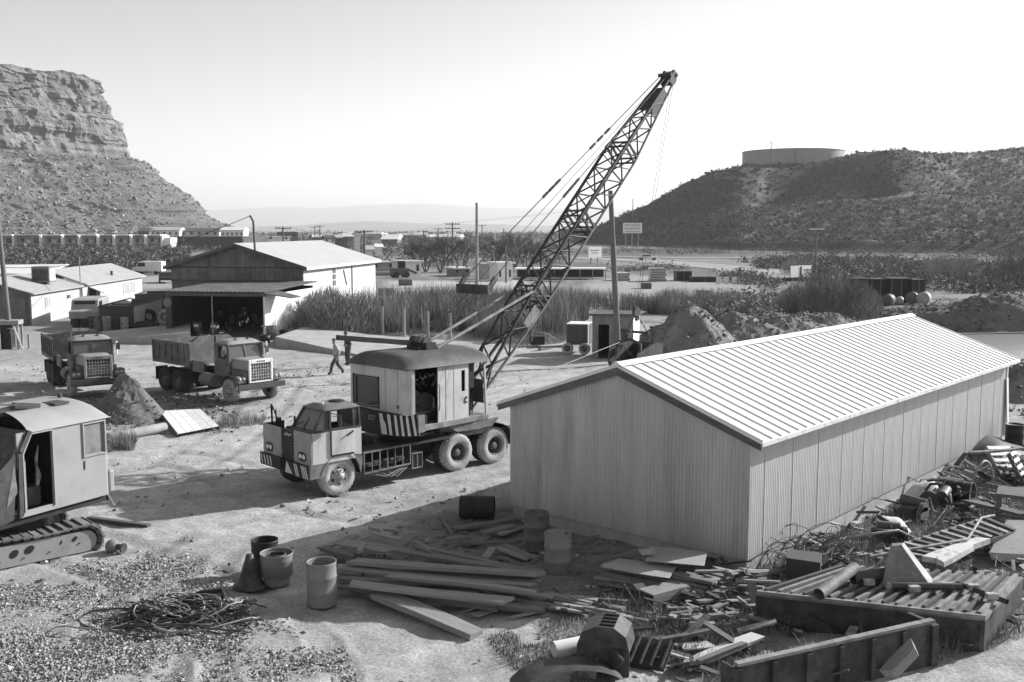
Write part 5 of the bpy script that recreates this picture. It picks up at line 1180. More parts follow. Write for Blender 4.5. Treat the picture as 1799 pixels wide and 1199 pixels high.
for a, b, c, d, w_ in [(1030, 440, 1085, 365, .18), (1100, 362, 1300, 440, .2), (1150, 345, 1350, 430, .16), (840, 250, 1230, 185, .2), (850, 238, 1265, 200, .12), (1020, 275, 1220, 228, .26), (910, 355, 1060, 300, .28), (790, 318, 910, 300, .2), (1120, 285, 1270, 235, .24), (920, 340, 1260, 330, .15), (1120, 430, 1190, 440, .18), (590, 330, 900, 465, .1), (400, 258, 470, 265, .06), (890, 760, 990, 730, .18), (960, 790, 1080, 750, .2), (1180, 805, 1400, 760, .07), (750, 150, 830, 285, .08), (1370, 395, 1500, 425, .14)]:
    board(G(*zA(a, b), random.uniform(.02, .14)), G(*zA(c, d), random.uniform(.02, .16)), w_, random.choice([.03, .05]), m_wood, ('wide' if w_ > .19 else 'thin' if w_ < .13 else 'plain') + ' small board scattered ' + ('behind the lumber pile, near the black lying drum' if b < 300 else 'between the lumber pile and the shed drums' if b < 500 else 'at the near edge of the lumber pile'), GB)
LC = 'pale split plank end in the sunlit tail of the lumber pile'; GC = 'sunlit tail of the lumber pile'
for i in range(26):
    x, y = random.uniform(-20, 480), 0; y = 530 + x * .17 + random.uniform(-25, 75); L_ = random.uniform(90, 240)
    board(G(*zB(x, y), random.uniform(.03, .2)), G(*zB(x + L_, y + L_ * random.uniform(.08, .30)), random.uniform(.02, .14)), random.uniform(.06, .16), random.uniform(.03, .06), m_wood, ('long' if L_ > 190 else 'short' if L_ < 135 else 'mid length') + ' split plank in the ' + ('shaded part' if x < 150 else 'middle' if x < 320 else 'sunlit tip') + ' of the lumber pile tail', GC)
LD = 'weathered plank in the stack against the near corner of the shed'; GD = 'planks stacked at the shed corner'
for i in range(15):
    y = 300 + i * 9; x = 340 + random.uniform(-40, 60)
    board(G(*zB(x, y + 20), .42 - i * .02), G(*zB(x + 640 + random.uniform(-60, 90), y + 135 + random.uniform(-20, 20)), .36 - i * .02), random.uniform(.18, .3), .05, m_wood, ['topmost', 'second', 'third', 'fourth', 'fifth', 'sixth', 'seventh', 'eighth', 'ninth', 'tenth', 'eleventh', 'twelfth', 'thirteenth', 'fourteenth', 'lowest'][i] + ' plank ' + ('' if i in (0, 14) else 'from the top ') + 'in the stack at the near shed corner', GD)
for i in range(18):
    x, y = random.uniform(820, 1330), random.uniform(360, 470); L_ = random.uniform(80, 260)
    board(G(*zB(x, y), random.uniform(.1, .5)), G(*zB(x + L_, y + random.uniform(-30, 50)), random.uniform(.1, .4)), random.uniform(.07, .2), random.uniform(.03, .06), m_wood, ('long' if L_ > 190 else 'short' if L_ < 130 else 'mid length') + ' broken pale plank ' + ('under the gable' if x < 990 else 'at the corner' if x < 1160 else 'past the corner, by the wire tangle') + ' of the shed', 'broken planks at the shed corner')
board(G(*zB(640, 262), .58), G(*zB(1010, 300), .60), 1.0, .02, MAT('plywood', .30, .8, 0, .15, 2, rnd=.1), 'sheet of plywood lying on the planks below the gable', 'single planks', name='plywood_sheet', cat='board')
board(G(*zB(400, 320), .50), G(*zB(800, 385), .46), .7, .02, MATS['plywood'], 'second plywood sheet lower on the planks below the gable', 'single planks', name='plywood_sheet', cat='board')
board(G(*zB(170, 385), .06), G(*zB(600, 245), .62), .12, .06, m_wood, 'long thin batten leaning up onto the planks below the gable', 'single planks')
T(MB().box((-.16, -.10, 0), (.16, .10, .08)).obj('brick', m_riml, loc=G(*zB(640, 262), .66), rot=.3, bevel=.01), 'pale brick lying on the plywood sheet', 'brick')
for i in range(40):
    x, y = random.uniform(720, 1290), random.uniform(560, 720); L_ = random.uniform(40, 160)
    board(G(*zB(x, y), random.uniform(.02, .25)), G(*zB(x + L_, y + random.uniform(-60, 60)), random.uniform(.02, .25)), random.uniform(.05, .14), random.uniform(.02, .05), m_wood, ('long' if L_ > 115 else 'short' if L_ < 75 else 'mid length') + ' splintered board ' + ('near the open wooden box' if x < 900 else 'beside the steel deck' if x > 1100 else 'between wooden box and steel deck') + ', ' + ('back' if y < 620 else 'front' if y > 670 else 'middle') + ' of the heap', 'splintered boards by the deck frame')
# hollow timber box / culvert block
o = MB(); o.box((0, -.22, 0), (.95, -.19, .34)); o.box((0, .19, 0), (.95, .22, .34)); o.box((0, -.19, .31), (.95, .19, .34)); o.box((0, -.19, 0), (.95, .19, .03))
g = G(*zB(690, 600)); T(o.obj('timber_box', m_wood, loc=(g.x - .2, g.y - .1, 0), rot=R(35)), 'open ended pale wooden box at the edge of the shed shadow', 'box')

# ================================================================== CABLE HEAP, BALL, BEAM
def cables():
    c0 = G(320, 1090); mats = [m_rope, m_rope, m_ropel]
    root = E('cable_heap', (c0.x, c0.y, 0), 0, 'tangled heap of dark wire rope loops on the gravel', 'cable')
    for k in range(34):
        cx, cy = random.uniform(-.7, .7), random.uniform(-.35, .45); a, b_ = random.uniform(.35, 1.0), random.uniform(.22, .5); ph = random.uniform(-.5, .5)
        if k < 4: cx -= .5; a = 1.1 + .1 * k; b_ = .40; cy -= .15
        pts = []
        for i in range(26):
            t = 2 * math.pi * i / 26 * (1 if k % 3 else .8); x = a * math.cos(t); y = b_ * math.sin(t) * (1 + .15 * math.sin(3 * t + k)); pts.append((cx + x * math.cos(ph) - y * math.sin(ph), cy + x * math.sin(ph) + y * math.cos(ph), .02 + max(0, .10 + .09 * math.sin(2 * t + k * 1.7) + random.uniform(-.02, .02)) * (1.6 if k > 20 else .7)))
        MB().tube(pts, random.choice([.012, .016, .02]), 5, closed=(k % 3 != 0)).obj('rope_loop', random.choice(mats), root)
    MB().tube([(-.3, .75, .05), (.1, .85, .22), (.5, .95, .25), (.62, .7, .1)], .06, 8).obj('hose_end', m_black, root)
cables()
g = G(198, 972); b0 = E('valve_ball', (g.x, g.y, 0), R(-20), 'round pale metal ball fitting beside the crawler track', 'fitting')
MB().lathe([(0, 0)] + [(.16 * math.sin(a), .16 - .16 * math.cos(a)) for a in np.linspace(.2, 2.9, 14)] + [(0, .33)], 20).obj('ball', m_greyp, b0); MB().cyl((.13, 0, .17), (.30, 0, .15), .07, n=12).obj('flange', m_dark, b0); MB().cyl((.28, 0, .15), (.33, 0, .15), .11, n=12).obj('flange_ring', m_dark, b0)
a, b_ = G(155, 916), G(262, 930); T(MB().bar(a + Vector((0, 0, .06)), b_ + Vector((0, 0, .06)), .14, .12).obj('beam', m_woodd), 'dark squared beam lying behind the crawler track', 'beam')

# ================================================================== SOIL MOUNDS, PIPE, WHITE PANEL
def mound(name, c, rx, ry, h, mat, label, seed, kind=None, rz=0.0, sharp=1.0, res=40):
    u = np.linspace(-1.15, 1.15, res); U, V_ = np.meshgrid(u, u, indexing='ij'); r = np.sqrt(U ** 2 + V_ ** 2)
    env = np.clip(1 - r, 0, 1) if sharp > 1 else np.clip(1.05 - (r * (0.8 + .45 * fbm(U * 1.6 + 3, V_ * 1.6, seed + 9, 3))) ** 1.7, 0, 1)
    z = h * env * (0.62 + .7 * fbm(U * 2.3, V_ * 2.3, seed, 4)) + (fbm(U * rx * 3, V_ * ry * 3, seed + 3, 4) - .5) * .38 * h ** .5 * np.clip(1.15 - r, 0, 1) - .05 - .15 * np.clip(r - 1, 0, 1)
    x, y = U * rx, V_ * ry; X = c[0] + x * math.cos(rz) - y * math.sin(rz); Y = c[1] + x * math.sin(rz) + y * math.cos(rz)
    ii = np.arange(res * res).reshape(res, res); F = np.stack([ii[:-1, :-1], ii[1:, :-1], ii[1:, 1:], ii[:-1, 1:]], -1).reshape(-1, 4)
    o = np_mesh(name, np.stack([X, Y, z], -1).reshape(-1, 3), F, mat, smooth=False); 
    zz = z.ravel(); VV = np.stack([X, Y, z], -1).reshape(-1, 3); ok = np.argwhere(zz > .02).ravel(); pk = ok[RNG.integers(0, len(ok), int(160 * max(rx, ry)))]
    co = rocks('clods', VV[pk] + RNG.normal(0, .06, (len(pk), 3)) * np.array([1, 1, .2]), RNG.uniform(0, 1, len(pk)) ** 4 * (.13 if mat == m_dsoil and rx < 2 else .34) + .05, MAT('clod_dark', .10, .95, attr='rv', aamp=.5) if mat == m_dsoil else MAT('clod_soil', .16, .95, attr='rv', aamp=.5), parent=o); K(co, 'stuff')
    if kind: K(o, kind)['label'] = label
    else: T(o, label, 'mound', 'soil mounds')
    return o
c = G(205, 742); mound('soil_mound', (c.x, c.y + .8), 1.75, 1.5, 1.75, m_dsoil, 'steep dark soil mound in front of the farther dump truck', 71, sharp=1.2)
pa, pb = G(192, 778), G(290, 758); T(MB().cyl(pa + Vector((0, 0, .16)), pb + Vector((0, 0, .16)), .17, n=18).obj('concrete_pipe', m_concrete), 'grey pipe lying on the ground left of the white panel', 'pipe')
wp = E('panel_raft', G(330, 752), 0, 'flat white panel raft lying tilted on the dirt', 'panel')
A_, B_, C_, D_ = [G(*p) - G(330, 752) for p in ((281, 731), (352, 727), (384, 755), (312, 769))]
up_ = Vector((0, 0, 1))
for k in range(5):
    f0, f1 = k / 5 + .004, (k + 1) / 5 - .004
    q = [A_.lerp(B_, f0) + up_ * .16, A_.lerp(B_, f1) + up_ * .16, D_.lerp(C_, f1) + up_ * .12, D_.lerp(C_, f0) + up_ * .12]
    MB().hexa([v for v in q] + [v + up_ * .04 for v in q]).obj('plank', m_white if k < 3 else m_whitew, wp)
MB().bar(A_ + up_ * .08, D_ + up_ * .05, .1, .1).obj('bearer', m_dark, wp); MB().bar(B_ + up_ * .08, C_ + up_ * .05, .1, .1).obj('bearer', m_dark, wp)
# ================================================================== WORKSHOP
AZ = R(9.4); sR = Vector((math.cos(AZ), -math.sin(AZ), 0)); sB = Vector((math.sin(AZ), math.cos(AZ), 0))
_rc = AT(533, 500, 78.5); WSH = 10.68
so = Vector((_rc.x, 78.5, 0)) - sR * WSH
shop = E('workshop', so, -AZ, 'large dark gabled workshop with white side wall and open porch', 'building')
def sl(P): d = Vector((P[0], P[1], 0)) - so; return d.dot(sR), d.dot(sB)
EV, PK, LS = 4.42, 6.10, 18.6
m_siding = MAT('dark_siding', .145, .9, 0, .25, 1.2, rnd=.15, dirt=.20, dsc=.6, dthr=.6); m_wsid = MAT('white_siding', .50, .8, 0, .06, .8, rnd=.04)
gz_ = lambda x: PK - abs(x - WSH / 2) * (PK - EV) / (WSH / 2)
npn = 14
for i in range(npn):
    a, b_ = WSH * i / npn + .012, WSH * (i + 1) / npn - .012
    xs = [a] + ([WSH / 2] if a < WSH / 2 < b_ else []) + [b_]
    MB().prism([(a, 4.45), (b_, 4.45)] + [(x, gz_(x) + .02) for x in xs[::-1]], 'y', -.06, .0).obj('gable_board', m_siding, shop)
    MB().box((a, -.055, 3.42), (b_, 0, 4.38)).obj('wall_board', m_siding, shop)
MB().box((0, .001, 0), (WSH, .10, EV)).obj('front_wall', m_siding, shop)
for z in (4.415, 3.40): MB().box((-.03, -.10, z - .06), (WSH + .03, -.001, z + .05)).obj('trim_board', m_woodd, shop)
npn = 20
for i in range(npn):
    a, b_ = LS * i / npn + .01, LS * (i + 1) / npn - .01
    if i == 7: MB().box((WSH - .03, a, 0), (WSH + .02, b_, 2.6)).obj('side_board', m_wsid, shop); continue
    MB().box((WSH - .03, a, 0), (WSH + .02, b_, EV - .1)).obj('side_board', m_wsid, shop)
a = LS * 7 / npn
wn = MB().box((WSH - .03, a + .01, 2.6), (WSH + .0, a + .92, EV - .1)).obj('window', m_glass, shop)
for k in range(3): MB().box((WSH - .01, a + .01 + .42 * k, 2.6), (WSH + .03, a + .07 + .42 * k, EV - .1)).obj('window_bar', m_white, wn)
for k in range(4): MB().box((WSH - .008, a + .01, 2.62 + .5 * k), (WSH + .028, a + .93, 2.68 + .5 * k)).obj('window_bar', m_white, wn)
MB().tube([(WSH + .06, LS * .62, .2), (WSH + .06, LS * .62, EV - .15)], .06, 6).obj('drain_pipe', m_greyp, shop)
MB().bar((WSH + .06, LS * .50, 3.9), (WSH + .06, LS * .54, 2.6), .06).obj('brace', m_dark, shop)
rf = MB(); ro = .45
for s in (1, -1):
    e = WSH / 2 + s * (WSH / 2 + ro); ze = EV - ro * (PK - EV) / (WSH / 2) + .12
    rf.hexa([(WSH / 2, -ro, PK + .06), (e, -ro, ze), (e, LS + ro, ze), (WSH / 2, LS + ro, PK + .06), (WSH / 2, -ro, PK + .16), (e, -ro, ze + .08), (e, LS + ro, ze + .08), (WSH / 2, LS + ro, PK + .16)])
rfo = rf.obj('roof', MAT('pale_shop_roof', .42, .7, 0, .08, .7), shop)
for s in (1, -1): e = WSH / 2 + s * (WSH / 2 + ro); MB().box((e - .03, -ro, ze - .16), (e + .03, LS + ro, ze - .002)).obj('fascia', m_white, rfo)
for s in (1, -1):
    e = WSH / 2 + s * (WSH / 2 + ro); MB().hexa([(WSH / 2, -ro - .03, PK - .10), (e, -ro - .03, ze - .14), (e, -ro - .002, ze - .14), (WSH / 2, -ro - .002, PK - .10), (WSH / 2, -ro - .03, PK + .17), (e, -ro - .03, ze + .09), (e, -ro - .002, ze + .09), (WSH / 2, -ro - .002, PK + .17)]).obj('barge_board', m_woodd, rfo)
MB().box((0, LS - .1, 0), (WSH - .04, LS, EV)).obj('back_wall', m_siding, shop); MB().box((0, .12, 0), (.1, LS - .12, EV)).obj('far_wall', m_siding, shop)
# porch
px0, py0 = sl(G(316, 590)); px1, _ = sl(G(465, 597)); py0 = min(py0, sl(G(465, 597))[1]) ; px1 = px1 + .05
pr = MB(); n_ = 46
for i in range(n_):
    a, b_ = px0 - .5 + (px1 - px0 + .7) * i / n_, px0 - .5 + (px1 - px0 + .7) * (i + 1) / n_; zz = .05 * (i % 2)
    pr.hexa([(a, py0 - .3, 3.14 + zz), (b_, py0 - .3, 3.14 + .05 - zz), (b_, -.1, 3.36 + .05 - zz), (a, -.1, 3.36 + zz), (a, py0 - .3, 3.17 + zz), (b_, py0 - .3, 3.17 + .05 - zz), (b_, -.1, 3.39 + .05 - zz), (a, -.1, 3.39 + zz)])
pr.obj('porch_roof', m_roofd, shop)
MB().box((px0 - .2, py0 - .06, 2.86), (px1 + .1, py0 + .06, 3.10)).obj('porch_beam', m_woodd, shop)
MB().box((px0 - .15, py0 - .12, 0), (px0 + .25, py0 + .20, 2.86)).obj('porch_post', m_dark, shop); MB().cyl((px0 + .02, py0 - .15, 2.4), (px0 + .02, py0 - .13, 2.4), .3, n=18).obj('round_gauge', m_greyp, shop)
xm = px0 + (px1 - px0) * .46; MB().cyl((xm, py0, 0), (xm, py0, 2.86), .05, n=8).obj('porch_post', m_rustl, shop)
MB().box((px1 - .08, py0 - .02, 0), (px1 + .02, py0 + .1, 2.86)).obj('porch_post', m_white, shop)
npn = 10; dpp = (-.3 - py0) / npn
for i in range(npn): a = py0 + .11 + dpp * i; MB().box((px1 - .02, a, 0), (px1 + .03, a + dpp - .03, 2.95)).obj('porch_side_board', m_white, shop)
MB().hexa([(px1, py0 - .4, 3.08), (px1 + 1.7, py0 + .6, 2.72), (px1 + 1.7, py0 + 2.2, 2.72), (px1, py0 + 2.2, 3.12), (px1, py0 - .4, 3.14), (px1 + 1.7, py0 + .6, 2.78), (px1 + 1.7, py0 + 2.2, 2.78), (px1, py0 + 2.2, 3.18)]).obj('lean_to_roof', m_roofd, shop)
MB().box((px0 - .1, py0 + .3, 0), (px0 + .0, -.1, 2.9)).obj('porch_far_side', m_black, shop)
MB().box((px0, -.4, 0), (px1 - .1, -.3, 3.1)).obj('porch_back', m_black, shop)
MB().box((px0 + 3.0, -.42, 1.6), (px0 + 5.0, -.405, 2.2)).obj('notice_board', m_greyp, shop)
for k, (x, lab) in enumerate(((.28, 'left'), (.46, 'right'))):
    xx = px0 + (px1 - px0) * (x - .06); o = MB(); o.lathe([(0, 0), (.30, 0), (.30, .4), (.31, .42), (.30, .44), (.30, 1.0), (.0, 1.02)], 20)
    P = so + sR * xx + sB * (py0 + 1.1); q = o.obj('grease_drum', m_drum, loc=P); T(q, ['dark drum with pale label under the porch, farther from its post', 'dark drum with pale label under the porch, beside the thin post'][k], 'drum', 'drums under the porch')
    MB().box((-.16, -.316, .68), (.16, -.306, .86)).obj('paper_label', m_white, q); MB().box((-.16, -.316, .45), (.16, -.306, .52)).obj('paper_label', m_greyp, q)
jk = MB()
for k in range(60):
    x = random.uniform(px0 + .5, px1 - .5); y = random.uniform(-4.5, -.8); z = random.uniform(0, 1.6) * random.random(); s = random.uniform(.08, .35); jk.box((x, y, z), (x + s, y + s, z + s * random.uniform(.5, 2)))
K(jk.obj('porch_clutter', MAT('porch_junk', .09, .8, 0, .5, 2), shop), 'stuff')
MB().tube([(WSH * .66, -.35, 5.2), (WSH * .66 - .1, -.35, 7.9), (WSH * .66 - .35, -.35, 8.35)], .09, 8).obj('service_mast', m_pole, shop)

# things by the porch
def simple_can(px, py, h, r, mat, label, cat='bucket', name='bucket'):
    g = G(px, py); o = MB(); o.lathe([(0, .01), (r * .85, .01), (r * .85, 0), (r, h), (r - .02, h), (r * .8, h * .7), (0, h * .7)], 18); return T(o.obj(name, mat, loc=(g.x, g.y, 0), recalc=False), label, cat)
simple_can(478, 596, .9, .32, m_druml, 'pale can standing just outside the porch side wall'); simple_can(466, 602, .5, .36, m_black, 'squat black tub at the porch corner', 'tub', 'tub'); simple_can(498, 594, .55, .28, m_black, 'small black can between pale can and bushes'); simple_can(512, 590, .5, .25, m_greyp, 'small grey can nearest the bushes by the porch')
for (px, py, lab) in ((472, 600, 'light wooden trestle leaning by the porch corner'), (520, 588, 'light wooden trestle standing before the bushes')):
    g = G(px, py); t = E('trestle', (g.x, g.y, 0), .3, lab, 'trestle')
    for s in (-.35, .35):
        for q in (-.25, .25): MB().bar((s, q, 0), (s * .9, 0, 1.0), .06).obj('leg', m_polel, t)
    MB().bar((-.45, 0, 1.0), (.45, 0, 1.0), .08).obj('crossbar', m_polel, t)

# ================================================================== OFFICE SHED (left)
oc = G(57, 572); OA = R(-2.8); office = E('office_shed', (oc.x, oc.y, 0), -OA, 'low white sided office building with pale roof and dark garage door', 'building')
m_offw = MAT('office_siding', .44, .8, 0, .06, 1, rnd=.06); m_offroof = MAT('office_roof', .34, .85, 0, .10, .8)
def strip_wall(parent, x, y0, y1, z1, n_, mat, name='side_board', holes=()):
    for i in range(n_):
        a, b_ = y0 + (y1 - y0) * i / n_ + .012, y0 + (y1 - y0) * (i + 1) / n_ - .012; MB().box((x - .06, a, 0), (x, b_, z1)).obj(name, mat, parent)
    MB().box((x - .14, y0, 0), (x - .065, y1, z1)).obj('wall_core', m_greyp, parent)
strip_wall(office, 0, 0, 10.2, 2.40, 20, m_offw); strip_wall(office, .2, 10.25, 27, 2.5, 26, m_offw)
rz_ = lambda x: 2.42 + (-x) * .30 if x > -3.6 else 2.42 + 3.6 * .30 - (-x - 3.6) * .30
MB().prism([(-8.5, 0), (-.15, 0), (-.15, 2.42), (-3.6, 3.47), (-8.5, 2.0)], 'y', .0, .12).obj('front_wall', m_siding, office)
gd = MB().box((-5.2, -.05, .05), (-.45, -.002, 2.12)).obj('garage_door', m_siding, office); MB().box((-5.2, -.06, 1.05), (-.45, -.051, 1.12)).obj('door_rail', m_woodd, gd); MB().box((-.45, -.07, 0), (-.35, -.003, 2.2)).obj('door_jamb', m_woodd, gd)
def gable_roof(parent, xe, xr, xl, zr, ze, zl, y0, y1, mat, name='roof'):
    r = MB(); r.hexa([(xr, y0, zr), (xe, y0, ze), (xe, y1, ze), (xr, y1, zr), (xr, y0, zr + .09), (xe, y0, ze + .09), (xe, y1, ze + .09), (xr, y1, zr + .09)])
    r.hexa([(xr, y0, zr), (xl, y0, zl), (xl, y1, zl), (xr, y1, zr), (xr, y0, zr + .09), (xl, y0, zl + .09), (xl, y1, zl + .09), (xr, y1, zr + .09)]); return r.obj(name, mat, parent)
gable_roof(office, .35, -3.6, -8.8, 3.52, 2.36, 1.95, -.35, 10.5, m_offroof); gable_roof(office, .55, -3.0, -8.0, 3.75, 2.46, 2.2, 10.52, 27.4, m_offroof)
for y, z0, z1, ww in ((2.6, 1.15, 1.95, 1.0), (7.2, 1.55, 1.85, .7)):
    w = MB().box((.002, y, z0), (.03, y + ww, z1)).obj('window', m_riml if y < 5 else m_glass, office); MB().box((.031, y + ww / 2 - .03, z0), (.05, y + ww / 2 + .03, z1)).obj('window_bar', m_white, w); MB().box((.002, y - .08, z0 - .08), (.05, y + ww + .08, z0 - .002)).obj('window_sill', m_white, w)
w = MB().box((.202, 21, 1.1), (.23, 24.5, 2.1)).obj('window', m_riml, office)
for k in range(3): MB().box((.231, 21 + 1.7 * k, 1.1), (.26, 21.1 + 1.7 * k, 2.1)).obj('window_bar', m_white, w)
MB().prism([(.2, 2.35), (1.6, 1.75), (1.6, 1.70), (.2, 2.28)], 'y', 11.6, 15).obj('awning', m_offw, office); MB().box((.21, 11.8, .3), (.24, 13.4, 2.0)).obj('doorway', m_black, office)
cl = MB().box((-2.0, 5.2, 3.0), (-.6, 6.6, 4.3)).obj('roof_cooler', m_greyp, office, bevel=.03)
MB().box((-1.9, 5.18, 3.15), (-.7, 5.199, 4.1)).obj('louvre_panel', m_dark, cl); MB().box((-.599, 5.35, 3.15), (-.58, 6.45, 4.1)).obj('louvre_panel', m_white, cl)
MB().cyl((.1, 10.1, 0), (.1, 10.1, 5.0), .04, n=6).obj('antenna_mast', m_polel, office); MB().cyl((-.5, 20, 2.9), (-.5, 20, 3.35), .12, n=8).obj('flue', m_dark, office)
for k in range(4): MB().box((-3.2, 1.2 + 2.1 * k, 3.53), (-2.0, 1.26 + 2.1 * k, 3.60)).obj('guy_shadow_bar', m_roofd, office) if False else None
wr = G(30, 530); whr = E('white_roof_shed', (AT(-20, 500, 101).x, 101, 0), 0, 'shed with bright white roof behind the office, at the left edge', 'building')
MB().box((-3, 0, 0), (5.0, 6, 3.0)).obj('wall', m_siding, whr); MB().hexa([(-4, -.4, 2.7), (5.4, -.4, 2.9), (5.2, 6.4, 3.6), (-4, 6.4, 3.5), (-4, -.4, 2.8), (5.4, -.4, 3.0), (5.2, 6.4, 3.7), (-4, 6.4, 3.6)]).obj('roof', m_white, whr)

# ================================================================== BINS, DRUM ROW, TYRES, RAMPS
def bin_(px, py, w_, L_, h, rz, label, mf, ms):
    g = G(px, py); b_ = E('steel_bin', (g.x, g.y, 0), rz, label, 'bin', 'open steel bins by the office')
    MB().box((-w_, 0, .15), (0, .08, h)).obj('end_wall', mf, b_); MB().box((-w_, L_ - .08, .15), (0, L_, h)).obj('end_wall', mf, b_); MB().box((-.08, .081, .15), (0, L_ - .081, h)).obj('side_wall', ms, b_); MB().box((-w_, .081, .15), (-w_ + .08, L_ - .081, h)).obj('side_wall', ms, b_)
    MB().box((-w_ + .081, .081, .15), (-.081, L_ - .081, .3)).obj('floor', m_rust, b_); MB().box((-w_ - .04, -.05, h), (.05, .12, h + .08)).obj('rim', m_rust, b_); MB().box((-.1, .13, h), (.05, L_, h + .08)).obj('rim', m_rust, b_); MB().box((-w_ - .04, .13, h), (-w_ + .1, L_, h + .08)).obj('rim', m_rust, b_)
    MB().box((-w_, L_ * .35, h - .1), (-.09, L_ * .35 + .12, h)).obj('cross_tie', m_rust, b_)
    return b_
bin_(236, 578, 2.45, 9.0, 1.65, R(6), 'open steel bin with grey end and bright long side, behind the drum row', m_rust, m_whitew)
bin_(300, 548, 3.0, 6.0, 1.5, R(10), 'dark open steel bin behind the bright sided bin', m_rust, m_rust)
for k, (px, py, m, lab, hh) in enumerate(((135, 582, m_black, 'black drum with white base band, first of the row from the office', .88), (149, 582, m_black, 'black drum with white base band, second of the row from the office', .88), (160, 577, m_drum, 'rusty drum third from the office, behind the two banded drums', .88), (173, 583, m_drum, 'grey drum in the middle of the row by the bin', .95), (188, 583, m_druml, 'tall pale drum fifth of the row by the bin', 1.1), (205, 581, m_rust, 'lumpy rusty drum before the bin end', 1.0), (219, 581, m_riml, 'pale drum closest to the bin corner', .95))):
    q = drum(px, py, lab, m, h=hh, group='drum row by the office')
    if k < 2: MB().lathe([(.295, .02), (.297, .03), (.297, .24), (.295, .25)], 24).obj('white_band', m_white, q)
def tyre(px, py, rad, w_, rot, label, z=None, mat=None):
    g = G(px, py); o = MB(); o.lathe(tyre_prof(rad, w_, rad * .55), 26, closed=True); q = o.obj('old_tyre', mat or m_tyred); q.location = (g.x, g.y, rad * abs(math.sin(rot[0])) + w_ / 2 * abs(math.cos(rot[0])) if z is None else z); q.rotation_euler = rot; return T(q, label, 'tyre', 'old tyres heaped by the workshop')
tyre(291, 573, .62, .42, (R(80), 0, R(-15)), 'large pale tyre standing face on at the front of the heap'); tyre(312, 568, .62, .42, (R(82), 0, R(-25)), 'large tyre standing next to the workshop post'); tyre(262, 570, .58, .4, (R(70), 0, R(40)), 'tyre leaning against the bright side of the bin', mat=m_tyre); tyre(247, 577, .5, .32, (R(12), 0, 0), 'flat dark tyre lying beside the bin corner', mat=m_tyre); tyre(255, 576, .5, .32, (R(10), R(6), 0), 'flat dark tyre lying second from the bin corner', mat=m_tyre); tyre(268, 577, .48, .3, (R(8), R(-8), 0), 'flat tyre lying in front of the heap', mat=m_tyre); tyre(272, 560, .55, .4, (R(75), 0, R(10)), 'pale tyre standing behind the heap', z=.9); tyre(300, 560, .55, .4, (R(60), 0, R(-30)), 'tyre lying on top of the heap', z=1.2, mat=m_tyre)
def wedge(name, pts, hs, mat, label, cat):
    b_ = [G(*p) for p in pts]; o = MB(); o.hexa([v + Vector((0, 0, -.1)) for v in b_] + [v + Vector((0, 0, h)) for v, h in zip(b_, hs)]); return T(o.obj(name, mat), label, cat)
wedge('concrete_ramp', [(140, 603), (335, 606), (335, 588), (180, 590)], (.05, .8, .8, .3), m_concrete, 'low concrete ramp with dark front before the workshop porch', 'ramp')
wedge('concrete_ramp', [(484, 609), (640, 628), (748, 601), (535, 590)], (.62, .08, .05, .62), m_concrete, 'pale concrete ramp slab behind the two people', 'ramp')
wedge('concrete_slab', [(600, 600), (760, 612), (830, 604), (640, 590)], (.10, .10, .10, .10), m_concrete, 'flat pale slab along the row of fence posts', 'slab')
for k, (px, py, t) in enumerate(((636, 587, 540), (672, 588, 543), (710, 593, 547), (752, 599, 550), (791, 604, 556))):
    g = G(px, py); o = MB(); o.cyl((0, 0, -.1), (0, 0, 1.95), .10, .09, n=10); T(o.obj('fence_post', m_polel, loc=(g.x, g.y, 0)), ['first timber post in front of the reeds, beside the bushes', 'second timber post in front of the reeds from the bushes', 'middle timber post in front of the reeds', 'fourth timber post in front of the reeds from the bushes', 'timber post in front of the reeds seen among the crane ropes'][k], 'post', 'posts along the reeds')
# small signs/posts in the yard
for px, py, lab in ((205, 622, 'short white stake beside the farther dump truck'), (468, 622, 'short white stake behind the dump truck with pale hood')):
    g = G(px, py); T(MB().box((-.05, -.05, 0), (.05, .05, .75)).obj('stake', m_white, loc=(g.x, g.y, 0)), lab, 'stake')
# left edge structure: pole with platform and steps
g = G(10, 613); lp = E('platform_stand', (g.x, g.y, 0), .2, 'small wooden platform with steps at the foot of the edge pole', 'platform')
MB().box((-1.2, -.4, 1.5), (.9, .8, 1.75)).obj('deck', m_polel, lp); MB().box((-1.1, -.3, .0), (.4, .7, 1.49)).obj('tank_body', m_black, lp)
for x, y in ((.8, -.3), (.8, .7), (1.4, -.2), (-.2, -.45)): MB().cyl((x, y, 0), (x, y, 1.5 if x < 1 else .9), .07, n=8).obj('leg', m_polel, lp)
MB().bar((.55, -.4, 1.6), (1.15, -.7, 0), .12, .05).obj('stair_rail', m_polel, lp)
for k in range(5): MB().bar((.30 + .12 * k, -.55, 1.3 - .28 * k), (.62 + .12 * k, -.6, 1.3 - .28 * k), .12, .04).obj('step', m_polel, lp)

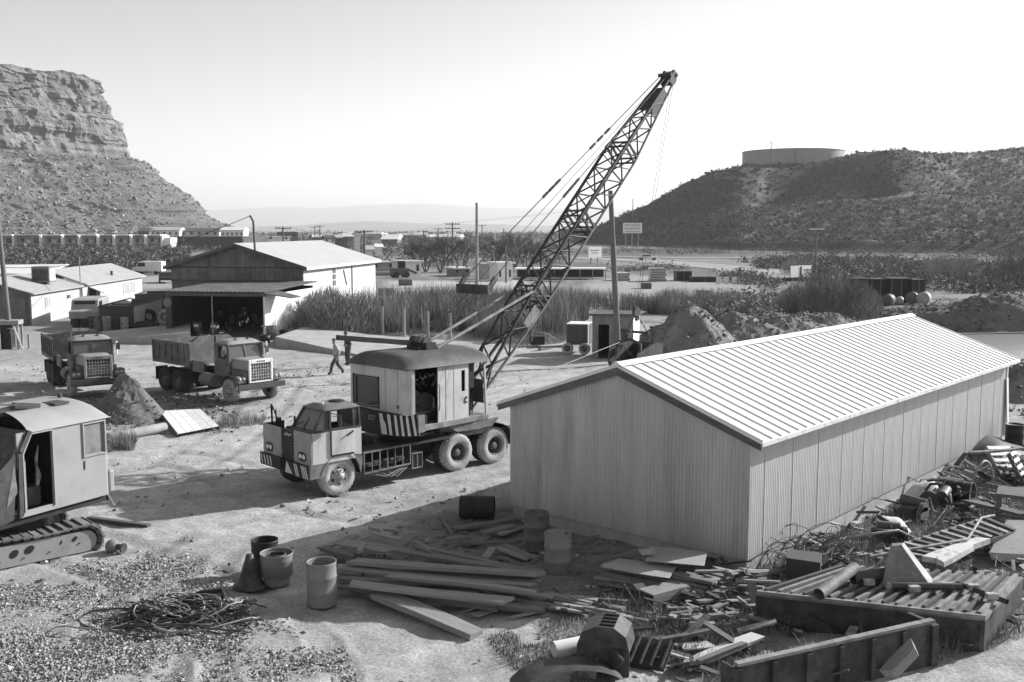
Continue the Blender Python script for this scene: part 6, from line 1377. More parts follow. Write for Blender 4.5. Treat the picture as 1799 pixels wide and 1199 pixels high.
# ================================================================== POLES
def pole(base, h, r, label, mat=None, lean=(0, 0), arms=0, armw=2.4, cat='pole', name='utility_pole', group='utility poles'):
    p = E(name, base, 0, label, cat, group); MB().tube([(0, 0, -.2), (lean[0] * .5, lean[1] * .5, h / 2), (lean[0], lean[1], h)], [r * 1.15, r, r * .8], 10).obj('shaft', mat or m_pole, p)
    for k in range(arms):
        z = h - .35 - .9 * k; MB().box((lean[0] - armw / 2, -.08, z - .09), (lean[0] + armw / 2, .08, z + .09)).obj('crossarm', m_pole, p)
        for q in (-.45, -.2, .2, .45): MB().cyl((lean[0] + armw * q, 0, z + .09), (lean[0] + armw * q, 0, z + .28), .05, n=6).obj('insulator', m_dark, p)
    return p
b_ = G(838, 503); pole(b_, 10.6, .20, 'tall bare pale pole standing left of the boom', m_polel)
b_ = G(1087, 640); pole(b_, 9.4, .16, 'leaning dark pole beside the small hut, right of the boom', m_pole, lean=(-.55, 0))
b_ = G(20, 612); p = pole(b_, 8.8, .15, 'dark pole at the left edge of the picture', m_pole, lean=(-.5, .1))
b_ = G(787, 478); pole(b_, 4.7, .14, 'short bare pole just left of the tall pale pole', m_pole)
b_ = G(889, 497); pole(b_, 5.2, .12, 'short bare pole between the tall pale pole and boom', m_pole)
for px, yb, yt, D, arms, lab in ((497, 447, 398, 190, 1, 'utility pole rising behind the workshop ridge'), (640, 449, 404, 175, 1, 'utility pole behind the workshop rear corner'), (795, 440, 391, 210, 2, 'double crossarm utility pole above the bare trees'), (744, 432, 405, 330, 1, 'far utility pole in front of the bare trees'), (770, 430, 401, 380, 1, 'far utility pole left of the double crossarm pole'), (553, 425, 398, 420, 1, 'thin far utility pole behind the workshop roof, first of a pair'), (562, 425, 396, 420, 1, 'thin far utility pole behind the workshop roof, second of a pair'), (688, 428, 412, 520, 1, 'far utility pole over the town, left'), (703, 428, 414, 560, 1, 'far utility pole over the town, middle'), (722, 430, 411, 480, 1, 'far utility pole over the town, right'), (847, 430, 395, 400, 1, 'far utility pole just right of the tall pale pole'), (885, 432, 402, 380, 0, 'thin far pole behind the short bare pole'), (1112, 395, 350, 480, 0, 'thin pole on the dark hill slope')):
    t_ = AT(px, yt, D); pole((t_.x, D, -1.5), t_.z + 1.5, .17 if D < 300 else .22, lab, m_pole, arms=arms, armw=3.0 if D < 300 else 3.4)
t_ = AT(1435, 404, 150); lp_ = pole((t_.x, 150, 0), t_.z, .12, 'street lamp with pale double arm by the white panels', m_pole, cat='lamp', name='street_lamp'); MB().box((-1.1, -.12, t_.z), (1.1, .12, t_.z + .18)).obj('lamp_arm', m_white, lp_)
t_ = AT(1355, 250, 470); hb = on_hill(1355, 1.0); pole((t_.x, 470, hb.z - 2), t_.z - hb.z + 2, .22, 'utility pole standing before the water tank', m_pole, arms=1, armw=5)
def wire(a, b_, sag, label, r=.02):
    pts = [Vector(a).lerp(Vector(b_), t) - Vector((0, 0, sag * 4 * t * (1 - t))) for t in np.linspace(0, 1, 14)]; T(MB().tube(pts, r, 4).obj('overhead_wire', m_rope), label, 'wire', 'overhead wires')
for (pa, ya, Da), (pb, yb, Db) in (((497, 398, 190), (640, 404, 175)), ((640, 404, 175), (795, 391, 210)), ((795, 391, 210), (1112, 350, 480))):
    for k, of in enumerate((-1.2, 1.2)): wire(AT(pa, ya + 1, Da) + Vector((of, 0, 0)), AT(pb, yb + 1, Db) + Vector((of, 0, 0)), 1.0, ['near', 'far'][k] + {497: ' wire between the pole behind the workshop ridge and the next', 640: ' wire from the pole behind the workshop corner to the double crossarm pole', 795: ' wire from the double crossarm pole to the hill slope'}[pa], .02)
sm = so + sR * (WSH * .66 - .35) + sB * -.35
wire((sm.x, sm.y, 8.3), AT(0, 470, 90), 1.2, 'service wire running down from the workshop mast to the left', .025)
wire(AT(838, 400, G(838, 503).y), G(808, 505), 0.0, 'guy wire sloping left from the tall pale pole', .03)
wire(AT(20, 380, G(20, 612).y) + Vector((-.5, 0, 0)), AT(130, 455, 80), .3, 'wire sloping from the edge pole towards the office roof', .02)

# ================================================================== HUT AND GENERATOR TRAILER
g = G(1040, 630); hut = E('small_hut', (g.x, g.y, 0), R(-16), 'small grey hut with open doorway and white side', 'hut')
w = MB(); w.wall(0, 2.35, 0, 2.45, [(.35, .98, 0, 1.95), (1.25, 2.0, 1.0, 1.75)], lambda u, z, d: (u, d, z), .08); w.obj('front_wall', m_greyp, hut)
MB().box((2.27, .085, 0), (2.35, 2.2, 2.45)).obj('side_wall', m_white, hut); MB().box((0, .085, 0), (.08, 2.2, 2.45)).obj('side_wall', m_greyp, hut); MB().box((.085, 2.12, 0), (2.265, 2.2, 2.45)).obj('back_wall', m_black, hut)
MB().hexa([(-.15, -.25, 2.46), (2.5, -.25, 2.46), (2.5, 2.35, 2.46), (-.15, 2.35, 2.46), (-.15, -.25, 2.56), (2.5, -.25, 2.62), (2.5, 2.35, 2.62), (-.15, 2.35, 2.56)]).obj('roof', m_roofd, hut)
MB().box((1.0, -.02, 0), (1.06, .0, 1.95)).obj('door_jamb', m_polel, hut); MB().box((1.3, .03, 1.0), (1.95, .05, 1.75)).obj('window_pane', m_glass, hut)
g = G(995, 622); gt = E('generator_trailer', (g.x, g.y, 0), R(-14), 'dark box generator trailer with pale edges beside the hut', 'trailer')
MB().box((0, 0, .55), (1.25, 1.6, 1.75)).obj('housing', m_drum, gt, bevel=.02); MB().box((-.02, -.02, 1.752), (1.27, 1.62, 1.80)).obj('lid', m_white, gt); MB().box((1.252, .0, .5), (1.30, .1, 1.75)).obj('edge_trim', m_white, gt)
MB().bar((0, .2, .45), (-2.3, -.5, .35), .12, .1).obj('tow_bar', m_polel, gt)
for x in (.1, 1.1): wheel('wheel', gt, (x, -.12, .34), .34, .2, m_tyred, .18, 'rear', -1, False)
g = G(945, 607); t_ = E('tow_frame', (g.x, g.y, 0), .2, 'small dark winch with bent pale hoop on the pond bank', 'winch'); MB().box((-.5, -.3, .05), (.4, .3, .6)).obj('winch_body', m_black, t_, bevel=.05); MB().tube([(-.5, -.35, .3), (-.3, -.35, .95), (.5, -.35, .75), (1.1, -.35, .35)], .05, 8).obj('hoop', m_polel, t_)
g0, g1 = G(948, 616), G(1000, 608); T(MB().cyl(g0 + Vector((0, 0, .12)), g1 + Vector((0, 0, .12)), .14, n=12).obj('log', m_polel), 'pale log lying beside the winch', 'log')

# ================================================================== SOIL PILES BY THE POND
for nm, px, py, rx, ry, h, m, lab, sd_ in (('a', 1205, 615, 3.6, 3.0, 2.5, m_soil, 'high soil pile right of the hut', 81), ('b', 1290, 600, 4.6, 2.4, 1.7, m_soil, 'cloddy soil pile in the middle of the bank', 83), ('c', 1360, 590, 5.2, 2.6, 1.6, m_soil, 'broad soil pile behind the shed roof', 85), ('d', 1440, 580, 4.5, 2.2, 1.3, m_soil, 'low soil pile next to the reed clump', 87), ('e', 1320, 566, 3.0, 2.0, 1.5, m_dsoil, 'dark rounded soil pile at the reed edge', 89), ('f', 1760, 575, 9.0, 3.0, 2.4, m_dsoil, 'long dark soil bank across the pond', 91), ('g', 1640, 556, 7.0, 2.0, 1.0, m_soil, 'low rubble bank at the far pond edge', 93), ('h', 1800, 690, 3.0, 3.0, 1.6, m_soil, 'soil heap beyond the far end of the shed', 95)):
    c = G(px, py); mound('soil_pile', (c.x, c.y), rx, ry, h, m, lab, sd_, rz=.15, res=60)

# ================================================================== VEHICLES FAR OFF
def small_car(loc, rz, L_, W_, H_, mat, label, kind='sedan', cat='car'):
    c = E('parked_car', loc, rz, label, cat)
    prof = {'sedan': [(-.5, .3), (.5, .3), (.5, .55), (.22, .62), (.10, 1.0), (-.25, 1.0), (-.36, .65), (-.5, .6)], 'van': [(-.5, .25), (.5, .25), (.5, .55), (.36, .60), (.28, .95), (.20, 1.0), (-.5, 1.0)]}[kind]
    MB().prism([(x * L_, z * H_) for x, z in prof], 'y', -W_ / 2, W_ / 2).obj('body', mat, c, bevel=.08)
    for s in (1, -1):
        y = s * (W_ / 2 + .004)
        wn_ = [(.18, .66), (.08, .94), (-.22, .94), (-.32, .68)] if kind == 'sedan' else [(.33, .62), (.26, .90), (.05, .90), (.05, .62)]
        MB().add([(x * L_, y, z * H_) for x, z in wn_], [(0, 1, 2, 3)]).obj('window', m_glass, c)
        for x in (.31, -.30): MB().cyl((x * L_, s * (W_ / 2 - .15), .32), (x * L_, s * (W_ / 2 + .02), .32), .32, n=14).obj('wheel', m_tyre, c)
    xs = .17 if kind == 'sedan' else .325; MB().add([(xs * L_ + .06, -W_ * .4, .66 * H_), (xs * L_ + .06, W_ * .4, .66 * H_), (xs * L_ - .15, W_ * .38, .93 * H_), (xs * L_ - .15, -W_ * .38, .93 * H_)], [(0, 1, 2, 3)]).obj('windscreen', m_glass, c)
    return c
g = G(1137, 458); small_car((g.x, g.y, .06), R(4), 4.9, 1.8, 1.4, m_white, 'white sedan driving on the highway below the dark hill')
g = G(262, 483); small_car((g.x, g.y, 0), R(178), 4.8, 1.9, 2.15, m_white, 'white panel van parked before the bushes', 'van', 'van')
g = G(292, 497); small_car((g.x, g.y, 0), R(-70), 4.6, 1.8, 1.4, m_black, 'dark car parked left of the workshop')
g = G(140, 571); small_car((g.x, g.y + 2, 0), R(-80), 5.0, 2.0, 1.95, m_creamd, 'pale van standing between the office and the drum row', 'van', 'van')
g = G(705, 488); ob = E('junk_loader', (g.x, g.y, 0), .4, 'dark loader machine beside the workshop rear corner', 'machine')
MB().box((-1.6, -.8, .4), (1.0, .8, 1.4)).obj('body', m_drum, ob, bevel=.05); MB().box((-.4, -.6, 1.4), (.5, .6, 2.5)).obj('cab', m_black, ob, bevel=.05); MB().bar((.8, 0, 1.3), (2.4, 0, .6), .3).obj('loader_arm', m_dark, ob)
for x in (-1, .6):
    for s in (1, -1): MB().cyl((x, .7 * s, .45), (x, .95 * s, .45), .45, n=14).obj('wheel', m_tyre, ob)

# ================================================================== FAR BUILDINGS
def bld(loc, rz, W_, D_, H_, wall, roofm, label, roof='flat', wins=(), name='far_building', cat='building', group=None, rh=1.4):
    b_ = E(name, loc, rz, label, cat, group); MB().box((-W_ / 2, 0, -3), (W_ / 2, D_, H_)).obj('wall', wall, b_)
    if roof == 'flat': MB().box((-W_ / 2 - .3, -.5, H_), (W_ / 2 + .3, D_ + .3, H_ + .25)).obj('roof', roofm, b_)
    else: MB().prism([(-W_ / 2 - .4, H_), (W_ / 2 + .4, H_), (W_ / 2 + .4, H_ + .15), (0, H_ + rh), (-W_ / 2 - .4, H_ + .15)] if roof == 'gable' else [(-.5, H_), (D_ + .5, H_), (D_ + .5, H_ + .12), (D_ / 2, H_ + rh), (-.5, H_ + .12)], 'y' if roof == 'gable' else 'x', -.4 if roof == 'gable' else -W_ / 2 - .4, D_ + .4 if roof == 'gable' else W_ / 2 + .4).obj('roof', roofm, b_)
    for (x, z, ww, hh) in wins: MB().box((x - ww / 2, -.06, z), (x + ww / 2, -.005, z + hh)).obj('window', m_glass, b_)
    return b_
# motel: open fronted bays with slanted party walls
mtl = E('motel', (0, 0, 0), 0, 'two storey motel with repeating recessed bays below the mesa', 'building')
m_mot = MAT('motel_wall', .42, .8, 0, .08, .2)
edges = [(-24, 346), (26, 346), (76, 347), (114, 348), (143, 349), (176, 350), (204, 351), (234, 352), (259, 353), (288, 354)]
for i in range(len(edges) - 1):
    (pa, Da), (pb, Db) = edges[i], edges[i + 1]; A = AT(pa, 415, Da); B = AT(pb, 415, Db); zt = A.z + .1; zm = (zt + 0) / 2 - .3
    MB().box((B.x - .5, Da - 1.2, -1.5), (B.x + .2, Da + 6, zt)).obj('party_wall', m_white, mtl)
    MB().box((A.x + .2, Da + 1.6, -1.5), (B.x - .5, Da + 6, zt - .1)).obj('bay_wall', m_mot, mtl)
    MB().box((A.x + .2, Da - 1.0, zt - .05), (B.x - .5, Da + 6, zt + .35)).obj('bay_roof', m_mot if i % 2 else m_white, mtl); MB().box((A.x + .2, Da - .8, zm - .1), (B.x - .5, Da + 1.6, zm + .15)).obj('balcony', m_mot, mtl)
    wd_ = B.x - A.x
    for z in (zm + .2, 0.1 - .6):
        MB().box((A.x + wd_ * .62, Da + 1.5, z), (A.x + wd_ * .86, Da + 1.595, z + 1.7)).obj('window', m_glass, mtl); MB().box((A.x + wd_ * .14, Da + 1.5, z + .4), (A.x + wd_ * .26, Da + 1.595, z + 1.6)).obj('window', m_glass, mtl); MB().box((A.x + wd_ * .34, Da + 1.5, z), (A.x + wd_ * .50, Da + 1.595, z + 1.1)).obj('door', m_white, mtl)
e = AT(288, 415, 354); e2 = AT(301, 418, 354); MB().box((e.x + .25, 353, -1.5), (e2.x, 360, e2.z)).obj('end_block', m_white, mtl)
a, b2 = AT(302, 417, 360), AT(442, 417, 375); q = bld(((a.x + b2.x) / 2, 362, 0), R(-2), b2.x - a.x, 12, 4.3, MAT('dark_motel', .07, .8, 0, .2, .1), m_siding, 'long dark two storey building right of the motel', wins=[(-12 + 3.4 * k, z, 1.2, 1.2) for k in range(8) for z in (.2, 2.6)])
for px0_, px1_, yt, yb, D, wm_, rm, lab in ((262, 315, 405, 416, 440, m_white, m_mot, 'white two storey house above the motel'), (316, 385, 407, 416, 445, m_mot, m_roofd, 'long low house with dark roof above the motel'), (388, 428, 405, 417, 430, m_white, m_white, 'white house at the foot of the mesa slope'), (243, 262, 407, 416, 435, m_siding, m_roofd, 'dark hipped house left of the white house')):
    a, b2, t_ = AT(px0_, yb, D), AT(px1_, yb, D), AT(px0_, yt, D); W_ = b2.x - a.x; bld(((a.x + b2.x) / 2, D, max(0, a.z)), 0, W_, 8, t_.z - max(0, a.z), wm_, rm, lab, 'hip', [(-W_ / 2 + W_ * (k + .5) / 5, .8, W_ * .07, 1.1) for k in range(5)])
# town beyond the workshop
for px0_, px1_, yt, yb, D, wm_, rm, rf_, lab in ((466, 515, 417, 424, 300, m_white, m_white, 'flat', 'long white low roof behind the workshop ridge'), (488, 527, 409, 418, 420, m_siding, m_roofd, 'flat', 'dark flat roofed house behind the workshop ridge'), (570, 590, 420, 430, 260, m_white, m_roofd, 'hip', 'small house with dark roof left of the town tower'), (594, 612, 420, 436, 240, m_siding, m_siding, 'flat', 'dark block left of the town tower'), (624, 634, 413, 443, 210, m_white, m_white, 'flat', 'tall narrow white tower sign building behind the workshop'), (644, 656, 440, 448, 190, m_white, m_mot, 'hip', 'tiny white house right of the tower'), (660, 673, 435, 441, 260, m_white, m_white, 'hip', 'pale cottage right of the tower'), (690, 700, 436, 440, 330, m_white, m_white, 'flat', 'far white shed in the town'), (700, 746, 461, 484, 165, m_white, m_white, 'flat', 'white block building by the bare trees'), (650, 700, 463, 480, 180, m_mot, m_mot, 'flat', 'pale wall beside the white block building'), (871, 905, 464, 494, 145, m_white, m_white, 'flat', 'white block building partly behind the boom'), (795, 830, 473, 485, 160, m_greyp, m_white, 'flat', 'low grey shed left of the tall pale pole'), (845, 872, 466, 490, 150, m_mot, m_mot, 'flat', 'grey box body between pole and white block'), (755, 790, 470, 476, 210, m_siding, m_siding, 'flat', 'dark low wall below the bare trees')):
    a, b2, t_ = AT(px0_, yb, D), AT(px1_, yb, D), AT(px0_, yt, D); W_ = b2.x - a.x; z0 = a.z if a.z > 1 else 0; bld(((a.x + b2.x) / 2, D, z0), R(24), W_ * .8, min(6, W_ * 1.2),  t_.z - z0, wm_, rm, lab, rf_, [(-W_ * .3, .6, W_ * .1, 1.0), (W_ * .25, .6, W_ * .1, 1.0)] if W_ > 2.5 else (), rh=.9)
for k in range(34):
    wm2 = random.choice([m_white, m_mot, m_mot, m_siding]); rm2 = random.choice([m_roofd, m_mot, m_white]); px = random.uniform(515, 860); D = random.uniform(420, 900); p_ = AT(px, 430, D); W_ = random.uniform(5, 12)
    T(bld((p_.x, D, 0), random.uniform(-.3, .3), W_, 7, random.uniform(2.4, 3.4), wm2, rm2, 'small house of the far town', 'hip', ()), 'small far town house, ' + {m_white.name: 'white', m_mot.name: 'grey', m_siding.name: 'dark'}[wm2.name] + ' walls, ' + {m_white.name: 'white', m_mot.name: 'grey', m_roofd.name: 'dark'}[rm2.name] + ' roof, ' + ('behind the workshop' if px < 660 else 'left of the bare trees' if px < 740 else 'among the bare trees'), 'house', 'houses of the far town')
# long open shelter with white roof
a, b2 = AT(905, 486, 150), AT(1065, 486, 150); osh = E('open_shelter', (a.x, 150, 0), R(-2), 'long low open shelter with thin white roof', 'shelter')
MB().box((0, 0, 1.45), (b2.x - a.x, 4, 1.62)).obj('roof', m_white, osh); MB().box((.2, 3.7, 0), (b2.x - a.x - .2, 3.9, 1.44)).obj('back_wall', m_black, osh); MB().box((.2, .5, .1), (b2.x - a.x - .2, 1.0, .3)).obj('rail', m_white, osh)
for k in range(8): x = .1 + (b2.x - a.x - .3) * k / 7; MB().box((x, .0, 0), (x + .12, .12, 1.44)).obj('post', m_polel, osh)

# billboards, white panels
def billboard(px0_, px1_, y0, y1, D, lab, rows, fr=m_white, legs=2, zb=0.0, name='billboard'):
    a, b2 = AT(px0_, y1, D), AT(px1_, y0, D); W_, H_ = b2.x - a.x, b2.z - a.z; W_ *= 1.25; b_ = E(name, ((a.x + b2.x) / 2, D, zb), R(38), lab, 'sign')
    p_ = MB().box((-W_ / 2, 0, a.z - zb), (W_ / 2, .15, b2.z - zb)).obj('panel', fr, b_)
    for k in range(legs): x = -W_ / 2 + W_ * (k + .5) / legs; MB().box((x - .1, .16, -1), (x + .1, .35, b2.z - zb - .1)).obj('post', m_polel, b_)
    for (zf, w0, w1, th, n_) in rows:
        for k in range(n_): x0, x1 = -W_ / 2 + W_ * (w0 + (w1 - w0) * k / n_), -W_ / 2 + W_ * (w0 + (w1 - w0) * (k + .75) / n_); MB().box((x0, -.02, a.z - zb + H_ * zf), (x1, -.002, a.z - zb + H_ * (zf + th))).obj('lettering', m_greyp, p_)
    return b_
billboard(1033, 1058, 434, 453, 215, 'white roadside billboard seen right of the boom foot', [(.62, .15, .85, .10, 5), (.40, .25, .75, .08, 4)])
billboard(1093, 1130, 392, 410, 330, 'large billboard with rows of letters at the hill foot', [(.68, .06, .94, .22, 9), (.36, .06, .94, .2, 8), (.08, .1, .9, .16, 10)], m_mot, 3, 0)
ww = billboard(1384, 1431, 467, 487, 146, 'pair of white panels above a dark base near the street lamp', [(.55, .62, .95, .12, 5)], m_white, 3, 0, 'white_panel_sign')
a, b2 = AT(1382, 488, 146), AT(1432, 500, 146); MB().box((-(b2.x - a.x) / 2 - 1.8, .4, 0), ((b2.x - a.x) / 2, 1.5, a.z)).obj('dark_base', m_black, ww); MB().box((-.25, -.05, a.z), (.12, -.021, a.z + 1.55)).obj('divider', m_black, ww)
# water tank on the hill
tk_y = 520; tc_ = AT(1393, 290, tk_y); Rt = 88 / FPX * (tk_y - 10); zt = AT(1393, 262, tk_y - Rt * .9).z
tank = E('water_tank', (tc_.x, tk_y, 30), 0, 'broad pale cylindrical water tank on top of the dark hill', 'tank')
MB().lathe([(Rt, 0), (Rt, zt - 30)], 64).obj('shell', MAT('tank_paint', .30, .6, 0, .05, .1), tank, recalc=False); MB().lathe([(Rt, zt - 30), (Rt + .25, zt - 30), (Rt + .25, zt - 29.7), (Rt * .5, zt - 29.2), (0, zt - 29)], 64).obj('roof', MATS['tank_paint'], tank, recalc=False)
MB().box((-6, -Rt - .3, 4), (-5.6, -Rt + .1, zt - 30)).obj('ladder', m_greyp, tank)

# pipe stacks and lot clutter
m_pipew = MAT('pale_pipe', .55, .7, 0, .1, 1)
pst = None
for gx0, gx1, yb, rows_, lab, grp in ((1086, 1108, 494, 3, 'pale pipe end in the smaller stack beyond the reeds', 'smaller pipe stack'), (1145, 1173, 495, 5, 'pale pipe end in the larger stack beyond the reeds', 'larger pipe stack')):
    A = G(gx0, yb); B = G(gx1, yb); n_ = 7
    for r_ in range(rows_):
        for k in range(n_ - r_ % 2):
            if pst is None: m_ = MB(); m_.lathe([(.20, 0), (.20, 3), (.13, 3), (.13, 0)], 12, Matrix.Rotation(-math.pi / 2, 4, 'X'), closed=True); pst = m_.obj('stacked_pipe', m_pipew); o = pst
            else: o = dup(pst)
            x = A.x + (B.x - A.x) * (k + .5 * (r_ % 2)) / n_; o.location = (x, A.y, .2 + r_ * .36); T(o, lab, 'pipe', grp)
def crate(px0_, px1_, yt, yb, dep, mat, lab, name='dark_crate', cat='crate', grp=None):
    g = G((px0_ + px1_) / 2, yb); D = g.y; W_ = (px1_ - px0_) / PXM(D); H_ = AT(0, yt, D).z; c = E(name, (g.x, D, 0), 0, lab, cat, grp)
    MB().box((-W_ / 2, 0, 0), (W_ / 2, dep, H_)).obj('body', mat, c)
    for k in range(3): x = -W_ / 2 + W_ * (k + .02) / 2.04; MB().box((x - .05, -.06, 0), (x + .05, -.004, H_)).obj('batten', m_woodd, c)
    MB().box((-W_ / 2 - .05, -.07, H_), (W_ / 2 + .05, dep, H_ + .08)).obj('lid', mat, c); return c
for k, (a, b_, yt, yb) in enumerate(((1498, 1528, 491, 530), (1530, 1562, 492, 531), (1565, 1600, 491, 532), (1602, 1624, 493, 533))): crate(a, b_, yt, yb, 2.5, m_black, ['tall dark crate nearest the reed clump', 'second tall dark crate from the reed clump', 'third tall dark crate from the reed clump', 'last tall dark crate, beside the bare bushes'][k], grp='tall dark crates by the pond')
for px, py, r_, L_, lab in ((1556, 538, .55, 1.5, 'pale tank lying in front of the dark crates'), (1578, 536, .4, .7, 'small pale drum lying beside the pale tank'), (1600, 535, .6, .9, 'dark tank lying end on before the crates'), (1620, 536, .62, 1.0, 'bright ended tank lying last in the row')):
    g = G(px, py); o = MB(); o.lathe([(0, 0), (r_ * .7, .03), (r_, .12), (r_, L_ - .12), (r_ * .7, L_ - .03), (0, L_)], 20, Matrix.Rotation(-math.pi / 2, 4, 'X')); T(o.obj('lying_tank', m_riml if 'dark' not in lab else m_drum, loc=(g.x, g.y, r_), rot=R(-35), recalc=False), lab, 'tank')
crate(1228, 1250, 512, 524, 2.0, m_greyp, 'grey box with white post in the lot beyond the reeds', 'storage_box', 'box'); crate(1128, 1144, 499, 508, 1.5, m_drum, 'small dark box on the lot edge beside the pole', 'storage_box', 'box'); crate(1188, 1215, 478, 494, 2.5, m_black, 'dark machinery heap beside the larger pipe stack', 'machinery_heap', 'machine'); crate(1215, 1262, 488, 496, 2.5, m_black, 'long dark low load with white ends in the lot', 'machinery_heap', 'machine')
g = G(1249, 524); T(MB().box((-.12, -.1, 0), (.12, .1, 1.05)).obj('marker_post', m_white, loc=(g.x, g.y - .3, 0)), 'white post beside the grey storage box', 'post')
for k, px in enumerate((1262, 1276, 1290)): g = G(px, 499); T(MB().box((-.3, -.1, 0), (.3, .1, .9)).obj('marker_post', m_white, loc=(g.x, g.y, 0)), ['white upright in the lot, nearest the load', 'white upright in the lot, middle of three', 'white upright in the lot, farthest from the load'][k], 'post')
for px, py, lab in ((664, 538, 'lying drum on the pale bank left of the reeds'), (700, 520, 'long lying tank on the pale lot behind the reeds')):
    g = G(px, py - 18); o = MB(); o.lathe([(0, 0), (.4, .02), (.42, .1), (.42, 1.7), (.4, 1.78), (0, 1.8)], 18, Matrix.Rotation(math.pi / 2, 4, 'Y')); T(o.obj('lying_tank', m_drum, loc=(g.x, g.y, .42), rot=.15, recalc=False), lab, 'tank')

# ================================================================== VEGETATION
def reeds(poly, n_, h0, h1, label, w_=.05, seed=0):
    xs = [p[0] for p in poly]; ys = [p[1] for p in poly]; x = RNG.uniform(min(xs), max(xs), n_ * 3); y = RNG.uniform(min(ys), max(ys), n_ * 3)
    k = inpoly(x, y, poly) & (fbm(x / 2.2, y / 2.2, seed, 3) > .40); x, y = x[k][:n_], y[k][:n_]
    hh = (h0 * .7 + (h1 - h0 * .7) * fbm(x / 2.2, y / 2.2, seed + 2, 4)) * RNG.uniform(.45, 1.15, len(x)); o = blades('reeds', np.stack([x, y, np.full(len(x), -.1)], -1), hh, m_reed, w=w_, lean=.30, nseg=3); K(o, 'stuff')['label'] = label
reeds(gpoly([(612, 590), (640, 586), (800, 586), (930, 598), (1010, 590), (1035, 560), (960, 545), (800, 548), (650, 556), (600, 575)]), 17000, 1.7, 3.6, 'dense dry reeds along the pond behind the crane', seed=101)
reeds(gpoly([(1090, 560), (1160, 553), (1235, 556), (1290, 552), (1300, 540), (1180, 535), (1090, 540)]), 6500, 1.5, 2.6, 'dark reeds behind the hut and soil piles', seed=103)
reeds(gpoly([(1380, 558), (1440, 566), (1500, 562), (1528, 552), (1500, 546), (1430, 545)]), 2500, 1.0, 3.0, 'tall reed clump at the pond edge behind the shed', seed=105)
reeds(gpoly([(640, 552), (800, 545), (1000, 540), (1080, 545), (1080, 530), (900, 525), (700, 530)]), 6000, 1.2, 2.4, 'pale reed fringe on the far bank', seed=107)
def feather_bush(px, py, h, w_, label, n_=1500, mat=None, name='feathery_bush'):
    g = G(px, py); b_ = E(name, (g.x, g.y, 0), 0, label, 'bush', 'bushes'); a = RNG.uniform(0, 6.283, n_); rr = np.sqrt(RNG.uniform(0, 1, n_)); hh = RNG.uniform(.35, 1, n_) * h
    n_ = int(n_ * 1.7); v = RNG.normal(0, 1, (n_, 3)); v[:, 2] = np.abs(v[:, 2]); v /= np.linalg.norm(v, axis=1, keepdims=True); lob = .72 + .5 * fbm(np.arctan2(v[:, 1], v[:, 0]) * 1.6 + px, v[:, 2] * 2.5, 7, 3)
    rad = RNG.uniform(.15, 1, n_) ** .45 * lob
    P = v * rad[:, None] * np.array([w_ / 2, w_ / 2, h * .92]); d = v[:, :2] * RNG.uniform(.1, .9, (n_, 1)) + RNG.normal(0, .25, (n_, 2))
    blades('foliage', P, RNG.uniform(.18, .5, n_) * (h / 3) ** .5, mat or m_reed, w=.045, dirs=d, nseg=2, parent=b_)
    st = MB()
    for k in range(6): t = 6.283 * k / 6; st.tube([(0, 0, 0), (math.cos(t) * w_ * .12, math.sin(t) * w_ * .12, h * .3), (math.cos(t) * w_ * .25, math.sin(t) * w_ * .25, h * .6)], [.05, .035, .015], 5)
    st.obj('stems', m_bark, b_); return b_
for k, (px, py, h, w_) in enumerate(((528, 580, 2.2, 3.0), (556, 585, 2.9, 4.0), (590, 588, 3.2, 4.6), (620, 586, 3.0, 4.0), (575, 575, 3.2, 4.0))): feather_bush(px, py, h, w_, ['feathery bush closest to the porch wall', 'feathery bush second from the porch', 'tall feathery bush in front of the white shop wall', 'feathery bush next to the first timber post', 'feathery bush behind the others by the shop wall'][k], 3000, m_grass)
for k, (px, py, h, w_) in enumerate(((1645, 497, 4.2, 6.0), (1690, 494, 3.8, 5.5), (1730, 500, 2.2, 4))): feather_bush(px, py, h, w_, ['pale bare bush right of the dark crates', 'second pale bare bush right of the dark crates', 'low bare bush towards the right edge'][k], 1800, m_grass, 'bare_bush')
for k, (px, py, h, w_) in enumerate(((1400, 556, 2.6, 4.0), (1432, 562, 4.2, 5.0), (1462, 558, 3.6, 4.5), (1492, 562, 3.8, 4.6), (1518, 556, 2.4, 3.4), (1450, 548, 4.0, 5.0))): feather_bush(px, py, h, w_, ['low feathery bush at the soil pile side of the pond clump', 'tallest feathery bush of the pond clump', 'feathery bush in the middle of the pond clump', 'feathery bush of the pond clump nearest the dark crates', 'low feathery bush at the water end of the pond clump', 'feathery bush at the back of the pond clump'][k], 2600, m_reed if k % 2 else m_grass)
feather_bush(1403, 482, 3.0, 6, 'pale bare bush behind the white panels', 1500, m_grass, 'bare_bush')
feather_bush(1800, 505, 6.5, 11, 'large dark bush cut by the right edge', 4500, m_scrub, 'dark_bush')
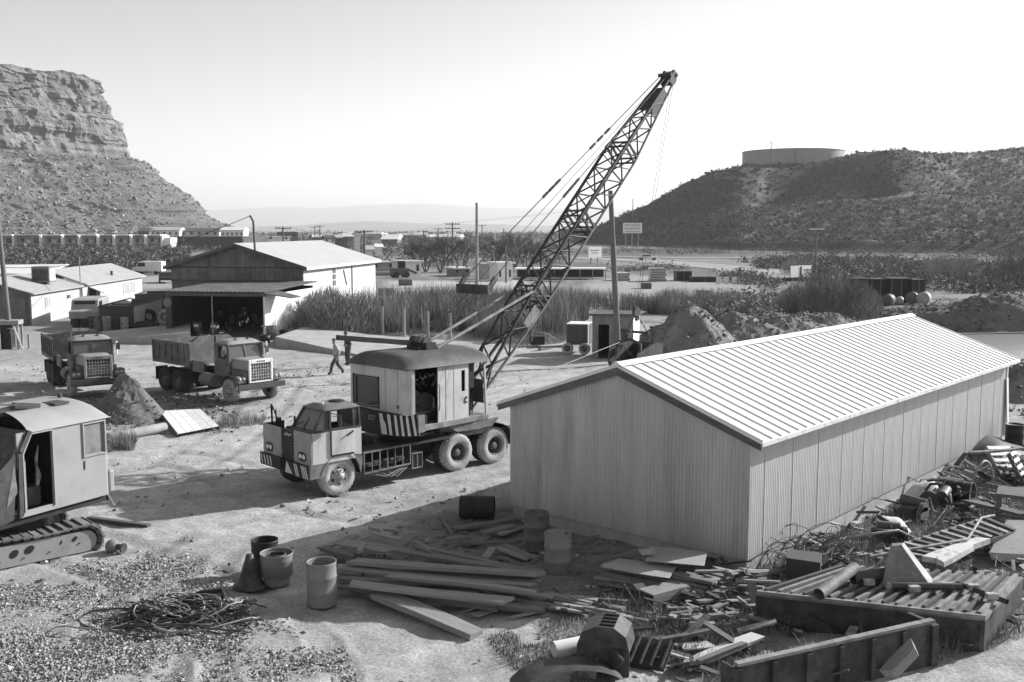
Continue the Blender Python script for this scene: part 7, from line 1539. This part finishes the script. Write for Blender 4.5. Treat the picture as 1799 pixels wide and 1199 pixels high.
def tree(px, py, h, w_, label, seed, dense=1.0):
    rnd = random.Random(seed); g = G(px, py); t = E('bare_tree', (g.x, g.y, 0), rnd.uniform(0, 6), label, 'tree', 'bare trees'); tr = MB(); tips = []
    def br(p, d, L_, r, lev):
        q = p + d * L_; mid = p.lerp(q, .5) + Vector((rnd.uniform(-1, 1), rnd.uniform(-1, 1), 0)) * L_ * .07; tr.tube([p, mid, q], [r, r * .8, r * .6], 5, caps=False)
        if lev == 0: tips.append((q, d)); return
        for k in range(rnd.choice([3, 3, 4] if lev > 1 else [3, 4])):
            n_ = (d + Vector((rnd.uniform(-1, 1), rnd.uniform(-1, 1), rnd.uniform(-.35, .6))) * .85).normalized(); br(p.lerp(q, rnd.uniform(.55, 1)), n_, L_ * rnd.uniform(.55, .8), r * .55, lev - 1)
    for k in range(3): a = 2.1 * k + rnd.uniform(0, 1); br(Vector((math.cos(a) * .15, math.sin(a) * .15, 0)), Vector((math.cos(a) * .45, math.sin(a) * .45, 1)).normalized(), h * .32, .12 * h / 6, 4)
    tr.obj('trunk', m_bark, t)
    P = []; Dd = []
    for q, d in tips:
        for k in range(int(7 * dense)): P.append(q - d * rnd.uniform(0, .9)); Dd.append((d.x * .6 + rnd.uniform(-.7, .7), d.y * .6 + rnd.uniform(-.7, .7)))
    P = np.array([tuple(p) for p in P]); blades('crown', P, RNG.uniform(.2, .55, len(P)), m_twig, w=.04, dirs=np.array(Dd), nseg=2, parent=t)
    return t
for k, (px, py, h, w_) in enumerate(((748, 478, 7.5, 6), (775, 480, 8.8, 7), (812, 478, 8.2, 7), (905, 470, 10.0, 8), (872, 470, 8.2, 6), (735, 470, 8.2, 6), (925, 476, 7.5, 6))): tree(px, py, h, w_, ['bare tree nearest the white block building', 'bare tree left of the short pole', 'bare tree just left of the tall pale pole', 'dark bare tree between tall pole and boom', 'bare tree right of the tall pale pole', 'bare tree over the white block building', 'bare tree touching the boom outline'][k], 200 + k)
# scrub seas (uncountable)
def scrub(poly, n_, s0, s1, label, mat=None, nb=14):
    xs = [p[0] for p in poly]; ys = [p[1] for p in poly]; x = RNG.uniform(min(xs), max(xs), n_ * 4); y = RNG.uniform(min(ys), max(ys), n_ * 4); k = inpoly(x, y, poly) & (fbm(x / 9, y / 9, 77, 4) > .46); x, y = x[k][:n_], y[k][:n_]
    K(tufts('scrub', np.stack([x, y, np.zeros(len(x))], -1), s0 * .7 + (s1 * 1.15 - s0 * .7) * RNG.uniform(0, 1, len(x)) ** 2.2, mat or m_scrub, nb=int(nb * 1.5), wid=.085), 'stuff')['label'] = label
scrub(gpoly([(-150, 484), (215, 486), (330, 474), (330, 443), (-150, 446)]), 3200, 0.9, 2.4, 'mass of desert bushes below the motel', nb=70)
scrub(gpoly([(-100, 446), (440, 444), (440, 428), (-100, 428)]), 2500, 1.0, 2.6, 'low bushes around the motel')
scrub(gpoly([(660, 472), (1000, 466), (1000, 432), (500, 430), (560, 445)]), 3500, .8, 2.6, 'scrub and small trees around the town')
scrub(gpoly([(980, 482), (1180, 470), (1320, 485), (1380, 496), (1380, 512), (1300, 500), (1100, 490), (980, 492)]), 900, .6, 1.6, 'scrub along the highway verge')
scrub(gpoly([(1430, 500), (1799, 525), (1950, 530), (1950, 466), (1600, 458), (1430, 454), (1300, 462)]), 4500, .7, 2.0, 'grey scrub on the flat below the dark hill', nb=18)
scrub(gpoly([(1230, 560), (1400, 552), (1400, 530), (1250, 528)]), 700, .6, 1.6, 'dry weeds between the lot and soil piles', m_grass)
scrub(gpoly([(1530, 556), (1799, 580), (1950, 590), (1950, 540), (1630, 532)]), 700, .3, .9, 'weeds on the far pond bank', m_grass)
scrub(gpoly([(500, 430), (1000, 430), (1000, 412), (400, 412)]), 4500, 2.0, 5.0, 'far trees and bushes of the valley town', nb=10)
scrub(gpoly([(1000, 450), (1300, 448), (1900, 456), (1950, 438), (1300, 434), (1000, 442)]), 2600, .7, 1.9, 'dark scrub between the road and the dark hill', nb=12)
# ================================================================== SCRAP HEAP BESIDE THE SHED
def world_hexa(name, low, high, mat, label, cat, group=None, bevel=0):
    c = sum((Vector(v) for v in low), Vector()) / len(low); o = MB(); o.hexa([Vector(v) - c for v in low] + [Vector(v) - c for v in high]); q = o.obj(name, mat, loc=c, bevel=bevel); return T(q, label, cat, group)
# steel deck with ribs
m_panelk = MAT('near_black_steel', .045, .75, 0, .4, 2.5, dirt=.11, dsc=2.2, dthr=.6, bump=.1, bsc=10)  # near-black tone for the upright panel and the deck beams
dz = .62
N0, N1, F1, F0 = [G(*p, z) for p, z in (((1330, 1043), dz), ((1731, 1087), dz), ((1797, 1014), dz + .12), ((1475, 998), dz + .02))]
dk = E('steel_deck', (N0.x, N0.y, 0), 0, 'ribbed steel truck deck lying among the scrap, dark side towards us', 'deck')
org = Vector((N0.x, N0.y, 0)); n0, n1, f1, f0 = [v - org for v in (N0, N1, F1, F0)]
U = Vector((0, 0, 1))
MB().hexa([v - U * .05 for v in (n0, n1, f1, f0)] + [n0, n1, f1, f0]).obj('deck_plate', m_rustl, dk)
MB().hexa([n0 - U * .62, n1 - U * .66, n1 - U * .66 + Vector((0, .1, 0)), n0 - U * .62 + Vector((0, .1, 0)), n0 - U * .052, n1 - U * .052, n1 - U * .052 + Vector((0, .1, 0)), n0 - U * .052 + Vector((0, .1, 0))]).obj('side_beam', m_panelk, dk)
MB().bar(n0 + U * .03, n1 + U * .03, .07, .06).obj('edge_rail', m_rustl, dk)
MB().hexa([n1 - U * .7, f1 - U * .5, f1 - U * .5 - Vector((.08, 0, 0)), n1 - U * .7 - Vector((.08, 0, 0)), n1 - U * .055, f1 - U * .055, f1 - U * .055 - Vector((.08, 0, 0)), n1 - U * .055 - Vector((.08, 0, 0))]).obj('end_beam', m_panelk, dk)
for k in range(17):
    t = (k + .5) / 17; a, b_ = n0.lerp(n1, t), f0.lerp(f1, t); MB().bar(a.lerp(b_, .03) + U * .045, a.lerp(b_, .97) + U * .045, .07, .09, up=U).obj('deck_rib', m_rustl if k % 3 else m_rust, dk)
    if k % 2 == 0 and k > 4: p_ = a.lerp(b_, random.uniform(.2, .5)) + U * .1; MB().box(p_ - Vector((.10, .06, 0)), p_ + Vector((.10, .06, .10))).obj('clamp', m_riml, dk)
# dark upright panel across the bottom
P0, P1 = G(1294, 1164, .78), G(1636, 1088, .78); pd = E('steel_side_panel', (P0.x, P0.y, 0), 0, 'long dark ribbed steel side panel standing on edge at the bottom', 'panel')
d = (P1 - P0); d.z = 0; L_ = d.length; d.normalize(); pn = Vector((d.y, -d.x, 0)); rzp = math.atan2(d.y, d.x); pd.rotation_euler = (0, 0, rzp)
MB().box((0, -.03, -.05), (L_, .03, .76)).obj('plate', m_panelk, pd); MB().box((-.02, -.075, .735), (L_ + .02, .045, .785)).obj('top_rail', m_rustl, pd)
for k in range(7): x = L_ * k / 6; MB().box((x - .05, -.10, 0), (x + .05, -.031, .699)).obj('rib', m_panelk, pd)
MB().box((L_ + .02, -.09, -.05), (L_ + .10, .55, .70)).obj('end_plate', m_panelk, pd); MB().box((-.06, -.1, -.05), (-.021, .3, .70)).obj('end_plate', m_dark, pd)
# hopper
g = G(*zC(770, 735), .75); hp = E('sheet_hopper', g, R(-20), 'grey sheet metal hopper, wedge shaped, sitting on the deck', 'hopper')
MB().hexa([(-.45, -.35, 0), (.45, -.35, 0), (.45, .35, 0), (-.45, .35, 0), (-.30, .1, .62), (-.12, .1, .66), (-.08, .3, .66), (-.30, .3, .62)]).obj('cone', m_rustl, hp, bevel=.01); MB().box((-.49, -.39, -.14), (.49, .39, -.002)).obj('collar', m_drum, hp)
def pipe(a, za, b_, zb, r, mat, label, hollow=True, n=16):
    A, B = G(*a, za), G(*b_, zb); c = A; o = MB(); o.tube([Vector(), B - A], r, n, caps=False)
    if hollow: o.tube([Vector(), B - A], r * .82, n, caps=False)
    else: o.tube([Vector(), B - A], r, n)
    return T(o.obj('scrap_pipe', mat, loc=A, recalc=not hollow), label, 'pipe', 'scrap pipes')
pipe(zC(365, 795), .78, zC(530, 672), 1.0, .11, m_rustl, 'pale pipe leaning up from the deck edge'); pipe(zC(520, 722), .82, zC(720, 695), .85, .12, m_rust, 'rusty flanged pipe lying behind the leaning pipe')
pipe(zC(700, 755), .80, zC(1020, 762), .80, .07, m_dark, 'dark pipe lying across the deck beside the hopper'); pipe(zC(1000, 745), .8, zC(1230, 830), .75, .05, m_dark, 'thin dark pipe on the sunny end of the deck'); pipe((973, 1143), .16, (1032, 1131), .18, .15, m_white, 'white pipe stub lying in front of the dark cowl')
def tubeframe(pts, label, r=.03, mat=None):
    P = [G(*p, z) for p, z in pts]; c = P[0]; return T(MB().tube([p - c for p in P], r, 6).obj('bent_rail', mat or m_riml, loc=c), label, 'rail', 'bent tube rails')
tubeframe([((1467, 968), .1), ((1490, 944), .55), ((1578, 932), .6), ((1617, 951), .35), ((1648, 940), .4)], 'bent pale tube rail rising by the wire tangle'); tubeframe([((1529, 978), .5), ((1620, 962), .6), ((1701, 947), .7), ((1724, 910), .9), ((1747, 906), .9)], 'long bent pale rail over the slatted rack'); tubeframe([((1640, 925), .2), ((1668, 888), .9), ((1672, 920), .2)], 'small upright pale tube bracket behind the rails')
# slatted rack
rk = E('slatted_rack', (0, 0, 0), 0, 'long slatted metal rack lying tilted in the scrap', 'rack')
ra0, ra1, rb0, rb1 = G(1528, 978, .45), G(1735, 912, .55), G(1600, 990, .35), G(1790, 935, .40)
rk.location = (ra0.x, ra0.y, 0); o_ = Vector((ra0.x, ra0.y, 0))
MB().bar(ra0 - o_, ra1 - o_, .08, .1).obj('side_rail', m_rustl, rk); MB().bar(rb0 - o_, rb1 - o_, .08, .1).obj('side_rail', m_drum, rk)
for k in range(13): t = (k + .5) / 13; MB().bar(ra0.lerp(ra1, t) - o_ + U * .06, rb0.lerp(rb1, t) - o_ + U * .06, .14, .05, up=U).obj('slat', m_rustl if k % 2 else m_rust, rk)
# white angle beams
for a, b_, w_, lab in ((zC(865, 650), zC(1120, 560), .28, 'white painted channel beam beside the slatted rack'), (zC(920, 665), zC(1050, 590), .22, 'short white beam below the channel beam')): board(G(*a, .45), G(*b_, .55), w_, .12, m_whitew, lab, 'white beams', name='channel_beam', cat='beam')
world_hexa('concrete_chunk', [G(1742, 985, .1), G(1812, 992, .1), G(1825, 950, .1), G(1765, 945, .1)], [G(1742, 985, .1) + Vector((0, .2, .12)), G(1812, 992, .1) + Vector((0, .2, .16)), G(1825, 950, .1) + Vector((0, 0, .5)), G(1765, 945, .1) + Vector((0, 0, .45))], m_concrete, 'tilted grey concrete slab at the right edge', 'slab', bevel=.04)
# steel stand
g = G(1788, 930); st = E('steel_stand', (g.x, g.y, 0), -.5, 'dark steel table frame at the right edge', 'stand')
MB().box((-.5, -.4, .85), (.9, .5, .93)).obj('top_frame', m_drum, st)
for x, y in ((-.45, -.35), (.8, -.35), (-.45, .45), (.8, .45)): MB().box((x - .04, y - .04, 0), (x + .04, y + .04, .849)).obj('leg', m_drum, st)
MB().box((-.45, -.38, .35), (.8, -.32, .41)).obj('brace', m_drum, st)
# engine lumps and tarp
def lump(px, py, s, label, seed, mat=None, cat='engine'):
    rnd = random.Random(seed); g = G(px, py); e = E('engine_block', (g.x, g.y, 0), rnd.uniform(0, 6), label, cat, 'scrap engine parts')
    mt = mat or m_black
    MB().hexa([(-.42 * s, -.28 * s, 0), (.45 * s, -.30 * s, 0), (.40 * s, .28 * s, 0), (-.45 * s, .26 * s, 0), (-.30 * s, -.2 * s, .38 * s), (.22 * s, -.24 * s, .46 * s), (.26 * s, .2 * s, .42 * s), (-.33 * s, .2 * s, .34 * s)]).obj('block', mt, e, bevel=.05)
    MB().cyl((-.2 * s, -.40 * s, .28 * s), (-.2 * s, -.30 * s, .28 * s), .24 * s, n=18).obj('pulley', m_rust, e); MB().cyl((.1 * s, -.3 * s, .40 * s), (.12 * s, .28 * s, .44 * s), .14 * s, n=12).obj('manifold', m_drum, e); MB().lathe([(.0, .0), (.26 * s, .02), (.3 * s, .12 * s), (.2 * s, .2 * s), (0, .22 * s)], 16, Matrix.Translation((.55 * s, .1 * s, 0)) @ Matrix.Rotation(.4, 4, 'X')).obj('flywheel', mt, e)
    for k in range(7): a = Vector((rnd.uniform(-.5, .6) * s, rnd.uniform(-.4, .4) * s, rnd.uniform(.1, .45) * s)); MB().tube([a, a + Vector((rnd.uniform(-.4, .4), rnd.uniform(-.3, .3), rnd.uniform(-.1, .25))) * s, a + Vector((rnd.uniform(-.6, .6), rnd.uniform(-.4, .4), rnd.uniform(-.1, .2))) * s], rnd.uniform(.02, .05) * s, 6).obj('stub_pipe', m_rust, e)
lump(1600, 915, 1.1, 'rounded rusty engine part against the shed foundation', 1); lump(1650, 893, 1.0, 'black engine part with upright stub behind the first', 2); lump(1560, 955, .9, 'dark block of scrap under the bent rail', 3); lump(1670, 880, 1.1, 'black scrap casting below the far foundation', 4); lump(1440, 1005, .8, 'small dark motor with wheel by the wire tangle', 5)
q = drum(1660, 882, 'black drum lying on its side among the scrap', m_black, tilt=(R(90), 0, R(50)), group='scrap drums', h=.7); q.location.z = .35
def cloth(px, py, w_, d_, h, label, mat, seed):
    g = G(px, py); r = np.random.default_rng(seed); o = MB(); o.grid(lambda u, v: (w_ * (u - .5), d_ * (v - .5), h * (1 - (2 * u - 1) ** 2) * (1 - (2 * v - 1) ** 2) + .08 * math.sin(u * 9 + seed) * math.sin(v * 7) + .03), 12, 10); return T(o.obj('tarp', mat, loc=(g.x, g.y, 0), rot=R(40), recalc=False), label, 'tarp')
cloth(1625, 880, 1.6, .9, .55, 'pale crumpled tarp over scrap near the foundation', m_whitew, 3); cloth(1735, 800, 3.2, 2.2, .55, 'dark tarp covering a heap at the far shed corner', m_black, 5); cloth(1560, 938, 1.2, .8, .4, 'pale crumpled sheet on scrap beneath the bent rail', m_whitew, 8)
board(G(*zC(1050, 375), .25), G(*zC(1310, 440), .35), .30, .08, m_wood, 'long grey plank running to the right edge behind the stand', 'single planks'); board(G(*zC(1055, 150), .9), G(*zC(1306, 130), 1.0), .16, .06, m_rustl, 'thin bar lying across the far dark heap', 'single planks', name='flat_bar', cat='bar')
# pallets / slatted crates at the far end
for px, py, rz_, til, lab in ((1765, 830, .5, .9, 'pale slatted pallet leaning in the far scrap'), (1790, 842, 1.0, 1.1, 'dark edged pallet leaning beside the pale pallet')):
    g = G(px, py); p_ = E('pallet', (g.x, g.y, .35), rz_, lab, 'pallet'); p_.rotation_euler = (til, .1, rz_)
    for k in range(5): MB().box((-.55, -.45 + k * .21, 0), (.55, -.34 + k * .21, .03)).obj('slat', m_whitew, p_)
    for x in (-.5, 0, .5): MB().box((x - .05, -.45, -.10), (x + .05, .5, -.001)).obj('bearer', m_wood, p_)
hoop = G(1727, 860, 0); T(MB().tube([(.4 * math.cos(a), .05 * math.sin(a * 2), .42 + .4 * math.sin(a)) for a in np.linspace(0, 2 * math.pi, 22, endpoint=False)], .03, 6, closed=True).obj('hose_ring', m_ropel, loc=hoop, rot=.5), 'pale hose ring standing in weeds by the far heap', 'hose')
# wire tangle
g = G(1415, 985); wt = E('wire_tangle', (g.x, g.y, 0), 0, 'tangle of fence wire in weeds by the foundation corner', 'wire')
for k in range(26):
    c = Vector((random.uniform(-.8, .9), random.uniform(-.4, .6), random.uniform(.1, .5))); a, b_ = random.uniform(.2, .6), random.uniform(.1, .4); ph = random.uniform(0, 3)
    MB().tube([c + Vector((a * math.cos(t + ph), b_ * math.sin(t * 1.5), .25 * math.sin(t + k))) for t in np.linspace(0, 6.28, 18)], .008, 4).obj('wire_loop', m_rust, wt)
world_hexa('sheet_metal_box', [G(1380, 1025, .0), G(1440, 1030, .0), G(1443, 1012, .0), G(1385, 1008, .0)], [G(1380, 1025) + U * .55, G(1440, 1030) + U * .5, G(1443, 1012) + U * .5, G(1385, 1008) + U * .55], m_rust, 'rusty sheet metal box between wire tangle and deck', 'box')
# dark cowl and fender at the bottom edge
g = G(1062, 1175); cw_ = E('machine_cowl', (g.x, g.y, 0), R(-15), 'dark arched machine cowl with slotted top at the bottom edge', 'cowl')
prof_ = [(-.42, 0), (-.42, .5), (-.34, .72), (-.1, .84), (.2, .84), (.40, .70), (.46, .45), (.46, 0)]
for y, m in ((-.30, m_dark), (.34, m_dark)): MB().prism(prof_, 'y', y, y + .03).obj('side_plate', m, cw_)
for i in range(6): (x0, z0), (x1, z1) = prof_[i], prof_[i + 1]; MB().hexa([(x0, -.27, z0 - .02), (x1, -.27, z1 - .02), (x1, .34, z1 - .02), (x0, .34, z0 - .02), (x0, -.27, z0), (x1, -.27, z1), (x1, .34, z1), (x0, .34, z0)]).obj('skin', m_drum if i in (2, 3) else m_dark, cw_)
for k in range(4): MB().box((-.05, -.22 + k * .15, .842), (.2, -.16 + k * .15, .87)).obj('slot', m_black, cw_)
MB().box((-.35, -.55, .05), (-.05, -.31, .30)).obj('block', m_riml, cw_); MB().tube([(.2, -.36, .45), (.3, -.40, .35), (.22, -.38, .25)], .10, 10).obj('elbow', m_black, cw_)
def fend(u, v): a = R(15) + R(150) * u; return (.95 * math.cos(a), .55 * v - .2, .42 * math.sin(a) - .02)
g = G(1000, 1212); T(MB().grid(fend, 18, 4).obj('fender_shell', m_dark, loc=(g.x, g.y, 0), rot=R(10), recalc=False), 'dark curved fender shell cut by the bottom edge', 'fender')
g = G(1125, 1165); gr_ = E('grid_basket', (g.x, g.y, 0), R(-25), 'dark slatted grille panel lying beside the cowl', 'grille')
MB().hexa([(-.5, -.3, .05), (.5, -.3, .05), (.5, .3, .3), (-.5, .3, .3), (-.5, -.3, .09), (.5, -.3, .09), (.5, .3, .34), (-.5, .3, .34)]).obj('frame', m_black, gr_)
for k in range(6): x = -.45 + .18 * k; MB().bar((x, -.3, .12), (x, .3, .37), .035).obj('slat', m_rust, gr_)
# broken pale board rack
board(G(*zB(880, 985), .08), G(*zB(1340, 785), .30), .34, .05, m_whitew, 'long broken white board pointing at the dark panel', 'single planks'); board(G(*zB(955, 960), .2), G(*zB(1260, 840), .34), .12, .06, m_wood, 'narrow board on the broken white board', 'single planks'); board(G(1563, 1192, .2), G(1612, 1142, .6), .22, .18, m_wood, 'thick pale timber leaning on the end of the dark panel', 'single planks', name='timber', cat='timber'); board(G(*zB(760, 885), .15), G(*zB(920, 930), .06), .2, .04, m_whitew, 'short white board behind the cowl', 'single planks'); board(G(*zB(830, 860), .1), G(*zB(1050, 840), .15), .3, .03, m_whitew, 'flat pale board in weeds behind the cowl', 'single planks'); board(G(*zB(690, 820), .1), G(*zB(1080, 745), .3), .12, .05, m_wood, 'long grey batten crossing the weeds behind the cowl', 'single planks')
# uncountable scrap bits, weeds, gravel
def in_poly_pts(poly, n_):
    xs = [p[0] for p in poly]; ys = [p[1] for p in poly]; x = RNG.uniform(min(xs), max(xs), n_ * 5); y = RNG.uniform(min(ys), max(ys), n_ * 5); k = inpoly(x, y, poly); return x[k][:n_], y[k][:n_]
def outside_shed(x, y):
    dx, dy = x - shed_o.x, y - shed_o.y; u, v = dx * SA.x + dy * SA.y, dx * SB.x + dy * SB.y; return ~((u > -.05) & (u < SW + .05) & (v > -.05) & (v < SLEN + .05))
mbs = MB(); x, y = in_poly_pts(JUNK, 800); k = outside_shed(x, y); x, y = x[k], y[k]
for a, b_ in zip(x, y):
    L_ = random.uniform(.3, 1.0) ** 2 * 1.0; t = random.uniform(0, 6.28); el = random.uniform(-.1, .5); z = random.uniform(.02, .18); mbs.cm = random.choice([0, 0, 1, 1, 1, 2, 3]); mbs.bar((a, b_, z), (a + L_ * math.cos(t) * math.cos(el), b_ + L_ * math.sin(t) * math.cos(el), z + L_ * math.sin(el)), random.choice([.02, .04, .08, .14, .2]) * random.uniform(.7, 1.2), random.uniform(.008, .035))
K(mbs.obj('scrap_bits', [m_rust, m_black, m_wood, m_riml], recalc=False), 'stuff')['label'] = 'small scrap bits strewn through the junk heap'
mbs = MB(); x, y = in_poly_pts(gpoly([(560, 960), (900, 880), (1330, 1000), (1300, 1120), (900, 1080), (600, 1040)]), 260); k = outside_shed(x, y)
for a, b_ in zip(x[k], y[k]):
    L_ = random.uniform(.08, .35); t = random.uniform(0, 6.28); mbs.bar((a, b_, .03), (a + L_ * math.cos(t), b_ + L_ * math.sin(t), .03 + random.uniform(0, .05)), random.uniform(.02, .07), .02)
K(mbs.obj('wood_chips', m_wood, recalc=False), 'stuff')['label'] = 'wood chips and splinters round the lumber piles'
def weed(poly, n_, h, label, seed=0, thr=.45):
    x, y = in_poly_pts(poly, n_); k = outside_shed(x, y) & (fbm(x / 1.2, y / 1.2, 130 + seed, 3) > thr); x, y = x[k], y[k]; K(blades('weeds', np.stack([x, y, np.zeros(len(x))], -1), RNG.uniform(.3, 1, len(x)) * h, m_grass, w=.018, lean=.5), 'stuff')['label'] = label
weed(JUNK, 26000, .38, 'dry weeds growing through the scrap heap'); weed(gpoly([(1010, 1120), (1250, 1080), (1330, 1150), (1300, 1230), (1000, 1230)]), 9000, .22, 'dry weeds round the cowl', 3, .4); weed(gpoly([(850, 1120), (960, 1090), (1140, 1080), (1100, 1180), (900, 1180)]), 5000, .12, 'short dry grass in front of the planks', 5, .4)
weed(gpoly([(195, 790), (235, 795), (240, 778), (200, 770)]), 900, .6, 'small grey weed clump by the white panel', 7, .2); weed(gpoly([(380, 752), (460, 748), (470, 735), (390, 738)]), 900, .4, 'weed clump right of the white panel', 9, .3); weed(gpoly([(900, 612), (1010, 600), (1000, 590), (880, 600)]), 1500, .7, 'dry grass along the pond bank', 11, .3)
x, y = in_poly_pts(GRAV, 48000); dn = fbm(x / 2.0, y / 2.0, 141, 3) + RNG.uniform(-.14, .14, len(x)) - np.clip((y - 19.5) / 12, -.05, .3) ; k = dn > .44
K(rocks('gravel', np.stack([x[k], y[k], np.zeros(k.sum())], -1), RNG.uniform(.2, 1, k.sum()) ** 2 * .075 + .017, m_stone), 'stuff')['label'] = 'loose pale gravel in the foreground'
yardp = gpoly([(-200, 640), (900, 640), (1000, 760), (900, 900), (1300, 1080), (1330, 1230), (-300, 1230)]); x, y = in_poly_pts(yardp, 30000); k = outside_shed(x, y) & (fbm(x / 3, y / 3, 151, 3) + RNG.uniform(-.2, .2, len(x)) > .47); x, y = x[k], y[k]
K(rocks('yard_stones', np.stack([x, y, np.zeros(len(x))], -1), RNG.uniform(0, 1, len(x)) ** 9 * .15 + .018, MAT('yard_stone', .27, .95, 0, .25, 2, attr='rv', aamp=.75)), 'stuff')['label'] = 'scattered stones and clods over the yard'
for nm, poly, n_, lab in (('pile_clods', gpoly([(1130, 640), (1480, 600), (1480, 565), (1280, 560), (1130, 590)]), 2600, 'clods on and around the soil piles'), ('mound_clods', gpoly([(150, 770), (420, 760), (420, 690), (150, 700)]), 1500, 'clods around the dark mound'), ('bank_rubble', gpoly([(1530, 552), (1799, 566), (1900, 575), (1900, 545), (1600, 540)]), 900, 'rubble on the far pond bank'), ('heap_rubble', gpoly([(1740, 740), (1900, 740), (1900, 640), (1780, 650)]), 500, 'rubble beyond the shed end')):
    x, y = in_poly_pts(poly, n_); k = outside_shed(x, y); x, y = x[k], y[k]; K(rocks(nm, np.stack([x, y, np.zeros(len(x))], -1), RNG.uniform(0, 1, len(x)) ** 4 * (.18 if nm == 'mound_clods' else .34) + .05, MAT('clod_soil', .16, .95, attr='rv', aamp=.5)), 'stuff')['label'] = lab
